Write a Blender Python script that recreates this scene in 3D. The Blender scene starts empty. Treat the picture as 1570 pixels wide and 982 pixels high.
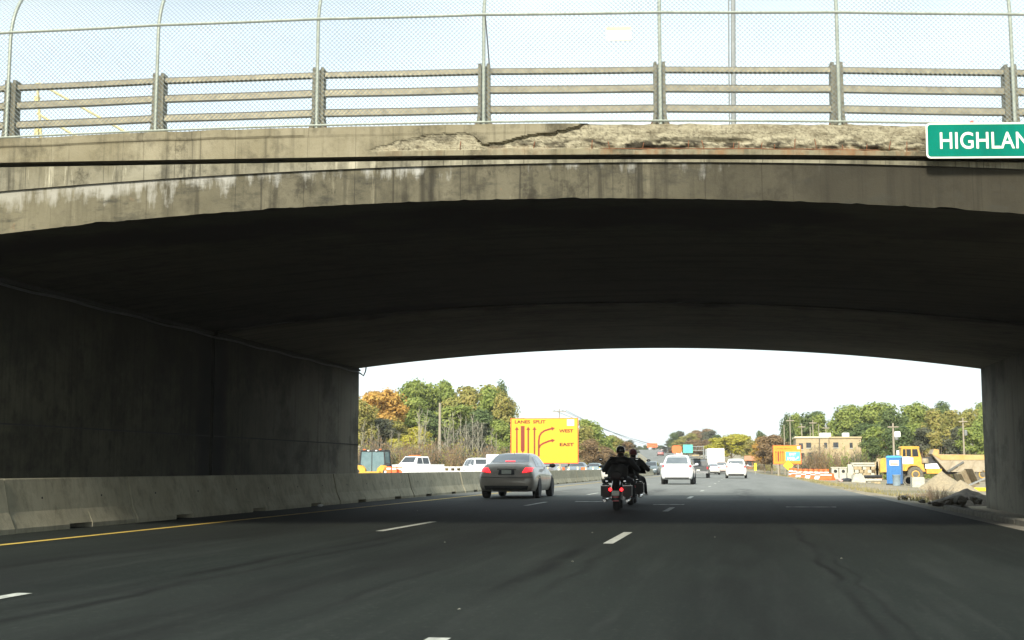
import bpy, bmesh, math, random
from math import radians, sin, cos, tan, atan, pi, sqrt, exp
from mathutils import Vector, Matrix, noise
from mathutils.bvhtree import BVHTree

sc = bpy.context.scene
COL = sc.collection
rnd = random.Random(7)

# ------------------------------------------------------------------ camera
CAM_Z = 0.97
FPX = 1950.0                       # focal length in pixels of the 1570 px wide picture
YAW = atan(353 / FPX)              # looking a little to the left of the road's direction
PITCH = radians(6.61)
cam = bpy.data.cameras.new('camera')
cam.sensor_width = 36
cam.lens = 36 * FPX / 1570
cam.clip_start = 0.1
cam.clip_end = 6000
camo = bpy.data.objects.new('camera', cam)
COL.objects.link(camo)
camo.location = (0, 0, CAM_Z)
camo.rotation_euler = (pi / 2 + PITCH, 0, YAW)
sc.camera = camo

# ------------------------------------------------------------------ sky and sun
SUN_EL, SUN_AZ = radians(34), radians(186)   # degrees clockwise from +Y : the sun stands behind the camera, a little to the left
w = bpy.data.worlds.new('World')
sc.world = w
w.use_nodes = True
nt = w.node_tree
nt.nodes.clear()
N = nt.nodes.new
sky = N('ShaderNodeTexSky'); sky.sky_type = 'NISHITA'; sky.sun_disc = False
sky.sun_elevation = SUN_EL; sky.sun_rotation = SUN_AZ
sky.air_density = 1.0; sky.dust_density = 2.5; sky.ozone_density = 1.5
tc = N('ShaderNodeTexCoord'); mp = N('ShaderNodeMapping'); mp.inputs['Scale'].default_value = (1.2, 1.2, 3.0)
nz = N('ShaderNodeTexNoise'); nz.inputs['Scale'].default_value = 1.7; nz.inputs['Detail'].default_value = 5; nz.inputs['Roughness'].default_value = .52
rp = N('ShaderNodeValToRGB'); rp.color_ramp.elements[0].position = .28; rp.color_ramp.elements[1].position = .62
rp.color_ramp.elements[0].color = (.45, .45, .45, 1); rp.color_ramp.elements[1].color = (.96, .96, .96, 1)
mx = N('ShaderNodeMix'); mx.data_type = 'RGBA'
mx.inputs['B'].default_value = (6.9, 7.9, 8.2, 1)
bg = N('ShaderNodeBackground'); bg.inputs['Strength'].default_value = 0.088
out = N('ShaderNodeOutputWorld')
L = nt.links.new
L(tc.outputs['Generated'], mp.inputs['Vector']); L(mp.outputs['Vector'], nz.inputs['Vector'])
L(nz.outputs['Fac'], rp.inputs['Fac']); L(rp.outputs['Color'], mx.inputs['Factor'])
L(sky.outputs['Color'], mx.inputs['A']); L(mx.outputs['Result'], bg.inputs['Color']); L(bg.outputs['Background'], out.inputs['Surface'])

sd = bpy.data.lights.new('sun', 'SUN')
sd.energy = 3.2
sd.angle = radians(8)
sd.color = (1.0, .93, .80)
so = bpy.data.objects.new('sun', sd)
COL.objects.link(so)
dirv = Vector((sin(SUN_AZ) * cos(SUN_EL), cos(SUN_AZ) * cos(SUN_EL), sin(SUN_EL)))
so.rotation_euler = dirv.to_track_quat('Z', 'Y').to_euler()

vs = sc.view_settings
vs.view_transform = 'Standard'; vs.look = 'None'; vs.gamma = 1; vs.exposure = 1.15
sc.cycles.use_denoising = True
sc.cycles.max_bounces = 8
sc.cycles.diffuse_bounces = 4
sc.cycles.transparent_max_bounces = 24
sc.cycles.sample_clamp_indirect = 6

# ------------------------------------------------------------------ picture helper: a point at a forward distance Y
_F = Vector((-sin(YAW) * cos(PITCH), cos(YAW) * cos(PITCH), sin(PITCH)))
_R = Vector((cos(YAW), sin(YAW), 0)); _U = _R.cross(_F)
def P(px, py, Y):
    d = _F + _R * ((px - 785) / FPX) + _U * ((491 - py) / FPX)
    q = d * (Y / d.y)
    return Vector((q.x, q.y, q.z + CAM_Z))
def PX(px, Y): return P(px, 717, Y).x
def PZ(py, px, Y): return P(px, py, Y).z

# ------------------------------------------------------------------ mesh helpers
class MB:
    def __init__(s): s.v = []; s.f = []; s.m = []
    def add(s, vs, fs, mi=0):
        o = len(s.v); s.v += [tuple(v) for v in vs]
        s.f += [tuple(o + i for i in f) for f in fs]; s.m += [mi] * len(fs); return s
    def box(s, x0, x1, y0, y1, z0, z1, mi=0, bev=0, M=None):
        if bev:
            bm = bmesh.new(); bmesh.ops.create_cube(bm, size=1)
            for v in bm.verts: v.co = Vector(((x0 + x1) / 2 + v.co.x * (x1 - x0), (y0 + y1) / 2 + v.co.y * (y1 - y0), (z0 + z1) / 2 + v.co.z * (z1 - z0)))
            bmesh.ops.bevel(bm, geom=bm.edges[:], offset=bev, segments=2, affect='EDGES')
            vs_ = [M @ v.co if M else v.co.copy() for v in bm.verts]
            s.add(vs_, [[v.index for v in f.verts] for f in bm.faces], mi); bm.free(); return s
        c = [Vector((x, y, z)) for z in (z0, z1) for y in (y0, y1) for x in (x0, x1)]
        if M: c = [M @ p for p in c]
        return s.add(c, [(0, 2, 3, 1), (4, 5, 7, 6), (0, 1, 5, 4), (2, 6, 7, 3), (0, 4, 6, 2), (1, 3, 7, 5)], mi)
    def tube(s, pts, r, n=8, cap=True, mi=0):
        pts = [Vector(p) for p in pts]; k = len(pts)
        rs = r if isinstance(r, (list, tuple)) else [r] * k
        vs_ = []; up = None
        for i, p in enumerate(pts):
            d = (pts[min(i + 1, k - 1)] - pts[max(i - 1, 0)]).normalized()
            if up is None: up = Vector((0, 0, 1)) if abs(d.z) < .9 else Vector((1, 0, 0))
            a = d.cross(up); a = a.normalized() if a.length > 1e-6 else Vector((1, 0, 0)); b = a.cross(d).normalized(); up = b
            for j in range(n):
                t = 2 * pi * j / n; vs_.append(p + (a * cos(t) + b * sin(t)) * rs[i])
        fs = [(i * n + j, i * n + (j + 1) % n, (i + 1) * n + (j + 1) % n, (i + 1) * n + j) for i in range(k - 1) for j in range(n)]
        if cap: fs += [tuple(range(n))[::-1], tuple((k - 1) * n + j for j in range(n))]
        return s.add(vs_, fs, mi)
    def lathe(s, prof, axis='Z', c=(0, 0, 0), n=20, mi=0):
        # prof: (radius, height) pairs
        vs_ = []; c = Vector(c)
        for r, h in prof:
            for j in range(n):
                t = 2 * pi * j / n; a, b = r * cos(t), r * sin(t)
                vs_.append(c + (Vector((a, b, h)) if axis == 'Z' else Vector((h, a, b)) if axis == 'X' else Vector((a, h, b))))
        k = len(prof)
        fs = [(i * n + j, i * n + (j + 1) % n, (i + 1) * n + (j + 1) % n, (i + 1) * n + j) for i in range(k - 1) for j in range(n)]
        if prof[0][0] > 1e-5: fs.append(tuple(range(n))[::-1])
        if prof[-1][0] > 1e-5: fs.append(tuple((k - 1) * n + j for j in range(n)))
        return s.add(vs_, fs, mi)
    def prism(s, poly, axis, a, b, mi=0):
        # polygon in the plane across `axis`, extruded from a to b
        def mk(p, t): return (t, p[0], p[1]) if axis == 'X' else (p[0], t, p[1]) if axis == 'Y' else (p[0], p[1], t)
        n = len(poly); vs_ = [mk(p, a) for p in poly] + [mk(p, b) for p in poly]
        return s.add(vs_, [tuple(range(n)), tuple(range(2 * n - 1, n - 1, -1))] + [(i, n + i, n + (i + 1) % n, (i + 1) % n) for i in range(n)], mi)
    def blob(s, c, r, seg=10, ring=7, jit=0, seed=0, mi=0):
        c = Vector(c); r = Vector(r) if not isinstance(r, (int, float)) else Vector((r, r, r)); vs_ = []
        for i in range(1, ring):
            for j in range(seg):
                th = pi * i / ring; ph = 2 * pi * j / seg
                d = Vector((sin(th) * cos(ph), sin(th) * sin(ph), cos(th)))
                k = 1 + jit * noise.noise(d * 1.7 + Vector((seed * 3.1, seed, 0)))
                vs_.append(c + Vector((d.x * r.x, d.y * r.y, d.z * r.z)) * k)
        vs_ += [c + Vector((0, 0, r.z)), c - Vector((0, 0, r.z))]; T = len(vs_) - 2
        fs = [(i * seg + j, (i + 1) * seg + j, (i + 1) * seg + (j + 1) % seg, i * seg + (j + 1) % seg) for i in range(ring - 2) for j in range(seg)]
        fs += [(T, j, (j + 1) % seg) for j in range(seg)] + [(T + 1, (ring - 2) * seg + (j + 1) % seg, (ring - 2) * seg + j) for j in range(seg)]
        return s.add(vs_, fs, mi)
    def mesh(s, name, mats, smooth=False, fix=True):
        me = bpy.data.meshes.new(name); me.from_pydata(s.v, [], s.f)
        if not isinstance(mats, (list, tuple)): mats = [mats]
        for m in mats: me.materials.append(m)
        if any(s.m): me.polygons.foreach_set('material_index', s.m)
        if fix and len(s.f) < 40000:
            bm = bmesh.new(); bm.from_mesh(me); bmesh.ops.recalc_face_normals(bm, faces=bm.faces); bm.to_mesh(me); bm.free()
        if smooth:
            me.polygons.foreach_set('use_smooth', [True] * len(me.polygons))
            try: me.set_sharp_from_angle(angle=radians(smooth if smooth is not True else 40))
            except Exception: pass
        me.update(); return me
    def build(s, name, mats, parent=None, smooth=False, label=None, fix=True):
        o = bpy.data.objects.new(name, s.mesh(name, mats, smooth, fix)); COL.objects.link(o)
        if parent is not None: o.parent = parent
        if label: o['label'] = label
        return o

def thing(name, label, cat, loc=(0, 0, 0), rz=0, group=None):
    o = bpy.data.objects.new(name, None); COL.objects.link(o); o.empty_display_size = .2
    o.location = loc; o.rotation_euler = (0, 0, rz); tag(o, label, cat, group); return o
def tag(o, label=None, cat=None, group=None, kind=None):
    for k, v in (('label', label), ('category', cat), ('group', group), ('kind', kind)):
        if v: o[k] = v
    return o
def children(o): return [c for c in bpy.data.objects if c.parent == o]
def copy_tree(o, loc=None, rz=None, label=None, group=None, kids=None):
    def rec(a, p):
        c = a.copy(); COL.objects.link(c)
        if p is not None: c.parent = p
        for ch in TREE.get(a.name, []) if kids is None else kids.get(a, []): rec(ch, c)
        return c
    kids = {}
    for x in bpy.data.objects:
        if x.parent is not None: kids.setdefault(x.parent, []).append(x)
    def rec2(a, p):
        c = a.copy(); COL.objects.link(c)
        if p is not None: c.parent = p
        for ch in kids.get(a, []): rec2(ch, c)
        return c
    c = rec2(o, None)
    if loc is not None: c.location = loc
    if rz is not None: c.rotation_euler = (0, 0, rz)
    if label: c['label'] = label
    if group: c['group'] = group
    return c

# ------------------------------------------------------------------ materials
_mats = {}
def pm(name, c1, c2=None, scale=4.0, rough=.8, metal=0.0, bump=0.0, stretch=(1, 1, 1), lo=.35, hi=.65, bscale=None, spec=None, emit=0, coat=0, trans=0, alpha=1):
    if name in _mats: return _mats[name]
    m = bpy.data.materials.new(name); m.use_nodes = True; nt = m.node_tree; b = nt.nodes['Principled BSDF']
    b.inputs['Roughness'].default_value = rough; b.inputs['Metallic'].default_value = metal
    if spec is not None: b.inputs['Specular IOR Level'].default_value = spec
    if coat: b.inputs['Coat Weight'].default_value = coat
    if trans: b.inputs['Transmission Weight'].default_value = trans
    c2 = c2 or tuple(x * .8 for x in c1)
    N = nt.nodes.new; L = nt.links.new
    t = N('ShaderNodeTexCoord'); mp = N('ShaderNodeMapping'); mp.inputs['Scale'].default_value = stretch
    n = N('ShaderNodeTexNoise'); n.inputs['Scale'].default_value = scale; n.inputs['Detail'].default_value = 6; n.inputs['Roughness'].default_value = .62
    r = N('ShaderNodeMapRange'); r.inputs['From Min'].default_value = lo; r.inputs['From Max'].default_value = hi
    mx = N('ShaderNodeMix'); mx.data_type = 'RGBA'; mx.inputs['A'].default_value = (*c1, 1); mx.inputs['B'].default_value = (*c2, 1)
    L(t.outputs['Object'], mp.inputs['Vector']); L(mp.outputs['Vector'], n.inputs['Vector']); L(n.outputs['Fac'], r.inputs['Value'])
    L(r.outputs['Result'], mx.inputs['Factor']); L(mx.outputs['Result'], b.inputs['Base Color'])
    if emit:
        b.inputs['Emission Color'].default_value = (*c1, 1); b.inputs['Emission Strength'].default_value = emit
    if bump:
        n2 = N('ShaderNodeTexNoise'); n2.inputs['Scale'].default_value = bscale or scale * 6; n2.inputs['Detail'].default_value = 5
        bp = N('ShaderNodeBump'); bp.inputs['Strength'].default_value = bump; bp.inputs['Distance'].default_value = .02
        L(t.outputs['Object'], n2.inputs['Vector']); L(n2.outputs['Fac'], bp.inputs['Height']); L(bp.outputs['Normal'], b.inputs['Normal'])
    _mats[name] = m; return m

class NG:   # terse node-graph helper
    def __init__(s, name):
        s.m = bpy.data.materials.new(name); s.m.use_nodes = True; s.t = s.m.node_tree; s.b = s.t.nodes['Principled BSDF']; _mats[name] = s.m
    def n(s, typ, **kw):
        x = s.t.nodes.new(typ)
        for k, v in kw.items(): setattr(x, k, v)
        return x
    def l(s, a, b): s.t.links.new(a, b)
    def val(s, x, sock):
        if isinstance(x, (int, float)): sock.default_value = x
        else: s.l(x, sock)
    def math(s, op, a, b=0, c=None, clamp=False):
        x = s.n('ShaderNodeMath', operation=op, use_clamp=clamp); s.val(a, x.inputs[0]); s.val(b, x.inputs[1])
        if c is not None: s.val(c, x.inputs[2])
        return x.outputs[0]
    def mr(s, v, a, b, c=0., d=1., smooth=False):
        x = s.n('ShaderNodeMapRange'); s.val(v, x.inputs['Value'])
        if smooth: x.interpolation_type = 'SMOOTHSTEP'
        for k, q in (('From Min', a), ('From Max', b), ('To Min', c), ('To Max', d)): x.inputs[k].default_value = q
        return x.outputs['Result']
    def noise(s, vec, scale, stretch=(1, 1, 1), detail=6, rough=.6):
        mp = s.n('ShaderNodeMapping'); mp.inputs['Scale'].default_value = stretch; s.l(vec, mp.inputs['Vector'])
        x = s.n('ShaderNodeTexNoise'); x.inputs['Scale'].default_value = scale; x.inputs['Detail'].default_value = detail; x.inputs['Roughness'].default_value = rough
        s.l(mp.outputs['Vector'], x.inputs['Vector']); return x.outputs['Fac']
    def mix(s, f, a, b):
        x = s.n('ShaderNodeMix', data_type='RGBA'); s.val(f, x.inputs['Factor'])
        for q, k in ((a, 'A'), (b, 'B')):
            if isinstance(q, tuple): x.inputs[k].default_value = (*q, 1)
            else: s.l(q, x.inputs[k])
        return x.outputs['Result']
    def bump(s, h, strength, dist=.02):
        x = s.n('ShaderNodeBump'); x.inputs['Strength'].default_value = strength; x.inputs['Distance'].default_value = dist
        s.l(h, x.inputs['Height']); s.l(x.outputs['Normal'], s.b.inputs['Normal'])

def concrete_mat(name, base, light, dark, streak=.5, rough=.9, eff=0.0, spall=False, joint=False):
    g = NG(name); obj = g.n('ShaderNodeNewGeometry').outputs['Position']; uvn = g.n('ShaderNodeTexCoord').outputs['UV']
    c = g.mix(g.mr(g.noise(obj, 1.1), .35, .68), base, light)
    c = g.mix(g.math('MULTIPLY', g.mr(g.noise(obj, 3.2, (1, 1, .9), 8, .7), .48, .72), .75), c, dark)
    if streak >= 1 or spall:
        c = g.mix(g.math('MULTIPLY', g.mr(g.noise(obj, 1.9, (1, 1, .8), 9, .78), .54, .64), .7), c, dark)
        c = g.mix(g.math('MULTIPLY', g.mr(g.noise(obj, 1.0, (4.2, 4.2, .5), 6, .7), .60, .70), .5), c, tuple(x * 1.9 for x in light) if not spall else light)
    if streak:
        st = g.mr(g.noise(obj, 1.0, (7, 7, .35), 4, .6), .52, .74)
        c = g.mix(g.math('MULTIPLY', st, streak), c, dark)
        # narrow dripping lines
        ln = g.mr(g.noise(obj, 1.0, (2.6, 2.6, .02), 0, .5), .488, .5, 0, 1); ln2 = g.mr(g.noise(obj, 1.0, (2.6, 2.6, .02), 0, .5), .5, .512, 1, 0)
        c = g.mix(g.math('MULTIPLY', g.math('MULTIPLY', ln, ln2), .55 * streak * 1.4), c, dark)
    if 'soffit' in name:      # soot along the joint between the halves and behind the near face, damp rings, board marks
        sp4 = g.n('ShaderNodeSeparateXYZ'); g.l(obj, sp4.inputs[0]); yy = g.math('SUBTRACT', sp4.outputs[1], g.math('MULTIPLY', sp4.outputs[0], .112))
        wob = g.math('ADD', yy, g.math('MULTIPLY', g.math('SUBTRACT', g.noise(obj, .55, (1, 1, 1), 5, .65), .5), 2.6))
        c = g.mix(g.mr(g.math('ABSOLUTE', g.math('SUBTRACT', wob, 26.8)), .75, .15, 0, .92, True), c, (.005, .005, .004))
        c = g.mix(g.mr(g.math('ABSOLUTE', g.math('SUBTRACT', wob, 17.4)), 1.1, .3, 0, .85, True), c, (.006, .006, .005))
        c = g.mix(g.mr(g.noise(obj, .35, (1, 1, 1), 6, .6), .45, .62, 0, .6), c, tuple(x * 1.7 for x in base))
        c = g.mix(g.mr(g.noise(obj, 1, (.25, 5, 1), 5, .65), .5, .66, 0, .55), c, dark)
    if joint:      # grime along the vertical joint, board marks, darker towards the top
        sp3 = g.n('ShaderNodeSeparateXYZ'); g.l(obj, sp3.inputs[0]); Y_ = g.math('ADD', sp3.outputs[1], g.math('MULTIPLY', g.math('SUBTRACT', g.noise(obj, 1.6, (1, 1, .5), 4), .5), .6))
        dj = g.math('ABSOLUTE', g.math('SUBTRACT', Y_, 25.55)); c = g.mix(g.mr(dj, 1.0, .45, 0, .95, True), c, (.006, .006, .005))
        c = g.mix(g.mr(Y_, 27.0, 34.0, 0, .8), c, (.24, .222, .17))  # daylight from the far opening put into the wall colour
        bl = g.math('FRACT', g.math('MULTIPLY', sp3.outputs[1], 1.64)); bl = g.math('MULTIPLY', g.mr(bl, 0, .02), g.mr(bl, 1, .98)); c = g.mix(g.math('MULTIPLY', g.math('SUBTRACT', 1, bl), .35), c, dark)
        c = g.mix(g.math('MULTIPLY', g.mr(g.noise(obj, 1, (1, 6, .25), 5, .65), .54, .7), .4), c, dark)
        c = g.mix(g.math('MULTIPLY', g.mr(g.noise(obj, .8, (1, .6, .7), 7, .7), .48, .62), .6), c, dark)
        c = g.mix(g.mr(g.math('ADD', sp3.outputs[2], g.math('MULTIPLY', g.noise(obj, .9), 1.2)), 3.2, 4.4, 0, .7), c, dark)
    if eff:
        sep = g.n('ShaderNodeSeparateXYZ'); g.l(uvn, sep.inputs[0]); u, v = sep.outputs[0], sep.outputs[1]
        zone = g.mr(g.noise(uvn, 1.0, (.55, .01, 1), 1), .40, .62)
        left = g.mr(u, -4.2, -7.2); amp = g.math('MAXIMUM', g.math('MULTIPLY', left, .95), g.math('MULTIPLY', zone, .6))
        strk = g.noise(uvn, 1.0, (5.5, .9, 1), 6, .65)
        big = g.noise(uvn, 1.0, (1.7, 2.2, 1), 4, .6)
        strk = g.math('ADD', g.math('MULTIPLY', strk, .6), g.math('MULTIPLY', big, .4))
        th = g.math('ADD', g.math('MULTIPLY', v, .50), g.math('SUBTRACT', .54, g.math('MULTIPLY', amp, .155)))
        w_ = g.mr(g.math('SUBTRACT', strk, th), 0, .11, 0, .85)
        w_ = g.math('MULTIPLY', w_, g.mr(v, -.02, .0))
        mask = g.math('MULTIPLY', w_, g.mr(u, 1.6, .4))
        c = g.mix(g.math('MULTIPLY', mask, eff), c, (.36, .36, .33))
        rust = g.mr(g.noise(uvn, 2.2, (1.6, 1.1, 1), 5), .66, .74)
        c = g.mix(g.math('MULTIPLY', rust, .55), c, (.24, .11, .05))
        # darker, older skin towards the right end of the span
        c = g.mix(g.math('MULTIPLY', g.mr(u, -2.2, 1.2), .85), c, (.026, .0235, .0165))
        c = g.mix(g.math('MULTIPLY', g.mr(u, -6.0, -9.5), .45), c, (.20, .18, .115))
        c = g.mix(g.math('MULTIPLY', g.mr(g.noise(uvn, 1.0, (1.3, 3.2, 1), 7, .75), .52, .66), .8), c, (.035, .034, .026))
    if spall:
        a = g.n('ShaderNodeAttribute', attribute_name='spall').outputs['Fac']
        r = g.n('ShaderNodeAttribute', attribute_name='rust').outputs['Fac']; pk = g.n('ShaderNodeAttribute', attribute_name='pocket_shade').outputs['Fac']
        ag = g.mix(g.mr(g.noise(obj, 4, (1, 1, 2.2), 9, .75), .46, .66), (.30, .275, .19), (.13, .11, .07))
        ag = g.mix(g.math('MULTIPLY', g.mr(g.noise(obj, 24, (1, 1, 1), 4, .7), .50, .64), .6), ag, (.07, .06, .04))
        c = g.mix(g.mr(a, .2, .6), c, ag)
        c = g.mix(g.math('MULTIPLY', pk, .92), c, (.022, .018, .012))
        rn = g.mr(g.noise(obj, 5, (1, 1, .5), 5, .7), .47, .66)
        c = g.mix(g.math('MULTIPLY', g.math('MULTIPLY', r, rn), .7), c, (.19, .095, .04))
    g.l(c, g.b.inputs['Base Color']); g.b.inputs['Roughness'].default_value = rough; g.b.inputs['Specular IOR Level'].default_value = .2
    g.bump(g.noise(obj, 22, (1, 1, 1), 8, .7), .45, .015)
    return g.m

M = {}
M['parapet'] = concrete_mat('weathered_parapet_concrete', (.175, .155, .098), (.25, .226, .155), (.052, .046, .030), .65, spall=True)
M['spandrel'] = concrete_mat('stained_spandrel_concrete', (.15, .137, .092), (.28, .265, .20), (.032, .030, .021), 1.0)
M['rib'] = concrete_mat('stained_arch_rib_concrete', (.082, .075, .050), (.125, .114, .078), (.022, .020, .0145), 1.0, eff=1.0)
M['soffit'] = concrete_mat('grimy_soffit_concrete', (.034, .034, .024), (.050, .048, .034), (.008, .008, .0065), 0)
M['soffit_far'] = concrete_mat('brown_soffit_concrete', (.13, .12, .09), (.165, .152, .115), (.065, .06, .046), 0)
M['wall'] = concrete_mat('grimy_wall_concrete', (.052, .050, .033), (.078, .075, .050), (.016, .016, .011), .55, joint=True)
M['groove'] = pm('black_joint_and_recess_shade', (.018, .018, .016), (.03, .03, .025), 8, .95)  # black for joints; also paints the shade in grooves, steps and holes
M['barrier'] = concrete_mat('barrier_concrete', (.27, .25, .175), (.35, .325, .235), (.14, .13, .09), .45)
M['rustbar'] = pm('rusty_steel', (.20, .075, .03), (.11, .05, .025), 30, .9)
M['rail'] = pm('weathered_galvanised_rail', (.36, .33, .23), (.22, .20, .14), 9, .6, .35)
M['railpost'] = pm('lichened_rail_post', (.25, .235, .165), (.13, .125, .09), 18, .8, .1, bump=.4)
M['railedge'] = pm('dark_rail_edge', (.07, .065, .045), (.11, .10, .07), 14, .8)
M['fencewire'] = pm('galvanised_wire', (.24, .28, .275), (.17, .20, .20), 40, .7, .2)
M['fencepost'] = pm('galvanised_tube', (.36, .39, .34), (.26, .29, .24), 14, .6, .4)
M['tyre'] = pm('black_rubber', (.022, .022, .022), (.03, .03, .028), 20, .85)
M['rim'] = pm('alloy_rim', (.45, .46, .47), (.35, .36, .36), 9, .35, .8)
M['glass'] = pm('dark_car_glass', (.02, .025, .028), (.03, .035, .04), 2, .06, spec=.9)
M['rearglass'] = pm('rear_window_glass', (.09, .11, .125), (.12, .14, .155), 2, .08, spec=.9)  # base lifted so the colour carries the window's bright reflection
M['trim'] = pm('black_plastic_trim', (.025, .025, .026), (.035, .035, .035), 20, .6)
M['white'] = pm('white_paint', (.78, .79, .79), (.7, .71, .71), 3, .35, coat=.4)
M['plate'] = pm('number_plate', (.62, .64, .55), (.5, .52, .46), 14, .5)
M['chrome'] = pm('chrome', (.6, .6, .6), (.5, .5, .5), 6, .15, 1)
M['redlamp'] = pm('lit_red_lamp', (1.0, .015, .02), (.9, .01, .02), 4, .3, emit=2.2)
M['reddim'] = pm('red_lens', (.45, .03, .035), (.4, .02, .03), 6, .3)
M['black'] = pm('black_paint', (.012, .012, .013), (.02, .02, .02), 6, .3, coat=.3)
M['leather'] = pm('black_leather', (.014, .014, .015), (.026, .026, .026), 8, .55, bump=.4)
M['denim'] = pm('dark_denim', (.02, .022, .028), (.03, .032, .038), 18, .9)
M['skin'] = pm('skin', (.45, .25, .17), (.40, .22, .15), 8, .6)
M['yellowpaint'] = pm('machine_yellow_paint', (.62, .36, .04), (.5, .27, .04), 3, .5, bump=.1)
M['orange'] = pm('construction_orange', (.85, .16, .03), (.75, .13, .03), 4, .6)
M['signorange'] = pm('orange_sign_sheeting', (.86, .37, .006), (.82, .34, .006), 2, .55)
M['signborder'] = pm('orange_red_sign_edge', (.80, .13, .012), (.74, .11, .012), 3, .55)
M['signtext'] = pm('dark_red_brown_sign_print', (.07, .012, .004), (.06, .010, .004), 5, .7)
M['signgreen'] = pm('green_sign_sheeting', (.001, .165, .115), (.001, .125, .088), 2, .8, stretch=(1, 1, .3), spec=.08)
M['signgreenfar'] = pm('pale_green_sign_sheeting', (.10, .50, .40), (.08, .44, .36), 2, .5)
M['signwhite'] = pm('white_sign_sheeting', (.72, .72, .62), (.62, .62, .52), 9, .6)
M['yellowsign'] = pm('yellow_sign_sheeting', (.80, .62, .02), (.76, .58, .02), 3, .55)
M['steel'] = pm('weathered_steel', (.30, .31, .30), (.22, .23, .22), 6, .55, .5)
M['wood'] = pm('grey_weathered_wood', (.36, .32, .25), (.25, .22, .17), 7, .9, stretch=(4, 4, .4))
M['timber'] = pm('stacked_timber', (.42, .34, .20), (.28, .22, .13), 6, .9)
M['blueplastic'] = pm('blue_plastic', (.035, .17, .42), (.03, .14, .36), 3, .45)
M['beigeblock'] = pm('beige_block_wall', (.42, .34, .20), (.35, .28, .165), 2, .9, bump=.2)
M['brick'] = pm('red_brown_brick', (.30, .13, .08), (.22, .10, .07), 3, .9)
M['roof'] = pm('tan_shingle', (.40, .31, .20), (.30, .24, .16), 4, .95)
M['darkroof'] = pm('dark_shingle', (.08, .075, .08), (.12, .11, .11), 4, .95)
M['precast'] = pm('pale_precast_concrete', (.50, .49, .41), (.38, .37, .30), 5, .9, bump=.3)
M['sand'] = pm('sand_and_gravel_heap', (.34, .28, .18), (.24, .20, .13), 9, .97, bump=1, bscale=60)
M['dirtdark'] = pm('dark_rubble', (.07, .06, .05), (.14, .12, .09), 6, .97, bump=.8)
M['bark'] = pm('grey_brown_bark', (.16, .13, .09), (.24, .20, .15), 8, .95, stretch=(3, 3, .5))
M['birch'] = pm('pale_birch_bark', (.36, .33, .25), (.24, .22, .17), 6, .9)
M['polewood'] = pm('utility_pole_wood', (.34, .30, .22), (.24, .21, .16), 5, .95, stretch=(4, 4, .4))
M['wire'] = pm('black_cable', (.03, .03, .03), (.05, .05, .05), 5, .6)
M['twig'] = pm('dry_twigs', (.25, .18, .12), (.17, .13, .09), 9, .95)

def leaf_mat(name, cols, tr=.35):
    g = NG(name); geo = g.n('ShaderNodeNewGeometry'); obj = g.n('ShaderNodeTexCoord').outputs['Object']
    rp = g.n('ShaderNodeValToRGB'); rp.color_ramp.interpolation = 'LINEAR'
    k = len(cols)
    while len(rp.color_ramp.elements) < k: rp.color_ramp.elements.new(.5)
    for i, c in enumerate(cols):
        rp.color_ramp.elements[i].position = i / (k - 1); rp.color_ramp.elements[i].color = (*c, 1)
    f = g.math('ADD', g.math('MULTIPLY', geo.outputs['Random Per Island'], .55), g.math('MULTIPLY', g.mr(g.noise(obj, 2.6, (1, 1, 1), 3), .3, .7), .5))
    g.l(f, rp.inputs['Fac']); g.l(rp.outputs['Color'], g.b.inputs['Base Color']); g.b.inputs['Roughness'].default_value = .75
    g.b.inputs['Specular IOR Level'].default_value = .2
    tl = g.n('ShaderNodeBsdfTranslucent'); g.l(rp.outputs['Color'], tl.inputs['Color'])
    ms = g.n('ShaderNodeMixShader'); ms.inputs[0].default_value = tr
    g.l(g.b.outputs[0], ms.inputs[1]); g.l(tl.outputs[0], ms.inputs[2])
    g.l(ms.outputs[0], g.t.nodes['Material Output'].inputs['Surface'])
    return g.m
LEAF = {
 'green': leaf_mat('green_leaves', [(.13, .18, .045), (.235, .29, .07), (.34, .37, .10)]),
 'dark': leaf_mat('dark_green_leaves', [(.06, .095, .035), (.11, .155, .055), (.17, .21, .075)]),
 'olive': leaf_mat('olive_turning_leaves', [(.18, .20, .055), (.30, .285, .08), (.40, .32, .11)]),
 'orange': leaf_mat('orange_autumn_leaves', [(.34, .20, .06), (.52, .31, .08), (.56, .40, .10)]),
 'yellow': leaf_mat('yellow_autumn_leaves', [(.28, .28, .04), (.45, .42, .06), (.52, .46, .10)]),
 'brown': leaf_mat('brown_autumn_leaves', [(.17, .12, .07), (.26, .18, .095), (.31, .21, .10)]),
 'greyb': leaf_mat('grey_green_leaves', [(.07, .08, .055), (.12, .13, .08), (.17, .17, .11)]),
}

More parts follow.
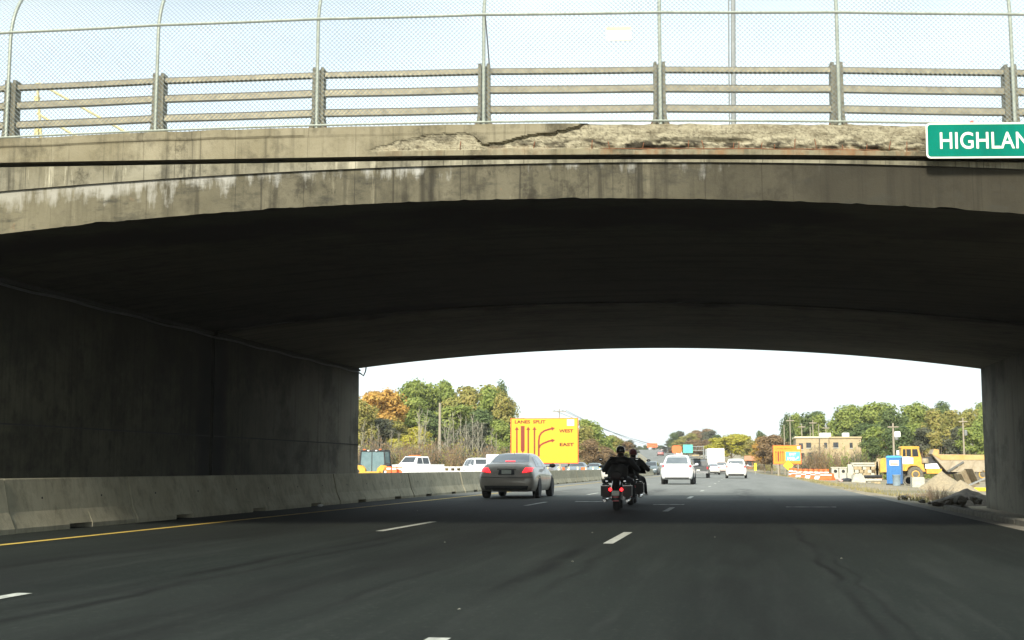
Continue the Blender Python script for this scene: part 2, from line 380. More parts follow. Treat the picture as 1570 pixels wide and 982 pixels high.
# ------------------------------------------------------------------ road curve and ground height
def sstep(a, b, x):
    t = max(0, min(1, (x - a) / (b - a))); return t * t * (3 - 2 * t)
def cx(Y):      # sideways shift of the road with distance
    t = max(0.0, Y - 130.0); s = .098
    return -(s * t * t / 160.0) if t < 80 else -(s * 40 + s * (t - 80))
def ez(Y):      # height of the road with distance
    t = max(0.0, Y - 165.0); g = .0242
    z = g * t * t / 120.0 if t < 60 else g * 30 + g * (t - 60)
    if Y > 540: z = (ez(540)) + 1.2 * (1 - exp(-(Y - 540) / 60.)) - .012 * (Y - 540)
    return z
def gz(X, Y):
    x = X - cx(Y); z = ez(Y)
    dip = -.17 * sstep(4.6, 6.0, x) - .36 * sstep(8, 13, x) * sstep(36, 52, Y)
    z += dip if x > 4.6 else 0
    if x > 60: z += 3.5 * sstep(60, 160, x)
    if x < -36: z += 3.0 * sstep(-36, -60, x)
    emb = sstep(11, 24, X) + sstep(-33, -46, X)
    z += 5.3 * emb * sstep(6, 15, Y) * (1 - sstep(40, 52, Y))
    if abs(x) > 40 and Y > 250: z += .03 * (min(abs(x), 140) - 40) * sstep(250, 400, Y)
    # unevenness of the open ground
    if x > 5.0 or x < -32: z += .06 * noise.noise(Vector((X * .35, Y * .2, 0))) * sstep(5, 9, abs(x))
    return z

def strip(name, x0, x1, ya, yb, dz, mat, n=1, step=None, kind='structure', z0=None, parent=None):
    mb = MB(); ys = []
    y = ya
    while y < yb: ys.append(y); y += (step or (4 if y < 60 else 8 if y < 300 else 15))
    ys.append(yb); v = []
    for y in ys:
        for i in range(n + 1):
            x = x0 + (x1 - x0) * i / n; v.append((x + cx(y), y, ez(y) + dz))
    k = n + 1
    mb.add(v, [(i * k + j, i * k + j + 1, (i + 1) * k + j + 1, (i + 1) * k + j) for i in range(len(ys) - 1) for j in range(n)])
    o = mb.build(name, mat, parent, fix=False)
    if kind: o['kind'] = kind
    return o

# ground sheet
def frange(a, b, s):
    r = []; x = a
    while x < b - 1e-6: r.append(x); x += s
    return r
gx = [-2500, -1400, -800, -500, -350, -250] + frange(-200, -60, 14) + frange(-60, -34, 3) + frange(-34, 4, 4) + frange(4, 16, .6) + frange(16, 60, 2.2) + frange(60, 220, 14) + [220, 300, 420, 600, 900, 1500, 2500]
gy = [-400, -200, -80, -30] + frange(-10, 60, 2) + frange(60, 240, 5) + frange(240, 700, 14) + [700, 800, 950, 1200, 1700, 2600, 4200]
g = NG('bare_earth_and_dry_grass'); ob = g.n('ShaderNodeTexCoord').outputs['Object']
c = g.mix(g.mr(g.noise(ob, .6, (1, 1, 1), 8, .7), .38, .62), (.20, .165, .11), (.29, .25, .17))
c = g.mix(g.mr(g.noise(ob, .09, (1, 1, 1), 5), .48, .6), c, (.17, .155, .08))
c = g.mix(g.mr(g.noise(ob, 1.7, (1, 1, 1), 8, .75), .60, .72), c, (.11, .09, .065))
g.l(c, g.b.inputs['Base Color']); g.b.inputs['Roughness'].default_value = .97; g.bump(g.noise(ob, 9, (1, 1, 1), 8, .75), .9, .05)
mb = MB()
def gzz(x, y):
    z = gz(x, y); xx = x - cx(y)
    if -33 < xx < 4.4: z -= .12      # the ground lies under the paving
    return z
mb.add([(x, y, gzz(x, y)) for y in gy for x in gx], [(j * len(gx) + i, j * len(gx) + i + 1, (j + 1) * len(gx) + i + 1, (j + 1) * len(gx) + i) for j in range(len(gy) - 1) for i in range(len(gx) - 1)])
tag(mb.build('ground', g.m, smooth=True, fix=False), kind='structure')

# asphalt
def asphalt(name, near):
    g = NG(name); ob = g.n('ShaderNodeTexCoord').outputs['Object']
    c = g.mix(g.mr(g.noise(ob, .5, (1, .12, 1), 6, .65), .36, .66), (.0085, .0115, .0095), (.016, .0195, .0165))
    fl = g.mr(g.noise(ob, 20, (1, .6, 1), 3, .7), .56, .70)
    c = g.mix(g.math('MULTIPLY', fl, .30), c, (.06, .064, .058))
    c = g.mix(g.math('MULTIPLY', g.mr(g.noise(ob, .35, (1, .5, 1), 8, .75), .46, .62), .55), c, (.0085, .010, .009))
    c = g.mix(g.math('MULTIPLY', g.mr(g.noise(ob, 2.2, (2.2, .12, 1), 4, .7), .50, .70), .5), c, (.024, .027, .024))
    # brightness of the sunlit road beyond the bridge, put into a paler colour
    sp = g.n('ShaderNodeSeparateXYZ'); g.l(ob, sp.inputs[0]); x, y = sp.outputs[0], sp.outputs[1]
    alt_tone = g.mr(g.math('ADD', y, g.math('MULTIPLY', g.noise(ob, .4), 8)), 40, 58)
    c = g.mix(alt_tone, c, g.mix(g.mr(g.noise(ob, .8, (1, .06, 1), 6, .65), .35, .65), (.12, .125, .112), (.165, .17, .155)))
    if near:
        def band(x0, wd, y0, y1, amt, col=(.0045, .005, .0045)):
            nonlocal c
            wob = g.math('ADD', x, g.math('MULTIPLY', g.math('SUBTRACT', g.noise(ob, .35, (.2, 1, 1), 3), .5), .5))
            d = g.math('DIVIDE', g.math('SUBTRACT', wob, x0), wd)
            gg = g.math('POWER', 2.718, g.math('MULTIPLY', g.math('MULTIPLY', d, d), -1))
            m = g.math('MULTIPLY', gg, g.math('MULTIPLY', g.mr(y, y0, y0 + 2.5), g.mr(y, y1, y1 - 2.5)))
            m = g.math('MULTIPLY', g.math('MULTIPLY', m, g.mr(g.noise(ob, 1.2, (3, .3, 1), 5), .3, .6)), amt)
            c = g.mix(m, c, col)
        band(-4.95, .10, -5, 20, .9); band(-4.62, .08, -5, 18, .8); band(-1.97, .13, 8.5, 17.5, 1.0); band(-1.55, .06, 9, 16.5, .6)
        band(-3.6, .5, -5, 60, .6); band(-.0, .5, -5, 60, .55); band(-7.2, .6, -5, 60, .55); band(-2.9, .06, 6, 14, .5); band(.78, .045, 6, 42, 1.0); band(3.1, .5, -5, 40, .3)
        band(.95, .03, 5, 18, .6)
        cr = g.n('ShaderNodeTexVoronoi', feature='DISTANCE_TO_EDGE'); cr.inputs['Scale'].default_value = .35
        ds = g.n('ShaderNodeMapping'); g.l(ob, ds.inputs['Vector'])
        ad = g.n('ShaderNodeVectorMath', operation='ADD'); nn = g.n('ShaderNodeTexNoise'); nn.inputs['Scale'].default_value = 1.3; g.l(ob, nn.inputs['Vector'])
        g.l(ds.outputs[0], ad.inputs[0]); g.l(nn.outputs['Color'], ad.inputs[1]); g.l(ad.outputs[0], cr.inputs['Vector'])
        c = g.mix(g.math('MULTIPLY', g.mr(cr.outputs['Distance'], .006, .0), .5), c, (.012, .012, .012))
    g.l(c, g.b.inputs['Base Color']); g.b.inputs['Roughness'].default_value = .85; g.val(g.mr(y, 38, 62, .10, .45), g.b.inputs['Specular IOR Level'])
    g.bump(g.noise(ob, 70, (1, 1, 1), 4, .7), .35, .01)
    return g.m
M['asphalt'] = asphalt('worn_asphalt', True)
M['asphalt_far'] = asphalt('opposite_asphalt', False)
M['linewhite'] = pm('worn_white_paint_and_sun_streak', (.36, .37, .325), (.14, .145, .13), 9, .85, lo=.45, hi=.70)  # lane paint; also colours the painted sun streaks
M['lineyellow'] = pm('worn_yellow_road_paint', (.46, .32, .055), (.28, .20, .04), 4, .8, lo=.4, hi=.75)
strip('road', -11.4, 4.2, -60, 760, .004, M['asphalt'], 6)
strip('opposite_road', -31, -17.5, -60, 760, .004, M['asphalt_far'], 2)
strip('median_pavement', -17.5, -11.4, -60, 760, .0, pm('median_gravel', (.22, .20, .15), (.15, .135, .10), 2, .95, bump=.6), 2)
strip('gutter', 4.2, 4.5, 6, 46, .006, pm('gutter_concrete', (.20, .19, .15), (.12, .11, .09), 3, .95, bump=.5), 1)

# kerb, cast in lengths
kerb = thing('kerb', 'low pale concrete kerb running beside the dirt strip towards the right bridge wall', 'kerb', (0, 0, 0))
kp = MB(); kp.prism([(4.5, -.2), (4.5, .09), (4.53, .115), (4.66, .115), (4.68, -.2)], 'Y', 0, 1.98)
kme = kp.mesh('kerb_stone', pm('kerb_concrete', (.26, .25, .20), (.15, .14, .11), 3, .95, bump=.6))
for i in range(11):
    o = bpy.data.objects.new('kerb_stone', kme); COL.objects.link(o); o.parent = kerb; o.location = (rnd.uniform(-.012, .012), 9 + i * 2, rnd.uniform(-.012, .006))

# markings
strip('yellow_edge_line', -9.22, -9.08, -60, 700, .009, M['lineyellow'])
def dash(name, x, y0, y1, w_=.13):
    mb = MB(); ys = [y0 + (y1 - y0) * i / 4 for i in range(5)]; v = []
    for y in ys: v += [(x - w_ / 2 + cx(y), y, ez(y) + .009), (x + w_ / 2 + cx(y), y, ez(y) + .009)]
    mb.add(v, [(2 * i, 2 * i + 1, 2 * i + 3, 2 * i + 2) for i in range(4)])
    tag(mb.build(name, M['linewhite'], fix=False), kind='structure')
for k in range(-1, 30):
    dash('lane_dash', -5.47, 5.7 + 13.2 * k, 9.15 + 13.2 * k)
    dash('lane_dash', -1.72, 4.3 + 12.05 * k, 7.2 + 12.05 * k)
# short transverse sun streaks near the bridge's far side, painted as white strips
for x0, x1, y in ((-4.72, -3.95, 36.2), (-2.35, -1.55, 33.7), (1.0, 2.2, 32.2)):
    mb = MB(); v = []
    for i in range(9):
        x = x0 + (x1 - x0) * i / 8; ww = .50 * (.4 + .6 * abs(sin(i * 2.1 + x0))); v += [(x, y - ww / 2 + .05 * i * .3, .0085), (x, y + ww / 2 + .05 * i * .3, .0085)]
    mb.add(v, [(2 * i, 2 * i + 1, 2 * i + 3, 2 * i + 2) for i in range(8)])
    tag(mb.build('painted_sun_streak', M['linewhite'], fix=False), kind='structure')

# ================================================================== THE BRIDGE
K = .112                       # skew of the bridge faces
NEAR, MID, FAR = 16.2, 26.8, 37.35
XL, XR = -11.12, 6.72          # wall planes of the span over the road
def intr(X):                   # underside
    return 4.42 - .0075 * (X + 2.6) ** 2
def extr(X): return 4.885 - .0050 * (X + 2.4) ** 2
def ledge(X): return 4.975 if X < -5 else 4.975 - .0021 * (X + 5) ** 2
def ptop(X): return 5.41 - .0029 * (X + 4) ** 2 if -14 < X < 8 else (5.12 if X <= -14 else 4.99)
bridge = thing('overpass_bridge', 'weathered concrete arch overpass with stained fascia and dark underside spanning the highway', 'bridge')
def fp(X, off, z, Y0=NEAR): return (X, Y0 + K * X + off, z)
def lerp_tab(tab, x):
    if x <= tab[0][0]: return tab[0][1]
    for (a, b), (c_, d) in zip(tab, tab[1:]):
        if x <= c_: return b + (d - b) * (x - a) / (c_ - a)
    return tab[-1][1]
def grid(mb, rows, mi=0):      # rows of equal length
    n = len(rows[0]); v = [p for r in rows for p in r]
    mb.add(v, [(i * n + j, i * n + j + 1, (i + 1) * n + j + 1, (i + 1) * n + j) for i in range(len(rows) - 1) for j in range(n - 1)], mi)

# --- parapet with its spalled stretch
ST = [(-4.86, .37), (-4.6, .27), (-4.3, .19), (-3.95, .13), (-3.6, .115), (-3.42, .125), (-3.25, .26), (-3.0, .235), (-2.73, .17), (-2.5, .135), (-2.2, .095), (-1.97, .02), (-1.9, -.1)]
def spall(X, v):
    """depth of the broken surface at v metres below the top of the parapet, and masks"""
    if X < -4.9 or X > 2.9: return 0, 0
    q = Vector((X * 3.0, v * 4.0, 1.3))
    t = lerp_tab(ST, X) + .022 * noise.noise(Vector((X * 7, 0, 5))) + .016 * noise.noise(Vector((X * 23, v * 10, 5)))
    vb = .325 + .012 * noise.noise(Vector((X * 4, 3, 0)))
    if X < -3.3: vb = .335
    a = sstep(-.006, .012, v - t) * sstep(-.006, .010, vb - v)
    a *= sstep(-4.9, -4.8, X) * (1 - sstep(2.6, 2.9, X))
    if a <= 0: return 0, 0
    n1 = noise.noise(q * 1.4); n2 = noise.noise(q * 5); n3 = noise.noise(q * 14)
    d = .030 + .014 * n1 + .016 * n2 + .009 * n3
    if X < -3.3: d = .018 + .008 * n2 + .007 * n3
    if -3.35 < X < -1.9: d += .035 * (1 - sstep(.0, .05, v - t))          # undercut below the crack
    if X > -1.9:
        lowv = sstep(.13, .22, v); d = .008 + (.008 + .022 * lowv) * n1 + (.006 + .016 * lowv) * n2 + .006 * n3 + .06 * sstep(.0, .5, noise.noise(Vector((X * 1.6, v * 7, 9)))) * sstep(.15, .24, v)
        d += .02 * sstep(.26, .31, v)
    return max(d, -.01) * a, a
def pocket_shade(X, v):  # mask that paints crevice shade into the broken concrete
    if X < -4.85 or X > 2.85: return 0
    t = lerp_tab(ST, X); q = noise.noise(Vector((X * 2.4, v * 9, 4))) + .5 * noise.noise(Vector((X * 9, v * 26, 8))) + .25 * noise.noise(Vector((X * 26, v * 60, 8)))
    zone = sstep(.17, .23, v) * (1 - sstep(.315, .335, v)) if X > -1.9 else sstep(t + .0, t + .02, v) * (1 - sstep(.31, .335, v)) * (.7 if X > -3.3 else .55)
    return zone * sstep(.02, .28, q + (.12 if X > -1.9 and X < .3 else 0))
def topwob(X):
    w_ = .006 * noise.noise(Vector((X * 2.3, 0, 0)))
    if X > -1.9: w_ += .022 * noise.noise(Vector((X * 1.1, 7, 0))) + .012 * noise.noise(Vector((X * 6, 7, 0))) - .012
    if X < -6: w_ += .018 * max(0, noise.noise(Vector((X * 1.5, 2, 0))) + .2)
    return w_
xs = frange(-34, -10.6, 1.2) + frange(-10.6, 4.4, .02) + frange(4.4, 20.1, 1.2); NV = 24
PBOT = .03
mb = MB(); rows = []; sp_a = []; ru_a = []; po_a = []
for i in range(NV + 1):
    row = []
    for X in xs:
        zt = ptop(X) + topwob(X); zb = ledge(X) + PBOT; f_ = i / NV
        z = zt + (zb - zt) * f_; v = (zt - z)
        d, a = spall(X, v)
        lip = .02 * sstep(.10, .13, v) - .02 if X < -5.6 else -.008 + .008 * sstep(.1, .14, v)
        row.append(fp(X, d + lip + .0025 * noise.noise(Vector((X * 7, z * 7, 0))), z)); sp_a.append(a)
        rr = sstep(.26, .33, v) * sstep(-4.9, -4.4, X) * (1 - sstep(2.2, 2.7, X)) * (.35 + .65 * sstep(-2.2, -1.6, X))
        ru_a.append(min(1, rr + .0)); po_a.append(pocket_shade(X, v))
    rows.append(row)
grid(mb, rows)
nfront = len(mb.v); n = len(xs); T = .42
# top, back, underside of the lip
grid(mb, [[fp(X, T, ptop(X)) for X in xs], [fp(X, .0, ptop(X) + topwob(X)) for X in xs]])
grid(mb, [[fp(X, T, ledge(X) - .1) for X in xs], [fp(X, T, ptop(X)) for X in xs]])
grid(mb, [[fp(X, 0.002, ledge(X) + PBOT) for X in xs], [fp(X, .24, ledge(X) + PBOT) for X in xs]])
par = mb.build('parapet', M['parapet'], bridge, fix=False)
me = par.data
for nm, arr in (('spall', sp_a), ('rust', ru_a), ('pocket_shade', po_a)):
    at_ = me.attributes.new(nm, 'FLOAT', 'POINT'); at_.data.foreach_set('value', arr + [0.0] * (len(me.vertices) - len(arr)))
# far parapet
mb = MB()
xf = frange(-34, 20.1, 1.0)
grid(mb, [[fp(X, -.4, ptop(X) , FAR) for X in xf], [fp(X, -.4, ledge(X) - .1, FAR) for X in xf]])
grid(mb, [[fp(X, 0, ledge(X) - .1, FAR) for X in xf], [fp(X, 0, ptop(X), FAR) for X in xf]])
grid(mb, [[fp(X, -.4, ptop(X), FAR) for X in xf], [fp(X, 0, ptop(X), FAR) for X in xf]])
mb.build('parapet', M['parapet'], bridge, fix=True)
# exposed reinforcement
k = 0
for X in (-1.62, -1.2, -.62, -.42, -.05, .02, .30, .47, .72, 1.0, 1.33, 1.62, 1.9, 2.12, -2.6, -3.55, -1.85):
    z0 = ptop(X) - .34 + rnd.uniform(-.01, .01); h = rnd.uniform(.08, .15); s_ = rnd.uniform(-.03, .03)
    mb = MB(); mb.tube([fp(X, .012, z0), fp(X + s_ * .5, .0, z0 + h * .5), fp(X + s_, .014, z0 + h)], .0055, 6)
    mb.build('reinforcing_bar', M['rustbar'], bridge)
mb = MB(); xs2 = frange(-1.7, 1.9, .12)
mb.tube([fp(x, .004 + .006 * noise.noise(Vector((x * 4, 0, 0))), ptop(x) - .335 + .008 * noise.noise(Vector((x * 3, 1, 0)))) for x in xs2], .006, 6)
mb.build('reinforcing_bar', M['rustbar'], bridge, label='long rusty bar lying along the broken parapet')

# --- drip groove, the shade under the overhang painted black
mb = MB()
grid(mb, [[fp(X, .24, ledge(X) + PBOT) for X in xs], [fp(X, .24, ledge(X) - .032) for X in xs]])
grid(mb, [[fp(X, .24, ledge(X) - .032) for X in xs], [fp(X, .012, ledge(X) - .032) for X in xs]])
mb.build('drip_groove', M['groove'], bridge, fix=False)

# --- spandrel band between groove and arch rib, and the rib itself
XA = -34
xr = frange(XL, XR, .12) + [XR]
def bandmesh(name, ztop_, zbot_, off, mat, xs_, nv, Y0=NEAR, amp=.004, edge=0):
    mb = MB(); rows = []; uv = []
    for i in range(nv + 1):
        row = []
        for X in xs_:
            zt, zb = ztop_(X), zbot_(X)
            if edge: zb += edge * max(0, noise.noise(Vector((X * 2.1, 4, 0))) - .15) + edge * .35 * max(0, noise.noise(Vector((X * 7, 9, 0))))
            z = zt + (zb - zt) * i / nv; row.append(fp(X, off + amp * noise.noise(Vector((X * 3, z * 3, 2))), z, Y0)); uv.append((X, zt - z))
        rows.append(row)
    grid(mb, rows)
    # return of the band to the back
    mb2 = len(mb.v)
    o = mb.build(name, mat, bridge, fix=False); l = o.data.uv_layers.new(name='UVMap')
    for lp in o.data.loops: l.data[lp.index].uv = uv[lp.vertex_index]
    return o
bandmesh('spandrel', lambda X: ledge(X) - .032, lambda X: extr(X) - .004, .012, M['spandrel'], xr, 3)
bandmesh('arch_rib', lambda X: extr(X), intr, .045, M['rib'], frange(XL, XR, .06) + [XR], 6, edge=.05)
mb = MB(); grid(mb, [[fp(X, .012, extr(X) - .004) for X in xr], [fp(X, .05, extr(X) - .004) for X in xr]])
mb.build('rib_shadow_step', M['groove'], bridge, fix=False)
bandmesh('spandrel', lambda X: ledge(X) - .032, lambda X: extr(X) - .004, -.012, M['spandrel'], xr[::6] + [XR], 1, FAR)
bandmesh('arch_rib', lambda X: extr(X), intr, -.03, M['rib'], xr[::3] + [XR], 2, FAR)
# solid faces outside the main span
def sidefill(Y0, off):
    for a, b, nm in ((XR, 20, 'abutment'), (-34, -30.6, 'abutment')):
        xs_ = [a, b]; bandmesh(nm + '_face', lambda X: ledge(X) - .032, lambda X: -1.5, off, M['rib'], xs_, 6, Y0)
    xs_ = frange(-30.6, -12.5, .5) + [-12.5]
    bandmesh('side_span_face', lambda X: ledge(X) - .032, lambda X: 4.42 - .0075 * (X + 21.5) ** 2, off, M['rib'], xs_, 2, Y0)
    bandmesh('pier_face', lambda X: ledge(X) - .032, lambda X: -.3, off, M['rib'], [-12.5, XL], 6, Y0)
sidefill(NEAR, .045); sidefill(FAR, -.03)

# --- undersides: two halves with an open joint between
def soffit(Ya, Yb, f, xa, xb, label, mat=None):
    mb = MB(); xs_ = frange(xa, xb, .25) + [xb]; rows = []
    n_ = 14
    for i in range(n_ + 1):
        Y0 = Ya + (Yb - Ya) * i / n_
        rows.append([(X, Y0 + K * X, f(X) + .006 * noise.noise(Vector((X * .4, Y0 * 2.2, 0)))) for X in xs_])
    grid(mb, rows)
    o = mb.build('soffit', mat or M['soffit'], bridge, smooth=True, fix=False, label=label); return o
GAP = .13
f2 = lambda X: 4.42 - .0075 * (X + 21.5) ** 2
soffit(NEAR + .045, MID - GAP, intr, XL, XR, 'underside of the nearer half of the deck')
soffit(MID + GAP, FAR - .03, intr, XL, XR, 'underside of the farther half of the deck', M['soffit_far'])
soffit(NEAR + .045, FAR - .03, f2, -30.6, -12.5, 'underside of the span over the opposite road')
mb = MB()     # sides and cap of the open joint
grid(mb, [[(X, MID - GAP + K * X, intr(X)) for X in xr], [(X, MID - GAP + K * X, 4.8) for X in xr]])
grid(mb, [[(X, MID + GAP + K * X, 4.8) for X in xr], [(X, MID + GAP + K * X, intr(X)) for X in xr]])
grid(mb, [[(X, MID - GAP + K * X, 4.8) for X in xr], [(X, MID + GAP + K * X, 4.8) for X in xr]])
mb.build('deck_joint', M['groove'], bridge, fix=False)
# deck surface closes the top
mb = MB(); grid(mb, [[fp(X, T - .01, 4.93, NEAR) for X in xf], [fp(X, -.39, 4.93, FAR) for X in xf]])
mb.build('deck_surface', M['asphalt_far'], bridge, fix=False)

# --- walls
def wallmesh(name, X, ya, yb, z0, zf, label=None, mat=None, sgn=1, thick=None):
    mb = MB(); ys = frange(ya, yb, .45) + [yb]; nz = 8; rows = []
    for i in range(nz + 1):
        rows.append([(X + sgn * .008 * noise.noise(Vector((y * .5, i * .4, X))), y, z0 + (zf - z0) * i / nz) for y in ys])
    grid(mb, rows)
    return mb.build(name, mat or M['wall'], bridge, smooth=True, fix=False, label=label)
yL0, yLm, yL1 = NEAR + K * XL + .045, MID + K * XL, FAR + K * XL - .03
zL = intr(XL); zR = intr(XR)
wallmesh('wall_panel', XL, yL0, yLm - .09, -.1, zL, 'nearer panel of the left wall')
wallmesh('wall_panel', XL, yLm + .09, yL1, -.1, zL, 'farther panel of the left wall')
mb = MB(); mb.box(XL - .28, XL - .25, yLm - .1, yLm + .1, -.1, zL); mb.box(XL - .28, XL, yLm - .1, yLm - .09, -.1, zL); mb.box(XL - .28, XL, yLm + .09, yLm + .1, -.1, zL)
mb.build('wall_joint', M['groove'], bridge)
mb = MB(); mb.tube([(XL - .03, yLm, -.1), (XL - .03, yLm, zL)], .03, 8); mb.build('drain_pipe', M['soffit'], bridge)
# construction line of the left wall
mb = MB()
for a, b in ((yL0, yLm - .1), (yLm + .1, yL1)):
    mb.box(XL - .01, XL + .016, a, b, 1.62, 1.645)
mb.build('construction_joint', M['groove'], bridge)
yR0, yRm, yR1 = NEAR + K * XR + .045, MID + K * XR, FAR + K * XR - .03
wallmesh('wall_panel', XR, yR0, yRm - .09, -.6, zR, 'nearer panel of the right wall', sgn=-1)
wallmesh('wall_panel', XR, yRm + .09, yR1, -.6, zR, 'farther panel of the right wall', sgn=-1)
mb = MB(); mb.box(XR + .22, XR + .25, yRm - .1, yRm + .1, -.6, zR); mb.box(XR, XR + .25, yRm - .1, yRm - .09, -.6, zR); mb.box(XR, XR + .25, yRm + .09, yRm + .1, -.6, zR)
mb.build('wall_joint', M['groove'], bridge)
wallmesh('wall_panel', -12.5, NEAR - 1.3, FAR - 1.4, -.1, 3.82, 'back of the pier beside the opposite road')
wallmesh('wall_panel', -30.6, NEAR - 3.4, FAR - 3.45, -.1, 3.82, 'abutment wall beyond the opposite road')
# haunch fillet and conduit at the top of the left wall
mb = MB(); mb.box(XL, XL + .05, yL0, yLm - .09, zL - .09, zL - .035); mb.box(XL, XL + .05, yLm + .09, yL1, zL - .09, zL - .035)
mb.build('wall_ledge', M['groove'], bridge)
mb = MB(); ps = [(XL + .07, y, zL - .12 - .03 * sin(y * 1.3) ** 2) for y in frange(yL0 + .3, yL1, .6)] + [(XL + .06, yL1 - .02, zL - .16)]
mb.tube(ps, .022, 7)
mb.tube([(XL + .06, yL1 - .02, zL - .16), (XL + .12, yL1 + .06, zL - .22), (XL + .17, yL1 + .1, zL - .08), (XL + .2, yL1 + .06, zL + .06)], .02, 7)
mb.build('cable_conduit', M['wire'], bridge)
# end wall of the right abutment against the bank
mb = MB(); mb.box(XR + .26, 20, 17.4, 39.0, -1.5, 4.9); mb.build('abutment_core', M['wall'], bridge)
mb = MB(); mb.box(-12.49, XL - .29, NEAR - .9, FAR - 1.5, -.3, 4.9); mb.build('pier_core', M['wall'], bridge)

# ------------------------------------------------------------------ railing on the parapet
railing = thing('bridge_railing', 'three-rail weathered metal railing on stout posts along the bridge parapet', 'railing')
posts = [-15.9, -13.75, -11.65, -9.66, -7.63, -5.47, -3.27, -.98, 1.29, 3.47, 5.65, 7.85, 10.05]
# post: two flared flanges across the face with a recessed web between (seen from the front and side)
mb = MB()
def post_shape():
    m = MB(); h = .86
    for sx in (-1, 1):      # front/back flanges are across the bridge: the web stands between them
        pass
    m.prism([(-.105, 0), (.105, 0), (.078, .16), (.062, h), (-.062, h), (-.078, .16)], 'Y', .0, .016)       # front flange
    m.prism([(-.105, 0), (.105, 0), (.078, .16), (.062, h), (-.062, h), (-.078, .16)], 'Y', .19, .206)      # back flange
    m.box(-.008, .008, .016, .19, 0, h - .004)
    return m
pme = post_shape().mesh('rail_post', M['railpost'])
# the photo shows channel-like posts: a slim bright edge on each side of a dark web
q = MB(); h = .86
q.prism([(-.105, 0), (-.060, 0), (-.038, .2), (-.036, h), (-.076, h), (-.080, .2)], 'Y', -.02, .15)
q.prism([(.060, 0), (.105, 0), (.080, .2), (.076, h), (.036, h), (.038, .2)], 'Y', -.02, .15)
q.prism([(-.06, .0), (.06, .0), (.05, h - .01), (-.05, h - .01)], 'Y', .06, .075)
pme = q.mesh('rail_post', M['railpost'])
bme = MB().box(-.13, .13, -.04, .17, 0, .022).mesh('base_plate', M['railpost'])
nut = MB()
nut.lathe([(.017, 0), (.017, .02), (.008, .02), (.008, .05)], 'Z', (0, 0, 0), 6)
nme = nut.mesh('anchor_bolt', M['rustbar'])
ang = atan(K)
for X in posts:
    for nm, me_, dx, dz in (('rail_post', pme, 0, 0), ('base_plate', bme, 0, 0), ('anchor_bolt', nme, -.105, .022), ('anchor_bolt', nme, .105, .022)):
        o = bpy.data.objects.new(nm, me_); COL.objects.link(o); o.parent = railing
        o.location = fp(X + dx, .15, ptop(X) + dz); o.rotation_euler = (0, 0, ang)
for dz, hh in ((.775, .075), (.525, .095), (.255, .095)):
    for a, b in zip(posts, posts[1:]):
        mb = MB(); a2, b2 = a + .045, b - .045
        v = []
        for X in (a2, (a2 + b2) / 2, b2):
            zc = ptop(X) + dz - (.006 if a2 < X < b2 else 0)
            v += [fp(X, .17, zc - hh / 2), fp(X, .17, zc + hh * .28), fp(X, .19, zc + hh / 2), fp(X, .26, zc + hh / 2), fp(X, .26, zc - hh / 2)]
        fs = [(i * 5 + j, i * 5 + (j + 1) % 5, (i + 1) * 5 + (j + 1) % 5, (i + 1) * 5 + j) for i in range(2) for j in range(5)] + [tuple(range(5)), tuple(range(10, 15))]
        mb.add(v, fs)
        for i, f_ in enumerate(mb.f[:10]):
            if i % 5 == 1: mb.m[i] = 1
        mb.build('rail', [M['rail'], M['railedge']], railing)

# ------------------------------------------------------------------ curved chain-link fence in front of it
fence = thing('chain_link_fence', 'tall galvanised chain-link fence curving back over the bridge sidewalk above the railing', 'fence')
def prof(s):
    """fence profile: distance along the mesh -> (offset back, height above the parapet)"""
    h0 = 1.38; R_ = 1.1
    if s < h0: return .05, s
    a = (s - h0) / R_
    a = min(a, 1.2)
    return .05 + R_ * (1 - cos(a)), h0 + R_ * sin(a)
S_END = 1.38 + 1.1 * 1.15
for X in posts:
    pts = []
    for i in range(18):
        s = S_END * i / 17; o_, hgt = prof(s); pts.append(fp(X + .012, o_ + .02, ptop(X) + hgt))
    mb = MB(); mb.tube(pts, .024, 8); mb.build('curved_post', M['fencepost'], fence)
for s, r_ in ((.045, .014), (1.50, .018), (S_END, .018)):
    for a, b in zip(posts, posts[1:]):
        mb = MB(); o_, hgt = prof(s); pts = [fp(a + (b - a) * t, o_, ptop(a + (b - a) * t) + hgt - (.008 * sin(pi * t) if s > 1 else 0)) for t in (0, .25, .5, .75, 1)]
        mb.tube(pts, r_, 6); mb.build('fence_rail', M['fencepost'], fence)
# woven wires, one panel for each bay
P_ = .060; WR = .0036
def wire_panel(a, b, right):
    mb = MB(); s0, s1 = .02, S_END; W = b - a; S = s1 - s0
    sag = (.0, .0)
    for sgn in (1, -1):
        k0 = -int(S / P_) - 1 if sgn == 1 else 0
        k1 = int(W / P_) + 1 if sgn == 1 else int((W + S) / P_) + 1
        for k_ in range(k0, k1):
            t0 = max(0, -k_ * P_) if sgn == 1 else max(0, k_ * P_ - W)
            t1 = min(S, W - k_ * P_) if sgn == 1 else min(S, k_ * P_)
            if t1 - t0 < .04: continue
            n_ = max(2, int((t1 - t0) / .16) + 1); pts = []
            for i in range(n_ + 1):
                t = t0 + (t1 - t0) * i / n_; x = a + k_ * P_ + t if sgn == 1 else a + k_ * P_ - t
                o_, hgt = prof(s0 + t); pts.append(fp(x, o_ - .018 * sgn * .12, ptop(x) + hgt))
            mb.tube(pts, WR, 3, cap=False)
    o = mb.build('wire_mesh', M['fencewire'], fence, fix=False); o['kind'] = 'stuff'
for a, b in zip(posts, posts[1:]):
    if a > -13 and b < 6.5: wire_panel(a, b, False)
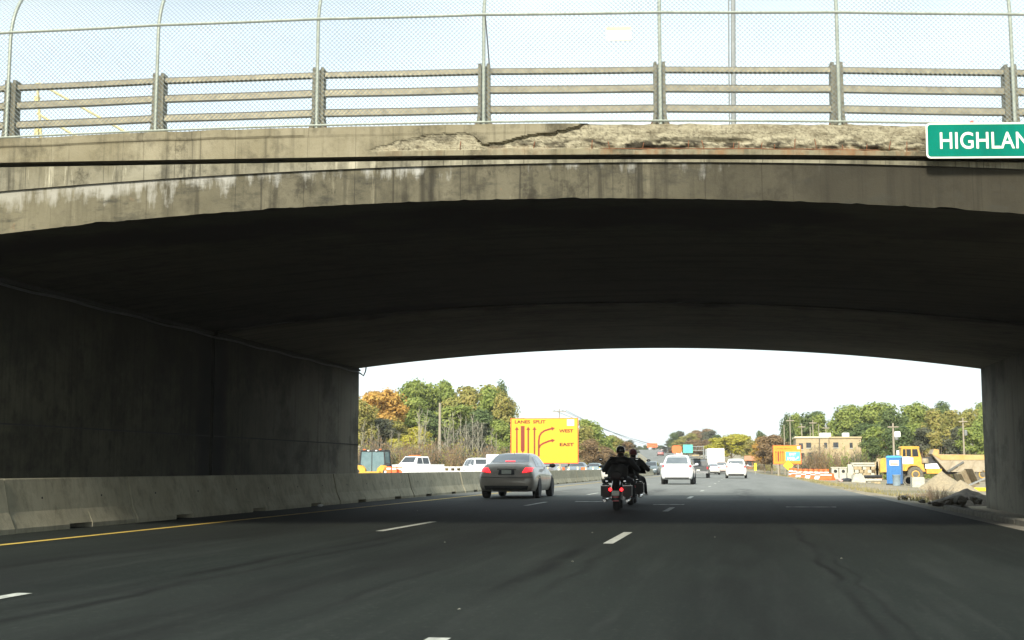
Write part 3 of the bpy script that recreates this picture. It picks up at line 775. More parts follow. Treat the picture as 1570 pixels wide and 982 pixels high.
# stub ends of the wires under the bottom rail
mb = MB()
for i in range(int(15.5 / P_)):
    X = -10.5 + i * P_; mb.tube([fp(X, .05, ptop(X) + .05), fp(X + .004, .05, ptop(X) + .008)], .0018, 3, cap=False)
o = mb.build('wire_ends', M['fencewire'], fence, fix=False); o['kind'] = 'stuff'
# brace rod by the post above the crack
mb = MB(); Xb = posts[6] + .06
mb.tube([fp(Xb - .03, .06, ptop(Xb) + 1.52), fp(Xb + .01, .04, ptop(Xb) + 1.1), fp(Xb + .03, .05, ptop(Xb) + .82)], .009, 6); mb.build('brace_rod', M['wire'], fence)

# windshield reflection built as a pale plate on the mesh, ties added
pl = thing('reflection_plate', 'windshield reflection modelled as a small cream plate with a green stripe high on the chain-link fence', 'plate', fp(-1.49, .028, ptop(-1.5) + 1.22), ang)
MB().box(-.16, .16, -.006, .006, -.11, .075, bev=.002).build('reflection_panel', pm('cream_reflection_colour', (.74, .72, .55), (.66, .63, .47), 6, .6), pl)
MB().box(-.16, .16, -.008, -.0065, .03, .075).build('reflection_stripe', pm('pale_green_reflection_colour', (.40, .47, .25), (.50, .54, .33), 8, .6), pl)
for sx in (-.13, .13):
    MB().tube([(sx, -.008, .06), (sx, .03, .075), (sx, .03, .05), (sx, -.008, .055)], .0025, 5).build('added_wire_tie', M['wire'], pl)

# thin street-light pole behind the fence, to the right
yb_ = 20.5; xb_ = PX(1133, yb_)
lp = thing('light_pole', 'slim grey pole standing on the overpass behind the chain-link fence', 'pole', (xb_, yb_, 4.93))
mb = MB(); mb.tube([(0, 0, 0), (.02, 0, .9), (.03, 0, 1.8), (.10, 0, 6.2)], [.05, .045, .043, .035], 10); mb.build('shaft', M['steel'], lp)
mb = MB(); mb.tube([(-.05, -.045, 0.), (-.045, -.045, 1.0), (-.03, -.045, 2.6), (.0, -.045, 4.5)], .014, 6); mb.build('conduit', M['steel'], lp)
mb = MB(); mb.box(-.1, .1, -.1, .1, 0, .03); mb.build('base_plate', M['steel'], lp)
mb = MB(); mb.tube([(.1, 0, 6.2), (.1, .4, 6.6), (.1, 1.4, 6.9)], .028, 8); mb.build('arm', M['steel'], lp)
mb = MB(); mb.box(.02, .18, 1.35, 1.95, 6.84, 6.96, bev=.03); mb.build('lamp_head', M['steel'], lp)

# yellow handrail frame seen through the left end of the railing
y_ = 18.2; hx = PX(55, y_)
hr = thing('handrail_frame', 'thin yellow post with two sloping bars behind the left end of the railing', 'handrail', (hx, y_, 4.93))
def loc_(px, py, base=Vector((0, 0, 0))): p = P(px, py, y_); return (p.x - hx, 0, p.z - 4.93)
M['ypost'] = pm('faded_yellow_tube', (.62, .54, .22), (.50, .44, .24), 6, .6)
a = loc_(57, 128); mb = MB(); mb.tube([(0, 0, 0), (a[0], 0, a[2])], .022, 8); mb.build('post', M['ypost'], hr)
for (p0, p1) in (((60, 128), (212, 214)), ((57, 174), (128, 216))):
    a, b = loc_(*p0), loc_(*p1); d = ((b[0] - a[0]), (b[2] - a[2])); t = (0 - a[2]) / d[1]
    mb = MB(); mb.tube([a, (a[0] + d[0] * t, 0, .0)], .02, 8); mb.build('sloping_bar', M['ypost'], hr)
for py_ in (150, 200):
    a = loc_(57, py_); MB().box(a[0] - .035, a[0] + .035, -.03, .03, a[2] - .08, a[2] + .02).build('bracket', M['ypost'], hr)

# ------------------------------------------------------------------ writing
def text_mesh(name, s, size, mat, parent, loc, rot, extr_=.004, bold=.0, width=None, align='LEFT', space=1.0):
    cu = bpy.data.curves.new(name, 'FONT'); cu.body = s; cu.size = size; cu.extrude = extr_; cu.offset = bold; cu.align_x = align; cu.space_character = space; cu.resolution_u = 4
    tmp = bpy.data.objects.new('tmp', cu); COL.objects.link(tmp)
    bpy.context.view_layer.update()
    me_ = bpy.data.meshes.new_from_object(tmp.evaluated_get(bpy.context.evaluated_depsgraph_get()))
    bpy.data.objects.remove(tmp)
    if width:
        xs_ = [v.co.x for v in me_.vertices]; w0 = max(xs_) - min(xs_)
        for v in me_.vertices: v.co.x *= width / w0
    me_.materials.clear(); me_.materials.append(mat)
    o = bpy.data.objects.new(name, me_); COL.objects.link(o); o.parent = parent; o.location = loc; o.rotation_euler = rot
    return o
def rounded(w_, h_, r, n=6):
    p = []
    for cx_, cz_, a0 in ((w_ - r, r, -90), (w_ - r, h_ - r, 0), (r, h_ - r, 90), (r, r, 180)):
        for i in range(n + 1):
            a = radians(a0 + 90 * i / n); p.append((cx_ + r * cos(a), cz_ + r * sin(a)))
    return p
# street name sign hung on the parapet
ssx = 2.33; SW, SH = 2.15, .455
so_ = -.20
ss = thing('street_name_sign', 'green street name sign with white HIGHLAND AVE lettering hung on the bridge parapet', 'sign', fp(ssx, so_, 4.812), ang - .0)
ss.rotation_euler = (0, radians(.6), ang)
mb = MB(); mb.prism(rounded(SW, SH, .055), 'Y', .0, .004); mb.build('sign_border', M['signwhite'], ss, smooth=30)
mb = MB(); mb.prism([(x + .022, z + .022) for x, z in rounded(SW - .044, SH - .044, .04)], 'Y', -.0025, .0); mb.build('sign_face', M['signgreen'], ss, smooth=30)
text_mesh('lettering', 'HIGHLAND AVE', .30, M['signwhite'], ss, (.155, -.0035, .125), (pi / 2, 0, 0),   .0012, .003, width=1.83, space=1.04)
for x in (.35, 1.1, 1.9):
    for zz in (.06, .36): MB().box(x - .02, x + .02, .005, .20, zz, zz + .03).build('bracket', M['steel'], ss)
# red cup-like cap on the sign's edge
cp = MB(); cp.lathe([(.022, 0), (.034, .01), (.028, .05), (.012, .075), (.001, .078)], 'Z', (0, 0, 0), 10)
o = cp.build('red_cap', pm('faded_red_plastic', (.60, .12, .08), (.5, .1, .07), 8, .6), smooth=True); o.location = fp(2.94, .03, ptop(2.94) + .004); tag(o, 'tiny faded red plastic cap lying on the parapet above the street sign', 'cap')

# ================================================================== CONCRETE BARRIER
def barrier_mesh():
    mb = MB(); hl = 1.895
    full = [(-.30, 0), (-.30, .075), (-.19, .31), (-.085, .79), (-.075, .805), (.075, .805), (.085, .79), (.19, .31), (.30, .075), (.30, 0)]
    cut = [(-.285, .085), (-.19, .31), (-.085, .79), (-.075, .805), (.075, .805), (.085, .79), (.19, .31), (.285, .085)]
    mb.prism(full, 'Y', -hl, -.36); mb.prism(cut, 'Y', -.36, .36); mb.prism(full, 'Y', .36, hl)
    return mb.mesh('barrier_body', M['barrier'])
b_me = barrier_mesh()
h_me = MB().lathe([(.022, 0), (.022, .006)], 'X', (0, 0, 0), 8).mesh('lifting_hole', M['groove'])
k_me = MB().box(-.03, .03, -.035, .035, 0, .62).mesh('joint_key', M['groove'])
BX = -10.80
nb = 0
for k in range(-4, 84):
    Y = 19.15 + 3.84 * k; yaw_ = atan((cx(Y + 2) - cx(Y - 2)) / 4)
    if k < -1: continue
    jx = rnd.uniform(-.02, .02)
    if k < 3: lab = ('pale concrete barrier section nearest the left edge of the picture', 'concrete barrier section under the bridge, second from the left edge', 'concrete barrier section under the bridge, third from the left edge')[max(0, k)] if k >= 0 else 'concrete barrier section standing before the bridge, left of the yellow line'
    elif k < 5: lab = 'concrete barrier section under the bridge %s the dark joint of the left wall' % ('just beyond' if k == 3 else 'well beyond')
    elif k < 8: lab = ('concrete barrier section near the far end of the left bridge wall', 'concrete barrier section just left of the grey sedan', 'concrete barrier section hidden in part by the grey sedan')[k - 5]
    elif k < 18: lab = 'sunlit concrete barrier section, %s in the row right of the grey sedan' % ('first', 'second', 'third', 'fourth', 'fifth', 'sixth', 'seventh', 'eighth', 'ninth', 'tenth')[k - 8]
    else: lab = 'small far concrete barrier section in the row curving away up the highway'
    t = thing('concrete_barrier', lab, 'barrier', (BX + cx(Y) + jx, Y, ez(Y)), -yaw_, 'concrete barrier sections along the yellow line')
    t.rotation_euler = (0, 0, -yaw_ + rnd.uniform(-.004, .004))
    kids_ = [('barrier_body', b_me, (0, 0, 0))]
    if k < 24:
        kids_ += [('lifting_hole', h_me, (.145, -.95, .5)), ('lifting_hole', h_me, (.145, .9, .5)), ('joint_key', k_me, (0, 1.92, .02))]
    for nm, me_, lc in kids_:
        o = bpy.data.objects.new(nm, me_); COL.objects.link(o); o.parent = t; o.location = lc

# ================================================================== VEHICLES
def catmull(p0, p1, p2, p3, t):
    return tuple(.5 * ((2 * b) + (-a + c) * t + (2 * a - 5 * b + 4 * c - d) * t * t + (-a + 3 * b - 3 * c + d) * t ** 3) for a, b, c, d in zip(p0, p1, p2, p3))
def car_surface(st, nseg=4, ncross=3):
    """st: rows (y, zbottom, zbelt, ztop, wmid, wbelt, wtop) -> MB of the closed body"""
    secs = []
    for i in range(len(st) - 1):
        a = st[max(0, i - 1)]; b = st[i]; c_ = st[i + 1]; d = st[min(len(st) - 1, i + 2)]
        n_ = nseg if (c_[0] - b[0]) > .12 else 2
        for j in range(n_):
            t = j / n_
            # blend of linear and smooth, to keep creases tight
            lin = tuple(x + (y - x) * t for x, y in zip(b, c_)); cm = catmull(a, b, c_, d, t)
            secs.append(tuple(.5 * (x + y) for x, y in zip(lin, cm)))
    secs.append(st[-1])
    rows = []
    for (y, zb, zbelt, zt, wm, wb, wt) in secs:
        h = zbelt - zb
        half = [(0, zb), (wm * .62, zb), (wm * .90, zb + .02), (wm * .975, zb + h * .22), (wm, zb + h * .5), (wm * .985, zb + h * .75), (wb, zbelt - .012), (wb - .02, zbelt + .012)]
        if zt - zbelt > .12:
            half += [(wb + (wt - wb) * .45, zbelt + (zt - zbelt) * .45), (wt, zt - (zt - zbelt) * .13), (wt * .88, zt - .022), (wt * .55, zt - .004), (0, zt)]
        else:
            half += [(wb - (wb - wt) * .4, zbelt + (zt - zbelt) * .5), (wt, zt - (zt - zbelt) * .25), (wt * .85, zt - .006), (wt * .5, zt), (0, zt)]
        rows.append([(x, y, z) for x, z in half] + [(-x, y, z) for x, z in half[-2:0:-1]])
    mb = MB(); n = len(rows[0]); v = [p for r in rows for p in r]
    f = [(i * n + j, i * n + (j + 1) % n, (i + 1) * n + (j + 1) % n, (i + 1) * n + j) for i in range(len(rows) - 1) for j in range(n)]
    f += [tuple(range(n)), tuple((len(rows) - 1) * n + j for j in range(n))]
    mb.add(v, f); return mb
def patch(bvh, quad, axis, sgn, mat, name, parent, off=.006, nu=8, nv=5, mats=None):
    """quad of four plane points cast along an axis on to the body: a panel that follows it"""
    mb = MB(); v = []; ok = []
    (a, b, c_, d) = quad
    for j in range(nv + 1):
        for i in range(nu + 1):
            s_, t = i / nu, j / nv
            x = (a[0] * (1 - s_) + b[0] * s_) * (1 - t) + (d[0] * (1 - s_) + c_[0] * s_) * t
            z = (a[1] * (1 - s_) + b[1] * s_) * (1 - t) + (d[1] * (1 - s_) + c_[1] * s_) * t
            if axis == 'Y': org, dr = Vector((x, -20 * sgn + 0, z)), Vector((0, sgn, 0))
            else: org, dr = Vector((-20 * sgn, x, z)), Vector((sgn, 0, 0))
            hit = bvh.ray_cast(org, dr)
            if hit[0] is None: v.append(None)
            else: v.append(hit[0] + (hit[1] if hit[1].dot(dr) < 0 else -hit[1]) * off - dr * off * .5)
    good = [p for p in v if p is not None]
    if len(good) < 3: return None
    n = nu + 1
    vi = {}; vs_ = []
    for i, p in enumerate(v):
        if p is not None: vi[i] = len(vs_); vs_.append(p)
    fs = []
    for j in range(nv):
        for i in range(nu):
            q = (j * n + i, j * n + i + 1, (j + 1) * n + i + 1, (j + 1) * n + i)
            if all(k in vi for k in q): fs.append(tuple(vi[k] for k in q))
    mb.add(vs_, fs); return mb.build(name, mat, parent, smooth=True, fix=False)
def wheel(parent, x, y, r, w_, side, rimmat=None, simple=False):
    mb = MB(); o = side * w_ / 2
    mb.lathe([(r * .62, -w_ / 2), (r * .93, -w_ / 2), (r, -w_ * .36), (r, w_ * .36), (r * .93, w_ / 2), (r * .62, w_ / 2)], 'X', (0, 0, 0), 24)
    t = mb.build('tyre', M['tyre'], None, smooth=35)
    root_ = bpy.data.objects.new('wheel', MB().lathe([(r * .63, -w_ * .3), (r * .63, w_ * .3)], 'X', (0, 0, 0), 16).mesh('wheel_hub', M['trim'])); COL.objects.link(root_)
    root_.parent = parent; root_.location = (x, y, r); t.parent = root_
    mb = MB(); mb.lathe([(r * .61, o * .70), (r * .64, o * .96), (r * .55, o * .90), (r * .54, o * .55), (.001, o * .60)], 'X', (0, 0, 0), 24)
    for k in range(5):
        a = 2 * pi * k / 5; Mx = Matrix.Rotation(a, 4, 'X')
        mb.box(min(o * .58, o * .86), max(o * .58, o * .86), -r * .07, r * .07, r * .1, r * .57, M=Mx)
    rm = mb.build('rim', rimmat or M['rim'], root_, smooth=35)
    return root_
def paint(name, c, rough=.35, metal=.3): return pm(name, c, tuple(x * .88 for x in c), 2, rough, metal, coat=.5, bump=.0)
def make_car(kind, label, cat, name, col, loc, rz, lit=False, group=None, front=False):
    t = thing(name, label, cat, loc, rz, group)
    if kind == 'sedan':
        st = [(0, .33, .60, .63, .60, .58, .45), (.035, .26, .68, .73, .77, .74, .58), (.09, .23, .83, .93, .855, .79, .60), (.17, .22, .90, 1.075, .885, .80, .64), (.30, .21, .93, 1.10, .90, .815, .665),
              (.60, .20, .95, 1.12, .91, .82, .66), (.80, .20, .955, 1.17, .91, .82, .645), (1.35, .20, .96, 1.395, .91, .82, .565), (2.0, .20, .95, 1.435, .91, .82, .56), (2.65, .20, .94, 1.40, .91, .815, .57), (3.35, .20, .93, 1.05, .905, .80, .70), (3.9, .21, .86, .96, .89, .76, .66), (4.35, .22, .74, .84, .84, .70, .55), (4.55, .26, .62, .70, .72, .6, .45), (4.6, .33, .55, .58, .55, .5, .4)]
        rg = [(-.60, 1.135), (.60, 1.135), (.50, 1.385), (-.50, 1.385)]; tl = [(.50, .80), (.80, .845), (.80, .955), (.60, .955)]
        ws = [(-.66, 1.08), (.66, 1.08), (.52, 1.37), (-.52, 1.37)]
        sw = [[(.95, .985), (1.45, .985), (1.45, 1.31), (1.25, 1.28)], [(1.50, .985), (2.30, .985), (2.30, 1.345), (1.50, 1.32)], [(2.36, .985), (3.15, .985), (2.72, 1.31), (2.36, 1.345)]]
        wy, r_ = (.98, 3.72), .325; pz = .80; hw = .91; Lc = 4.6
    elif kind == 'suv':
        st = [(0, .38, .66, .70, .66, .62, .5), (.04, .32, .80, .86, .84, .80, .66), (.10, .30, .98, 1.10, .89, .84, .70), (.22, .28, 1.03, 1.28, .905, .85, .70), (.42, .27, 1.05, 1.52, .91, .85, .665), (.62, .27, 1.05, 1.645, .915, .85, .63),
              (1.5, .26, 1.03, 1.69, .92, .85, .62), (2.5, .26, 1.01, 1.64, .92, .84, .62), (3.2, .26, .99, 1.20, .92, .83, .70), (3.8, .27, .95, 1.08, .90, .80, .68), (4.3, .29, .83, .95, .85, .74, .60), (4.5, .32, .70, .78, .72, .62, .5), (4.55, .38, .6, .64, .6, .5, .4)]
        rg = [(-.64, 1.17), (.64, 1.17), (.55, 1.54), (-.55, 1.54)]; tl = [(.56, .93), (.83, .96), (.80, 1.10), (.62, 1.08)]
        ws = [(-.66, 1.2), (.66, 1.2), (.55, 1.56), (-.55, 1.56)]
        sw = [[(.55, 1.10), (1.15, 1.08), (1.15, 1.54), (.72, 1.50)], [(1.21, 1.08), (2.0, 1.07), (2.0, 1.58), (1.21, 1.55)], [(2.06, 1.07), (3.0, 1.07), (2.6, 1.52), (2.06, 1.57)]]
        wy, r_ = (.92, 3.62), .36; pz = .86; hw = .92; Lc = 4.55
    else:   # van
        st = [(0, .30, .62, .66, .68, .64, .5), (.04, .25, .80, .88, .86, .82, .68), (.09, .23, .98, 1.12, .90, .86, .74), (.16, .22, 1.03, 1.35, .92, .87, .74), (.28, .21, 1.05, 1.58, .925, .87, .72), (.45, .21, 1.05, 1.70, .93, .87, .68),
              (1.5, .20, 1.03, 1.745, .94, .87, .67), (3.0, .20, 1.0, 1.70, .94, .86, .66), (3.9, .20, .98, 1.17, .93, .84, .72), (4.5, .22, .88, .98, .87, .76, .62), (4.9, .25, .68, .76, .72, .62, .5), (4.95, .32, .58, .6, .6, .5, .4)]
        rg = [(-.66, 1.16), (.66, 1.16), (.60, 1.54), (-.60, 1.54)]; tl = [(.66, .92), (.86, .95), (.82, 1.13), (.70, 1.11)]
        ws = [(-.70, 1.2), (.70, 1.2), (.58, 1.62), (-.58, 1.62)]
        sw = [[(.45, 1.10), (1.6, 1.08), (1.6, 1.60), (.60, 1.56)], [(1.66, 1.08), (2.6, 1.07), (2.6, 1.62), (1.66, 1.61)], [(2.66, 1.07), (3.6, 1.06), (3.1, 1.58), (2.66, 1.61)]]
        wy, r_ = (1.0, 4.0), .34; pz = .84; hw = .94; Lc = 4.95
    mbb = car_surface(st)
    body = mbb.build('body', paint(*col) if isinstance(col, tuple) else col, t, smooth=38)
    bvh = BVHTree.FromPolygons(mbb.v, mbb.f)
    patch(bvh, rg, 'Y', 1, M['rearglass'], 'rear_window', t, nu=12, nv=8)
    patch(bvh, ws, 'Y', -1, M['glass'], 'windscreen', t, nu=10, nv=8)
    for q_ in sw:
        patch(bvh, q_, 'X', -1, M['glass'], 'side_window', t, nu=8, nv=6); patch(bvh, q_, 'X', 1, M['glass'], 'side_window', t, nu=8, nv=6)
    for sx in (1, -1):
        patch(bvh, [(sx * x, z) for x, z in tl], 'Y', 1, M['redlamp'] if lit else M['reddim'], 'tail_light', t, off=.010, nu=8, nv=5)
        patch(bvh, [(sx * x, z - .12) for x, z in ((.52, .80), (.76, .80), (.74, .90), (.55, .88))], 'Y', -1, M['white'], 'headlight', t, off=.01, nu=6, nv=4)
    patch(bvh, [(-.66, st[1][1] + .015), (.66, st[1][1] + .015), (.70, .40), (-.70, .40)], 'Y', 1, M['trim'], 'lower_bumper', t, off=.009, nu=12, nv=4)
    if kind == 'sedan':
        patch(bvh, [(-.26, .735), (.26, .735), (.24, .885), (-.24, .885)], 'Y', 1, M['trim'], 'plate_recess', t, off=.008, nu=6, nv=4)
        # lid shut-lines and chrome strip
        patch(bvh, [(-.82, .655), (.82, .655), (.82, .668), (-.82, .668)], 'Y', 1, M['trim'], 'bumper_seam', t, off=.006, nu=16, nv=1)
        patch(bvh, [(-.30, .898), (.30, .898), (.30, .916), (-.30, .916)], 'Y', 1, M['chrome'], 'chrome_strip', t, off=.012, nu=8, nv=1)
    hit = bvh.ray_cast(Vector((0, -5, pz)), Vector((0, 1, 0)))[0]; yp = hit.y if hit else 0
    MB().box(-.155, .155, yp - .022, yp - .012, pz - .078, pz + .078, bev=.004).build('number_plate', M['plate'], t)
    for sx in (1, -1):   # seams of the doors and sills, mirrors, wheels
        for ys_ in ((sw[0][1][0] + .03, .34), (sw[1][1][0] + .03, .30), (sw[2][1][0] + .02, .30)):
            patch(bvh, [(ys_[0] - .008, ys_[1]), (ys_[0] + .008, ys_[1]), (ys_[0] + .008, .97), (ys_[0] - .008, .97)], 'X', -sx, M['trim'], 'door_seam', t, off=.003, nu=1, nv=8)
        for w0 in wy:
            mba = MB(); pts_ = []
            c_ = []; n_ = 20
            for i in range(n_):
                a = 2 * pi * i / n_; yy, zz = w0 + (r_ + .055) * cos(a), r_ + .01 + (r_ + .055) * sin(a)
                h_ = bvh.ray_cast(Vector((sx * 5, yy, max(zz, st[5][1] + .02))), Vector((-sx, 0, 0)))[0]
                if h_: c_.append((h_.x + sx * .004, yy, max(zz, st[5][1] + .02)))
            if len(c_) > 4:
                mba.add([(sx * (hw + .003) * .985, w0, r_)] + c_, [(0, i + 1, (i + 1) % len(c_) + 1) for i in range(len(c_))]); mba.build('wheel_arch', M['trim'], t, fix=False)
            wheel(t, sx * (hw - .095), w0, r_, .21, sx)
        ym = sw[2][1][0] - .12
        mbm = MB(); mbm.blob((sx * (hw + .10), ym, 1.03 if kind == 'sedan' else 1.14), (.11, .06, .075), 10, 7); mbm.box(min(sx * (hw - .12), sx * (hw + .05)), max(sx * (hw - .12), sx * (hw + .05)), ym - .02, ym + .03, .98 if kind == 'sedan' else 1.08, 1.01 if kind == 'sedan' else 1.12)
        mbm.build('mirror', M['trim'] if kind == 'sedan' else (paint(*col) if isinstance(col, tuple) else col), t, smooth=40)
    if kind != 'sedan':
        for sx in (1, -1):
            MB().tube([(sx * .56, .9, 1.70), (sx * .57, 1.0, 1.735), (sx * .57, 2.4, 1.72), (sx * .56, 2.5, 1.67)], .016, 6).build('roof_rail', M['trim'], t)
        patch(bvh, [(-.5, st[3][3] + .02 if 0 else 1.575), (.5, 1.575), (.46, 1.60), (-.46, 1.60)], 'Y', 1, M['trim'], 'spoiler_seam', t, nu=8, nv=1)
    else:
        # brake-light glow bar, rear shelf seen through the glass, antenna, exhaust
        patch(bvh, [(-.16, 1.145), (.16, 1.145), (.15, 1.165), (-.15, 1.165)], 'Y', 1, M['redlamp'] if lit else M['reddim'], 'high_brake_light', t, off=.012, nu=6, nv=1)
        MB().tube([(.0, 1.5, 1.40), (.0, 1.38, 1.50)], .006, 6).build('antenna', M['trim'], t)
        MB().lathe([(.03, -.08), (.035, .06)], 'Y', (-.45, .08, .25), 10).build('exhaust_pipe', M['steel'], t)
    return t
def lane(x, Y): return (x + cx(Y), Y, ez(Y) + .004)
def rzr(Y): return -atan((cx(Y + 3) - cx(Y - 3)) / 6)
silver = ('silver_paint', (.60, .61, .61), .35, .3)
make_car('sedan', 'dark grey four-door sedan with glowing tail lights in the left lane beside the barrier', 'car', 'sedan_car', ('warm_grey_metallic_paint', (.34, .31, .265), .40, .35), (-7.30, 39.3, .004), 0, lit=True)
make_car('suv', 'silver-white small SUV ahead of the motorcycles with red tail lights', 'car', 'suv_car', ('white_silver_paint', (.68, .70, .71), .35, .15), (PX(1038, 73.5), 73.2, .004), 0.0, lit=False)
make_car('van', 'white minivan in the right-hand lane, farther off than the silver SUV', 'car', 'minivan_car', ('pale_van_paint', (.66, .65, .60), .4, .1), (PX(1128.5, 116), 115, .004), 0)
make_car('sedan', 'pale car with red roof line partly hidden behind the black-clad motorcyclist', 'car', 'sedan_car', ('cream_silver_paint', (.55, .53, .47), .35, .25), (PX(944, 80), 79.5, .004), 0)
make_car('sedan', 'small silver sedan directly behind the white box truck', 'car', 'sedan_car', ('light_silver_paint', (.58, .57, .53), .35, .3), (PX(1094, 172) , 171, .01), rzr(172))
make_car('van', 'tiny pinkish-grey minivan on the right behind the white box truck', 'car', 'minivan_car', ('rose_grey_paint', (.50, .42, .38), .35, .3), (PX(1106.5, 182), 182, ez(182) + .01), rzr(182))
# oncoming cars beyond the barrier, seen over its top
def onc(kind, label, name, col, px, Y, rz=pi):
    X = PX(px, Y); z = max(0, ez(Y)) + .005
    return make_car(kind, label, 'car', name, col, (X, Y, z), rz)
onc('suv', 'white SUV beyond the barrier, right of the white pickup truck', 'suv_car', ('bright_white_paint', (.75, .76, .76), .35, 0), 724, 96, pi + .5)
onc('sedan', 'dark blue-grey car beyond the barrier, right of the orange lane sign', 'sedan_car', ('blue_grey_paint', (.16, .19, .21), .35, .3), 891, 118, pi)
onc('sedan', 'teal-grey car beyond the barrier, left of the black-clad motorcyclist', 'sedan_car', ('teal_grey_paint', (.22, .30, .30), .35, .3), 915, 140, pi)
onc('suv', 'pale SUV behind the grey sedan roof beyond the barrier', 'suv_car', ('pale_grey_paint', (.58, .58, .55), .35, 0), 846, 104, pi)
onc('van', 'dark van far off beyond the barrier, right of the second motorcyclist', 'van_car', ('dark_teal_paint', (.10, .13, .14), .35, .2), 1001, 168, pi)
onc('sedan', 'white car at the foot of the far slope, left of the silver SUV', 'sedan_car', ('chalk_paint', (.70, .71, .70), .35, 0), 988, 186, pi)
# vehicles climbing and descending the far slope
far_list = [(-25, 300, 'tiny dark car coming down the far slope, lower one', (.06, .07, .08), 'suv'), (-22, 345, 'tiny white car coming down the far slope', (.7, .7, .7), 'sedan'), (-26, 395, 'tiny grey van coming down the far slope', (.3, .3, .3), 'van'),
            (-4, 262, 'tiny teal car climbing the far slope just above the dark pickup', (.10, .2, .22), 'sedan'), (-.5, 330, 'tiny white van climbing the far slope', (.75, .75, .74), 'van'), (-3.8, 372, 'tiny dark red car climbing the far slope', (.25, .06, .05), 'sedan'), (-.5, 440, 'tiny grey car near the top of the far slope', (.25, .25, .25), 'suv')]
for i, (x, Y, lab, colr, kd) in enumerate(far_list):
    make_car(kd, lab, 'car', {'sedan': 'sedan_car', 'suv': 'suv_car', 'van': 'van_car'}[kd], ('far_car_paint_%d' % i, colr, .4, .1), lane(x, Y), rzr(Y) + (pi if x < -12 else 0))

# dark pickup with roof rack and load
Yp = 118.5
t = thing('pickup_truck', 'dark pickup truck with loaded roof rack to the right of the silver SUV', 'pickup', (PX(1070.5, Yp), Yp, .004))
pb = paint('dark_green_black_paint', (.035, .04, .04), .4, .2)
mb = MB(); mb.prism([(0, .50), (.03, 1.06), (1.75, 1.10), (1.80, 1.12), (3.55, 1.14), (3.7, 1.10), (5.1, 1.02), (5.25, .8), (5.25, .42), (.05, .42)], 'X', -.93, .93); mb.build('body', pb, t)
mb = MB(); v = [(-.86, 1.85, 1.12), (.86, 1.85, 1.12), (.86, 3.75, 1.12), (-.86, 3.75, 1.12), (-.68, 1.95, 1.78), (.68, 1.95, 1.78), (.68, 3.2, 1.78), (-.68, 3.2, 1.78)]
mb.add(v, [(0, 1, 5, 4), (1, 2, 6, 5), (2, 3, 7, 6), (3, 0, 4, 7), (4, 5, 6, 7)]); mb.build('cab', pb, t)
mb = MB(); mb.add([(-.66, 1.87, 1.22), (.66, 1.87, 1.22), (.58, 1.93, 1.66), (-.58, 1.93, 1.66)], [(0, 1, 2, 3)]); mb.build('rear_window', M['rearglass'], t, fix=False)
MB().box(-.90, .90, -.10, .02, .42, .62, bev=.02).build('rear_bumper', M['chrome'], t)
for sx in (-1, 1):
    MB().box(min(sx * .76, sx * .90), max(sx * .76, sx * .90), -.012, .02, .80, 1.02).build('tail_light', M['reddim'], t)
    wheel(t, sx * .80, 1.05, .39, .26, sx); wheel(t, sx * .80, 4.25, .39, .26, sx)
    for yy in (.15, 1.6): MB().tube([(sx * .84, yy, 1.08), (sx * .78, yy, 1.95)], .025, 6).build('rack_post', M['steel'], t)
    MB().tube([(sx * .78, .1, 1.95), (sx * .78, 3.2, 1.95)], .025, 6).build('rack_rail', M['steel'], t)
for yy in (.15, 1.6, 3.1): MB().tube([(-.78, yy, 1.95), (.78, yy, 1.95)], .022, 6).build('rack_bar', M['steel'], t)
MB().box(-.155, .155, -.015, -.002, .66, .78).build('number_plate', M['plate'], t)
lo = MB(); lo.box(-.55, .1, .3, 2.6, 1.98, 2.12, bev=.02); tag(lo.build('rack_load', M['timber'], None), 'flat bundle of pale boards lying on the dark pickup roof rack', 'boards').location = t.location
# white box truck
Yt = 196
t = thing('box_truck', 'tall white box truck seen from behind, far ahead in the middle lane', 'truck', (PX(1098, Yt), Yt, ez(Yt) + .004), rzr(Yt))
M['boxwhite'] = pm('white_truck_panel', (.78, .77, .76), (.70, .69, .68), 1.2, .5)
MB().box(-1.27, 1.27, 0, 6.2, .95, 3.62, bev=.04).build('cargo_box', M['boxwhite'], t)
for i in range(6): MB().box(-1.12, 1.12, -.03, .0, 1.05 + i * .41, 1.05 + i * .41 + .395).build('door_slat', M['boxwhite'], t)
MB().box(-1.2, 1.2, -.12, .05, .55, .75).build('rear_bumper', M['steel'], t)
MB().box(-1.0, 1.0, .2, 8.0, .6, .9).build('chassis', M['trim'], t)
mb = MB(); mb.prism([(6.4, .5), (6.4, 2.6), (7.3, 2.6), (7.9, 1.7), (8.7, 1.45), (8.8, .5)], 'X', -1.1, 1.1); mb.build('cab', M['white'], t)
for sx in (-1, 1):
    wheel(t, sx * 1.0, 1.6, .48, .3, sx); wheel(t, sx * 1.0, 7.6, .48, .3, sx)
    MB().box(min(sx * 1.0, sx * 1.18), max(sx * 1.0, sx * 1.18), -.14, -.12, .58, .72).build('tail_light', M['reddim'], t)
    MB().box(min(sx * 1.32, sx * 1.52), max(sx * 1.32, sx * 1.52), 7.5, 7.58, 1.7, 2.2).build('mirror', M['trim'], t)
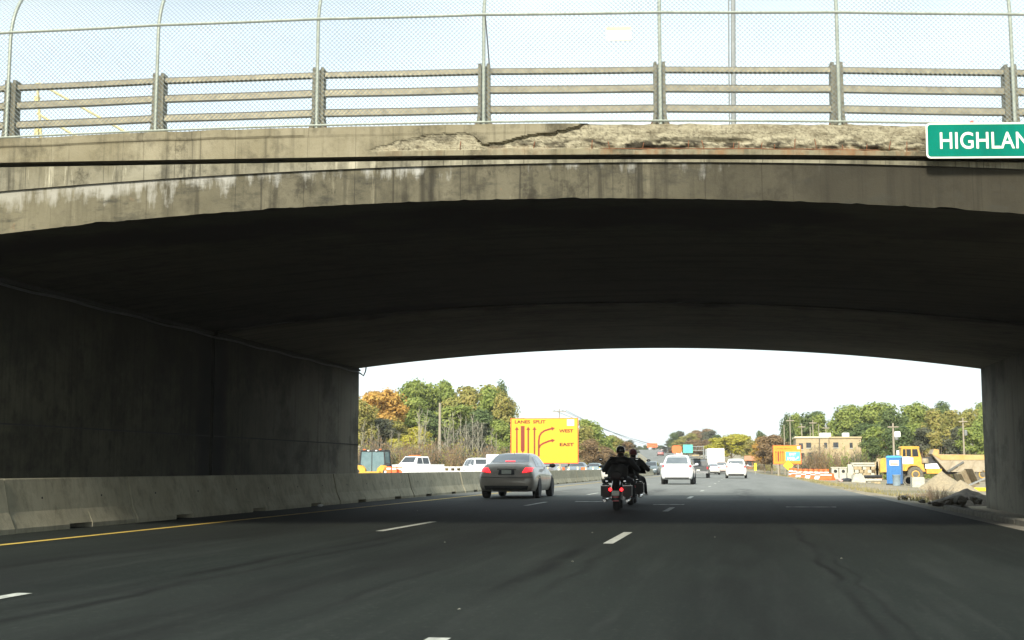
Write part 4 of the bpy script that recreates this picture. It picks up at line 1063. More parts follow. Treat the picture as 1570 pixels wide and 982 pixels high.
# white pickup beyond the barrier, nose to the left
Yw = 108; Xw = PX(637, Yw)
t = thing('pickup_truck', 'white pickup truck with amber roof lights parked beyond the barrier', 'pickup', (Xw, Yw, .0), radians(62))
mb = MB(); mb.prism([(-2.5, .5), (-2.5, 1.05), (-2.3, 1.18), (-1.15, 1.24), (-.85, 1.24), (2.7, 1.24), (2.7, .5)], 'Y', -.95, .95); mb.build('body', M['white'], t)
mb = MB(); v = [(-1.2, -.86, 1.24), (1.0, -.86, 1.24), (1.0, .86, 1.24), (-1.2, .86, 1.24), (-.55, -.7, 1.92), (.85, -.7, 1.92), (.85, .7, 1.92), (-.55, .7, 1.92)]
mb.add(v, [(0, 1, 5, 4), (1, 2, 6, 5), (2, 3, 7, 6), (3, 0, 4, 7), (4, 5, 6, 7)]); mb.build('cab', M['white'], t)
mb = MB(); mb.add([(-.75, -.865, 1.28), (-.0, -.865, 1.28), (-.05, -.745, 1.80), (-.5, -.745, 1.80)], [(0, 1, 2, 3)]); mb.build('side_window', M['glass'], t, fix=False)
mb = MB(); mb.add([(.08, -.865, 1.28), (.85, -.865, 1.28), (.78, -.745, 1.80), (.06, -.745, 1.80)], [(0, 1, 2, 3)]); mb.build('side_window', M['glass'], t, fix=False)
mb = MB(); mb.add([(-1.14, -.78, 1.30), (-1.14, .78, 1.30), (-.62, .64, 1.86), (-.62, -.64, 1.86)], [(0, 1, 2, 3)]); mb.build('windscreen', M['glass'], t, fix=False)
MB().box(-.25, .05, -.55, .55, 1.92, 2.02, bev=.02).build('light_bar', M['orange'], t)
for sx in (-1.6, 1.75):
    for sy in (-1, 1):
        q_ = MB(); q_.lathe([(.25, -.12), (.37, -.12), (.39, 0), (.37, .12), (.25, .12), (.01, .10)], 'Y', (sx, sy * .82, .39), 20); q_.build('wheel', M['tyre'], t, smooth=35)

# ================================================================== MOTORCYCLES AND RIDERS
def skin_mesh(name, pts, edges, root_, mat, levels=2):
    """pts: name -> (co, radius). One continuous skinned surface, baked to a mesh."""
    me_ = bpy.data.meshes.new(name); ks = list(pts); ix = {k: i for i, k in enumerate(ks)}
    me_.from_pydata([pts[k][0] for k in ks], [(ix[a], ix[b]) for a, b in edges], [])
    ob_ = bpy.data.objects.new('tmp', me_); COL.objects.link(ob_)
    ob_.modifiers.new('s', 'SKIN').use_smooth_shade = True
    lay = me_.skin_vertices[0].data if me_.skin_vertices else None
    if lay is None:
        bm = bmesh.new(); bm.from_mesh(me_); bm.verts.layers.skin.verify(); bm.to_mesh(me_); bm.free(); lay = me_.skin_vertices[0].data
    for k in ks:
        r_ = pts[k][1]; lay[ix[k]].radius = r_ if isinstance(r_, tuple) else (r_, r_)
        lay[ix[k]].use_root = (k == root_)
    sb = ob_.modifiers.new('u', 'SUBSURF'); sb.levels = levels; sb.render_levels = levels
    bpy.context.view_layer.update()
    out_ = bpy.data.meshes.new_from_object(ob_.evaluated_get(bpy.context.evaluated_depsgraph_get()))
    bpy.data.objects.remove(ob_); out_.materials.clear(); out_.materials.append(mat)
    out_.polygons.foreach_set('use_smooth', [True] * len(out_.polygons)); return out_
def addmesh(name, me_, parent, loc=(0, 0, 0), label=None):
    o = bpy.data.objects.new(name, me_); COL.objects.link(o); o.parent = parent; o.location = loc
    if label: o['label'] = label
    return o

def make_rider(label, loc, rz, lean=0.0, helmet=None, jacket=None, arm=.38, shoulder=.215, bulk=1.0, bare_arms=False):
    t = thing('person', label, 'person', loc, rz)
    j = jacket or M['leather']; L_ = lean
    B_ = bulk
    up = {'pel': ((0, .34, .74), (.21 * B_, .19 * B_)), 'bel': ((L_ * .4, .36, .88), (.225 * B_, .20 * B_)), 'che': ((L_ * .8, .42, 1.02), (.225 * B_, .19 * B_)), 'sh': ((L_, .46, 1.12), (.135, .12)), 'neck': ((L_, .475, 1.225), (.066, .066)), 'nk2': ((L_, .49, 1.27), (.055, .055))}
    ed = [('pel', 'bel'), ('bel', 'che'), ('che', 'sh'), ('sh', 'neck'), ('neck', 'nk2')]
    for s_, n_ in ((-1, 'l'), (1, 'r')):
        up[n_ + 'sh'] = ((L_ + s_ * shoulder, .46, 1.105), (.085, .088)); up[n_ + 'ua'] = ((L_ + s_ * (shoulder + .075), .52, .995), (.075, .075))
        up[n_ + 'el'] = ((L_ + s_ * arm, .62, .885), (.060, .060)); up[n_ + 'fa'] = ((L_ * .5 + s_ * (arm - .02), .80, .965), (.046, .046)); up[n_ + 'wr'] = ((s_ * .375, .93, .985), (.034, .034))
        ed += [('sh', n_ + 'sh'), (n_ + 'sh', n_ + 'ua'), (n_ + 'ua', n_ + 'el'), (n_ + 'el', n_ + 'fa'), (n_ + 'fa', n_ + 'wr')]
        up[n_ + 'hip'] = ((s_ * .115, .40, .71), (.11, .11)); up[n_ + 'th'] = ((s_ * .20, .62, .69), (.092, .092)); up[n_ + 'kn'] = ((s_ * .29, .84, .66), (.066, .066))
        up[n_ + 'ca'] = ((s_ * .325, .86, .50), (.060, .060)); up[n_ + 'an'] = ((s_ * .345, .88, .345), (.046, .046)); up[n_ + 'ft'] = ((s_ * .35, .95, .29), (.046, .036)); up[n_ + 'to'] = ((s_ * .36, 1.07, .285), (.036, .026))
        ed += [('pel', n_ + 'hip'), (n_ + 'hip', n_ + 'th'), (n_ + 'th', n_ + 'kn'), (n_ + 'kn', n_ + 'ca'), (n_ + 'ca', n_ + 'an'), (n_ + 'an', n_ + 'ft'), (n_ + 'ft', n_ + 'to')]
    me_ = skin_mesh('body', up, ed, 'pel', j)
    # clothing by zones of the one body: jacket, trousers, boots
    me_.materials.append(M['denim']); me_.materials.append(M['black']); me_.materials.append(M['skin'])
    for p in me_.polygons:
        c_ = p.center
        if c_.z < .36: p.material_index = 2
        elif c_.z < .74: p.material_index = 1
        elif bare_arms and c_.y > .60 and abs(c_.x - L_) > shoulder + .06: p.material_index = 3
        elif c_.z > 1.215 and abs(c_.x - L_) < .1: p.material_index = 3
    addmesh('body', me_, t)
    hx, hy, hz = L_, .515, 1.325
    hd = MB(); hd.blob((hx, hy, hz), (.077, .097, .112), 18, 14); hd.blob((hx, hy + .02, hz - .06), (.058, .07, .055), 14, 8)      # skull and jaw
    hd.prism([(hy + .085, hz - .02), (hy + .115, hz - .035), (hy + .09, hz - .045)], 'X', hx - .012, hx + .012)
    ho = hd.build('head', M['skin'], t, smooth=80)
    for s_ in (-1, 1):
        MB().blob((hx + s_ * .078, hy - .005, hz - .015), (.012, .022, .032), 8, 6).build('ear', M['skin'], ho, smooth=80)
        MB().blob((hx + s_ * .03, hy + .086, hz + .002), (.013, .01, .009), 8, 6).build('eye', M['white'], ho, smooth=80)
    MB().blob((hx, hy + .082, hz - .065), (.024, .01, .007), 8, 6).build('mouth', M['reddim'], ho, smooth=80)
    # half helmet shell with rim
    he = MB(); he.lathe([(.098, -.028), (.104, -.02), (.106, .02), (.098, .065), (.075, .098), (.04, .115), (.001, .121)], 'Z', (0, 0, 0), 22)
    for i, v_ in enumerate(he.v): he.v[i] = (v_[0] * .98 + hx, v_[1] * 1.18 + hy - .012, v_[2] + hz + .012)
    addmesh('helmet', he.mesh('helmet', helmet or M['black'], smooth=50), t)
    hr_ = MB(); hr_.blob((hx, hy - .05, hz - .085), (.075, .065, .085), 12, 8); hr_.build('hair', pm('dark_hair', (.02, .016, .013), (.035, .027, .02), 30, .9), t, smooth=80)
    # gloved hands closed round the grips
    for s_ in (-1, 1):
        hn = MB(); gx_ = s_ * .395
        hn.blob((gx_, .955, .995), (.042, .038, .022), 10, 7, mi=0)
        for k in range(4):
            xx = gx_ + (k - 1.5) * .020; ln = (.9, 1, .97, .82)[k]
            hn.tube([(xx, .975, 1.005), (xx, .975 + .028 * ln, 1.008), (xx, 1.0 + .02 * ln, .990), (xx, .998, .968), (xx, .978, .962)], [.0105, .0105, .0098, .009, .0075], 7)
        hn.tube([(gx_ - s_ * .030, .950, .990), (gx_ - s_ * .050, .970, .978), (gx_ - s_ * .046, .992, .966)], [.012, .011, .009], 7)
        hn.build('hand', j if not bare_arms else M['skin'], t, smooth=80)
    return t

def make_bike(label, loc, rz, lit=True):
    t = thing('touring_motorcycle', label, 'motorcycle', loc, rz)
    bl, chm = M['black'], M['chrome']
    def mwheel(y, r, w_):
        hub = MB().lathe([(.05, -.06), (.05, .06)], 'X', (0, 0, 0), 12).build('wheel', chm, t, smooth=40); hub.location = (0, y, r)
        MB().lathe([(r * .74, -w_ * .42), (r * .9, -w_ / 2), (r * .975, -w_ * .34), (r, 0), (r * .975, w_ * .34), (r * .9, w_ / 2), (r * .74, w_ * .42)], 'X', (0, 0, 0), 28).build('tyre', M['tyre'], hub, smooth=50)
        q_ = MB(); q_.lathe([(r * .72, -.03), (r * .75, -.045), (r * .75, .045), (r * .72, .03)], 'X', (0, 0, 0), 28)
        for k in range(9): q_.box(-.01, .01, -.012, .012, .04, r * .73, M=Matrix.Rotation(2 * pi * k / 9, 4, 'X'))
        q_.build('rim', chm, hub)
    mwheel(0, .31, .15); mwheel(1.62, .33, .11)
    f = MB(); rows = []
    for i in range(13):
        a = radians(-12 + 150 * i / 12); row = []
        for (x, dr) in ((-.095, -.05), (-.09, .0), (-.06, .035), (0, .05), (.06, .035), (.09, .0), (.095, -.05)):
            row.append((x, -cos(a) * (.36 + dr), .31 + sin(a) * (.36 + dr)))
        rows.append(row)
    grid(f, rows); f.build('rear_fender', bl, t, smooth=60, fix=False)
    for s_ in (-1, 1):
        b = MB(); b.box(min(s_ * .145, s_ * .345), max(s_ * .145, s_ * .345), -.22, .36, .29, .60, bev=.035); sbg = b.build('saddlebag', pm('satin_black_bag', (.013, .013, .014), (.02, .02, .02), 6, .55), t, smooth=50)
        MB().box(min(s_ * .15, s_ * .352), max(s_ * .15, s_ * .352), -.225, .365, .555, .563).build('lid_seam', chm, sbg)
        MB().lathe([(.030, -.42), (.036, -.40), (.040, .1), (.034, .9)], 'Y', (s_ * .25, .10, .225), 14).build('exhaust_pipe', chm, t, smooth=50)
        MB().lathe([(.036, 0), (.038, .01), (.030, .028), (.001, .032)][::-1], 'Y', (s_ * .125, -.305, .475), 14).build('tail_light', M['redlamp'] if lit else M['reddim'], t, smooth=60)
        MB().lathe([(.012, 0), (.028, -.04), (.026, -.06), (.001, -.065)], 'Y', (s_ * .20, -.30, .655), 12).build('turn_signal', M['reddim'] if 0 else M['chrome'], t, smooth=60)
        # handlebar half with grip and mirror
        MB().tube([(s_ * .05, 1.20, .95), (s_ * .12, 1.19, 1.06), (s_ * .25, 1.12, 1.05), (s_ * .34, 1.01, .99)], .013, 8).build('handlebar', chm, t, smooth=60)
        MB().tube([(s_ * .33, 1.0, .985), (s_ * .47, .975, .985)], .018, 8).build('grip', M['trim'], t, smooth=60)
        mi = MB(); mi.tube([(s_ * .33, 1.04, 1.0), (s_ * .40, 1.04, 1.12)], .006, 6); mi.blob((s_ * .42, 1.045, 1.15), (.055, .015, .035), 12, 8); mi.build('mirror', chm, t, smooth=60)
        MB().tube([(s_ * .09, 1.62, .33), (s_ * .10, 1.42, .72), (s_ * .10, 1.30, 1.0)], .022, 8).build('fork_leg', chm, t, smooth=60)
        MB().box(min(s_ * .2, s_ * .40), max(s_ * .2, s_ * .40), .86, 1.12, .235, .252, bev=.006).build('floorboard', M['trim'], t)
    b = MB(); b.box(-.085, .085, -.445, -.435, .345, .45, bev=.003); b.build('number_plate', M['plate'], t)
    MB().box(-.07, .07, -.445, -.43, .30, .325, bev=.004).build('plate_light', M['reddim'], t)
    MB().box(-.075, .075, -.425, -.39, .215, .24, bev=.008).build('lower_reflector', M['reddim'], t)
    s = MB(); s.blob((0, .10, .72), (.17, .24, .065), 18, 8); s.blob((0, .46, .70), (.20, .24, .075), 18, 8); s.blob((0, -.12, .79), (.14, .05, .10), 16, 8); s.build('seat', M['leather'], t, smooth=70)
    b = MB(); b.blob((0, .88, .80), (.15, .28, .13), 20, 12); b.build('fuel_tank', bl, t, smooth=70)
    e = MB(); e.box(-.17, .17, .55, 1.05, .22, .50, bev=.04)
    for s_ in (-1, 1): e.lathe([(.10, -.03), (.12, 0), (.10, .03)], 'X', (s_ * .17, .8, .34), 16)
    e.build('engine', chm, t, smooth=50)
    fr = MB(); fr.tube([(0, .1, .6), (0, .5, .60), (0, 1.15, .92), (0, 1.3, .95)], .03, 8); fr.build('frame', bl, t, smooth=60)
    fa = MB(); rows = []
    for i in range(7):
        a = i / 6; row = []
        for j in range(9):
            b_ = -1 + j / 4; row.append((b_ * (.34 - .06 * a), 1.36 - .16 * b_ * b_ - .05 * a, .80 + .30 * a))
        rows.append(row)
    grid(fa, rows); fa.build('fairing', bl, t, smooth=70, fix=False)
    ws = MB(); rows = []
    for i in range(4):
        a = i / 3; rows.append([(-(1 - j / 4) * (.25 - .05 * a), 1.31 - .12 * (1 - j / 4) ** 2 - .07 * a, 1.10 + .12 * a) for j in range(9)])
    grid(ws, rows); ws.build('windshield', M['glass'], t, smooth=70, fix=False)
    ff = MB(); rows = []
    for i in range(9):
        a = radians(20 + 150 * i / 8); rows.append([(x, 1.62 - cos(a) * (.37 + dr), .33 + sin(a) * (.37 + dr)) for x, dr in ((-.075, -.04), (-.06, .01), (0, .03), (.06, .01), (.075, -.04))])
    grid(ff, rows); ff.build('front_fender', bl, t, smooth=60, fix=False)
    return t
yb = 28.9; xb = PX(945, yb); hb = radians(2.5)
make_bike('nearer black touring motorcycle with two red tail lights and boxy side bags', (xb, yb, .004), hb)
make_rider('motorcyclist in black leather and black helmet riding the nearer motorcycle, elbows out', (xb, yb, .004), hb, lean=.075, helmet=M['black'], arm=.40, shoulder=.235, bulk=1.1)
y2 = 33.2; x2 = PX(966, y2); hb2 = radians(1)
make_bike('second dark motorcycle partly hidden in front of the black-clad rider', (x2, y2, .004), hb2, lit=False)
make_rider('motorcyclist with dull red helmet and dark vest riding just ahead of the black-clad rider', (x2, y2, .004), hb2, lean=.05, helmet=pm('dull_red_helmet', (.24, .045, .05), (.18, .03, .04), 6, .5), jacket=pm('dark_grey_vest', (.035, .037, .038), (.05, .052, .05), 12, .8), arm=.40, shoulder=.22, bare_arms=True)

# ================================================================== SIGNS BESIDE THE ROAD
def arrow(mb, pts, w_, y=-.0, head=.22, hl=.3):
    """flat arrow of width w_ along pts (x,z) ending in a head, front at y"""
    pts = [Vector((a, 0, b)) for a, b in pts]; d = (pts[-1] - pts[-2]).normalized(); end = pts[-1] - d * hl
    body = pts[:-1] + [end]; Lf = []; Rt = []
    for i, p in enumerate(body):
        t_ = (body[min(i + 1, len(body) - 1)] - body[max(i - 1, 0)]).normalized(); n_ = Vector((-t_.z, 0, t_.x))
        Lf.append(p + n_ * w_ / 2); Rt.append(p - n_ * w_ / 2)
    for i in range(len(body) - 1):
        mb.add([(q.x, y, q.z) for q in (Rt[i], Rt[i + 1], Lf[i + 1], Lf[i])], [(0, 1, 2, 3)])
    n_ = Vector((-d.z, 0, d.x)); mb.add([(q.x, y, q.z) for q in (end - n_ * head / 2, pts[-1], end + n_ * head / 2)], [(0, 1, 2)])
Ys = 98
pa, pb_ = P(783, 711, Ys), P(886, 641, Ys); W_, H_ = pb_.x - pa.x, pb_.z - pa.z
sg = thing('lane_split_sign', 'large orange construction sign reading LANES SPLIT with arrows for WEST and EAST', 'sign', (pa.x, Ys, 0), radians(2))
z0 = pa.z
MB().box(0, W_, 0, .03, z0, z0 + H_).build('sign_board', M['signborder'], sg)
MB().box(.075, W_ - .06, -.012, -.002, z0 + .05, z0 + H_ - .05).build('sign_face', M['signorange'], sg)
def sx_(px): return (px - 783) / 103 * W_
def sz_(py): return z0 + (711 - py) / 70 * H_
R_x = (pi / 2, 0, 0)
text_mesh('lettering', 'LANES  SPLIT', .34, M['signtext'], sg, (sx_(789), -.016, sz_(649)), R_x, .001, .012, width=sx_(836) - sx_(789))
text_mesh('lettering', 'WEST', .33, M['signtext'], sg, (sx_(857.5), -.016, sz_(663.2)), R_x, .001, .014, width=sx_(879) - sx_(857.5))
text_mesh('lettering', 'EAST', .33, M['signtext'], sg, (sx_(857.5), -.016, sz_(684.2)), R_x, .001, .014, width=sx_(879) - sx_(857.5))
M['signarrow'] = pm('red_orange_sign_arrow', (.20, .02, .005), (.17, .018, .005), 4, .6)
for nm, pts, w_, hd_, hl_ in (('arrow', [(792.5, 705), (792.5, 654)], .125, .34, .26), ('arrow', [(801.5, 653), (801.5, 695)], .30, .30, .2), ('arrow', [(810, 705), (810, 654)], .125, .34, .26), ('arrow', [(819.5, 705), (819.5, 654)], .125, .34, .26),
                 ('arrow', [(826, 700), (826, 677), (827, 669), (830, 664), (835, 660.5), (843, 658), (851, 656.5)], .14, .32, .28), ('arrow', [(826.5, 687), (828.5, 683), (833, 680), (842, 676.5), (851, 675)], .14, .32, .28)):
    mb = MB(); arrow(mb, [(sx_(a), sz_(b)) for a, b in pts], w_, -.015, hd_, hl_); mb.build(nm, M['signarrow'], sg, fix=False)
MB().box(sx_(869), sx_(880), -.016, -.013, sz_(653), sz_(643)).build('white_square', M['signwhite'], sg)
for px in (858, 808): MB().box(sx_(px) - .07, sx_(px) + .07, .03, .17, 0, z0 + H_ - .3).build('post', M['wood'], sg)
# exit sign on the right
Ye = 150
pa, pb_ = P(1185.5, 712, Ye), P(1228, 683, Ye); W_, H_ = pb_.x - pa.x, pb_.z - pa.z; z0 = pa.z; zg_ = gz(pa.x + 1, Ye)
sg = thing('exit_lane_sign', 'orange construction sign on the right verge with a green EXIT 19B panel', 'sign', (pa.x, Ye, 0), radians(-2))
MB().box(0, W_, 0, .03, z0, z0 + H_).build('sign_board', M['signborder'], sg)
MB().box(.06, W_ - .06, -.012, -.002, z0 + .06, z0 + H_ - .06).build('sign_face', pm('deep_orange_sheeting', (.84, .27, .012), (.80, .24, .010), 2, .55), sg)
def sx_(px): return (px - 1185.5) / 42.5 * W_
def sz_(py): return z0 + (712 - py) / 29 * H_
MB().box(sx_(1204.5), sx_(1226.5), -.03, -.014, sz_(707), sz_(693)).build('green_panel', M['signgreenfar'], sg)
text_mesh('lettering', 'EXIT', .38, M['signwhite'], sg, (sx_(1210), -.033, sz_(698.6)), R_x, .001, .012, width=sx_(1220) - sx_(1210))
text_mesh('lettering', '19B', .50, M['signwhite'], sg, (sx_(1206), -.033, sz_(705.8)), R_x, .001, .016, width=sx_(1217) - sx_(1206))
mb = MB(); arrow(mb, [(sx_(1219), sz_(705)), (sx_(1224.5), sz_(700.5))], .10, -.033, .24, .22); mb.build('arrow', M['signwhite'], sg, fix=False)
text_mesh('lettering', 'LANES SPLIT', .16, M['signtext'], sg, (sx_(1189), -.015, sz_(689)), R_x, .001, .002, width=sx_(1212) - sx_(1189))
for px, w_ in ((1190, .06), (1193.5, .16), (1197.2, .07), (1200.5, .07)):
    mb = MB(); arrow(mb, [(sx_(px), sz_(708)), (sx_(px), sz_(691.5))], w_, -.015, .2, .2) ; mb.build('arrow', M['signarrow'], sg, fix=False)
MB().box(sx_(1222), sx_(1226.5), -.016, -.013, sz_(689), sz_(684.5)).build('white_square', M['signwhite'], sg)
for px in (1193, 1223): MB().box(sx_(px) - .06, sx_(px) + .06, .03, .15, zg_ - .1, z0 + H_ - .2).build('post', M['wood'], sg)
Yd = 147; c_ = P(1208.5, 714, Yd); zg_ = gz(c_.x, Yd)
sg = thing('diamond_sign', 'small yellow diamond warning sign standing below the orange exit sign', 'sign', (c_.x, Yd, zg_), 0)
r_ = .58; mb = MB(); zc = c_.z - zg_; mb.prism([(0, zc - r_), (r_, zc), (0, zc + r_), (-r_, zc)], 'Y', -.02, 0); mb.build('sign_face', M['yellowsign'], sg)
mb = MB(); mb.prism([(0, zc - r_ - .04), (r_ + .04, zc), (0, zc + r_ + .04), (-r_ - .04, zc)], 'Y', .0015, .012); mb.build('sign_back', M['trim'], sg)
MB().box(-.03, .03, .013, .06, 0, zc + .3).build('post', M['steel'], sg)
# overhead gantry with green panel, far ahead
Yg = 300; b_ = P(1079, 704, Yg); zz0 = gz(b_.x, Yg); zt_ = PZ(685, 1066, Yg)
gn = thing('sign_gantry', 'far slender cantilever gantry carrying a pale green panel and an empty frame', 'gantry', (b_.x, Yg, zz0))
MB().tube([(0, 0, 0), (0, 0, zt_ - zz0 + .2)], .17, 8).build('column', M['steel'], gn)
for dz in (0, -.9): MB().tube([(0, 0, zt_ - zz0 + dz), (-3.9, 0, zt_ - zz0 + dz)], .09, 6).build('arm', M['steel'], gn)
for i in range(6): MB().tube([(-.3 - .6 * i, 0, zt_ - zz0), (-.6 - .6 * i, 0, zt_ - zz0 - .9)], .05, 5).build('brace', M['steel'], gn)
MB().box(-4.7, -2.5, -.2, -.1, zt_ - zz0 - 1.5, zt_ - zz0 + .45).build('green_panel', M['signgreenfar'], gn)
Yo = 310; b_ = P(1037.5, 689, Yo); zz0 = gz(b_.x, Yo)
o_ = thing('orange_roadwork_sign', 'round-cornered orange sign left of the far green gantry panel', 'sign', (b_.x, Yo, zz0))
MB().prism([(x - 1.15, z + b_.z - zz0 - .95) for x, z in rounded(2.3, 1.8, .5)], 'Y', 0, .05).build('sign_face', M['orange'], o_)
for dx in (-.7, .7): MB().box(dx - .06, dx + .06, .06, .15, 0, b_.z - zz0 + .5).build('post', M['wood'], o_)
Yo = 545; b_ = P(1000, 686.5, Yo); zz0 = gz(b_.x, Yo)
o_ = thing('orange_roadwork_sign', 'tiny orange sign standing on the crest of the far slope', 'sign', (b_.x, Yo, zz0))
MB().box(-2.2, 2.2, 0, .05, 1.0, 2.8).build('sign_face', M['orange'], o_)
for dx in (-1.5, 1.5): MB().box(dx - .07, dx + .07, .06, .15, 0, 2.5).build('post', M['wood'], o_)
Yo = 190; b_ = P(1182 - 32, 712, Yo)
# small yellow marker by the right verge
b_ = P(1196 - 38, 711, 175); zz0 = gz(b_.x, 175)
o_ = thing('hazard_marker', 'narrow yellow hazard marker standing left of the orange exit sign', 'marker', (b_.x, 175, zz0))
MB().box(-.16, .16, 0, .02, .5, 1.5).build('marker_face', M['yellowsign'], o_); MB().box(-.03, .03, .022, .06, 0, 1.4).build('post', M['steel'], o_)

# ================================================================== TREES
def crown_mesh(seed, col, nclump=11, nleaf=5200, flat=.8, base=.34, leaf=.025, open_=.15):
    """unit-height tree: crown between base and 1, radius about .36"""
    r = random.Random(seed); mb = MB(); cl = []
    for i in range(nclump):
        a = r.uniform(0, 2 * pi); zz = base + .14 + (1 - base - .2) * (i + .5) / nclump; k = sin(pi * min(1, max(.12, (zz - base + .06) / (1.06 - base)))) ** .6
        d = r.uniform(.05, .25) * k; cl.append((Vector((d * cos(a), d * sin(a), zz)), r.uniform(.09, .17)))
    for i in range(nleaf):
        c_, R_ = cl[r.randrange(len(cl))]
        d = Vector((r.gauss(0, 1), r.gauss(0, 1), r.gauss(0, 1))).normalized()
        rad = R_ * (r.random() ** .38) * (1 + .5 * noise.noise(d * 2.4 + c_ * 9)); p = c_ + Vector((d.x * rad, d.y * rad, d.z * rad * flat))
        if p.z < base * .8: continue
        n_ = (d + Vector((r.uniform(-.7, .7), r.uniform(-.7, .7), r.uniform(-.2, .9)))).normalized(); s_ = leaf * r.uniform(.5, 1.25)
        u = n_.orthogonal().normalized(); u = Matrix.Rotation(r.uniform(0, 6.28), 3, n_) @ u; w2 = n_.cross(u)
        o = len(mb.v); mb.v += [tuple(p - u * s_), tuple(p + w2 * s_ * .55), tuple(p + u * s_), tuple(p - w2 * s_ * .55 + n_ * s_ * .2)]
        mb.f.append((o, o + 1, o + 2, o + 3)); mb.m.append(0)
    m_ = mb.mesh('crown', LEAF[col], fix=False); return m_, cl
def trunk_mesh(seed, cl, mat, r0=.016):
    r = random.Random(seed); mb = MB(); top = Vector((r.uniform(-.02, .02), r.uniform(-.02, .02), .72))
    mid = Vector((r.uniform(-.02, .02), r.uniform(-.02, .02), .36))
    mb.tube([(0, 0, -.03), (mid.x * .4, mid.y * .4, .15), mid, top], [r0 * 1.25, r0, r0 * .75, r0 * .3], 7)
    for c_, R_ in cl[::1]:
        z0 = max(.2, c_.z - .22); st = mid * (z0 / .36) if z0 < .36 else mid + (top - mid) * ((z0 - .36) / .36)
        st = Vector((st.x, st.y, z0)); mb.tube([st, (st + c_) / 2 + Vector((0, 0, .01)), c_], [r0 * .42, r0 * .28, r0 * .1], 5, cap=False)
    return mb.mesh('trunk', mat, smooth=60, fix=False)
_var = {}
def variant(col, k):
    if (col, k) not in _var:
        cm, cl = crown_mesh(k * 17 + 3, col, 11 + (k % 3) * 3, flat=.7 + .1 * (k % 3), base=(.16, .26, .20, .30)[k % 4])
        _var[(col, k)] = (cm, trunk_mesh(k, cl, M['bark']))
    return _var[(col, k)]
def tree(px, py, Y, wpx, col, k, label, group, name='broadleaf_tree'):
    """tree whose top shows at (px, py); wpx crown width in picture pixels"""
    p = P(px, py, Y); g0 = gz(p.x, Y); h = p.z - g0; wd = wpx / FPX * Y
    t = thing(name, label, 'tree', (p.x, Y, g0), rnd.uniform(0, 6.28), group)
    cm, tm = variant(col, k)
    s_ = wd / .50
    for nm, me_ in (('trunk', tm), ('crown', cm)):
        o = addmesh(nm, me_, t); o.scale = (s_, s_, h)
    return t
def bare_mesh(seed, n1=15, spread=.15):
    r = random.Random(seed); mb = MB(); top = Vector((r.uniform(-.04, .04), r.uniform(-.03, .03), 1))
    ax = [Vector((top.x * t * t + .008 * sin(t * 9 + seed), top.y * t * t, t - .02)) for t in (0, .2, .4, .6, .8, 1)]
    mb.tube(ax, [.0085, .0075, .006, .0045, .003, .001], 6)
    for i in range(n1):
        t = .28 + .68 * i / n1; f_ = t * 5; q0 = ax[int(f_)].lerp(ax[min(5, int(f_) + 1)], f_ - int(f_)); a = r.uniform(0, 6.28); L_ = spread * (1.15 - t) * r.uniform(.7, 1.3) * 1.6
        e = q0 + Vector((cos(a) * L_ * .55, sin(a) * L_ * .55, L_ * 1.1)); m1 = q0.lerp(e, .5) + Vector((cos(a), sin(a), 0)) * L_ * .08
        mb.tube([q0, m1, e], [.0028, .002, .0007], 4, cap=False)
        for j in range(5):
            q = q0.lerp(e, .25 + .15 * j); b = a + r.uniform(-1.5, 1.5); l2 = L_ * r.uniform(.25, .5)
            mb.tube([q, q + Vector((cos(b) * l2 * .6, sin(b) * l2 * .6, l2))], [.0013, .0004], 3, cap=False)
    return mb.mesh('trunk', M['birch'], fix=False)
_bare = [bare_mesh(k) for k in range(5)]
def bare(px, py, Y, label, lean=0, k=0, wx=1.0):
    p = P(px, py, Y); g0 = gz(p.x, Y); h = p.z - g0
    t = thing('bare_tree', label, 'tree', (p.x - lean * h, Y, g0), 0, 'bare pale trees at the wood edge beyond the barrier'); t.rotation_euler = (0, lean, rnd.uniform(0, .6) if not lean else 0)
    o = addmesh('trunk', _bare[k % 5], t); o.scale = (h * wx, h * wx, h); o.rotation_euler = (0, 0, rnd.uniform(0, 6))
    return t
def shrub_mesh(seed, col, n_=700, twigs=22):
    r = random.Random(seed); mb = MB()
    for i in range(n_):
        d = Vector((r.gauss(0, 1), r.gauss(0, 1), abs(r.gauss(0, .9)))).normalized(); rad = r.random() ** .5 * (1 + .35 * noise.noise(d * 2.2 + Vector((seed, 0, 0))))
        p = Vector((d.x * rad * .55, d.y * rad * .55, d.z * rad * .9 + .04)); nn_ = Vector((r.gauss(0, 1), r.gauss(0, 1), r.gauss(0, 1))).normalized(); u = nn_.orthogonal().normalized(); w2 = nn_.cross(u); s_ = .045 * r.uniform(.5, 1.3)
        o = len(mb.v); mb.v += [tuple(p - u * s_), tuple(p + w2 * s_ * .5), tuple(p + u * s_), tuple(p - w2 * s_ * .5)]; mb.f.append((o, o + 1, o + 2, o + 3)); mb.m.append(0)
    fol = mb.mesh('foliage', LEAF[col], fix=False)
    tw = MB()
    for i in range(twigs):
        a = r.uniform(0, 6.28); L_ = r.uniform(.6, 1.05); e = Vector((cos(a) * .5 * r.random(), sin(a) * .5 * r.random(), L_)); tw.tube([(0, 0, -.05), e * .5 + Vector((0, 0, .05)), e], [.012, .008, .003], 4, cap=False)
    return fol, tw.mesh('stems', M['twig'], fix=False)
_shr = {}
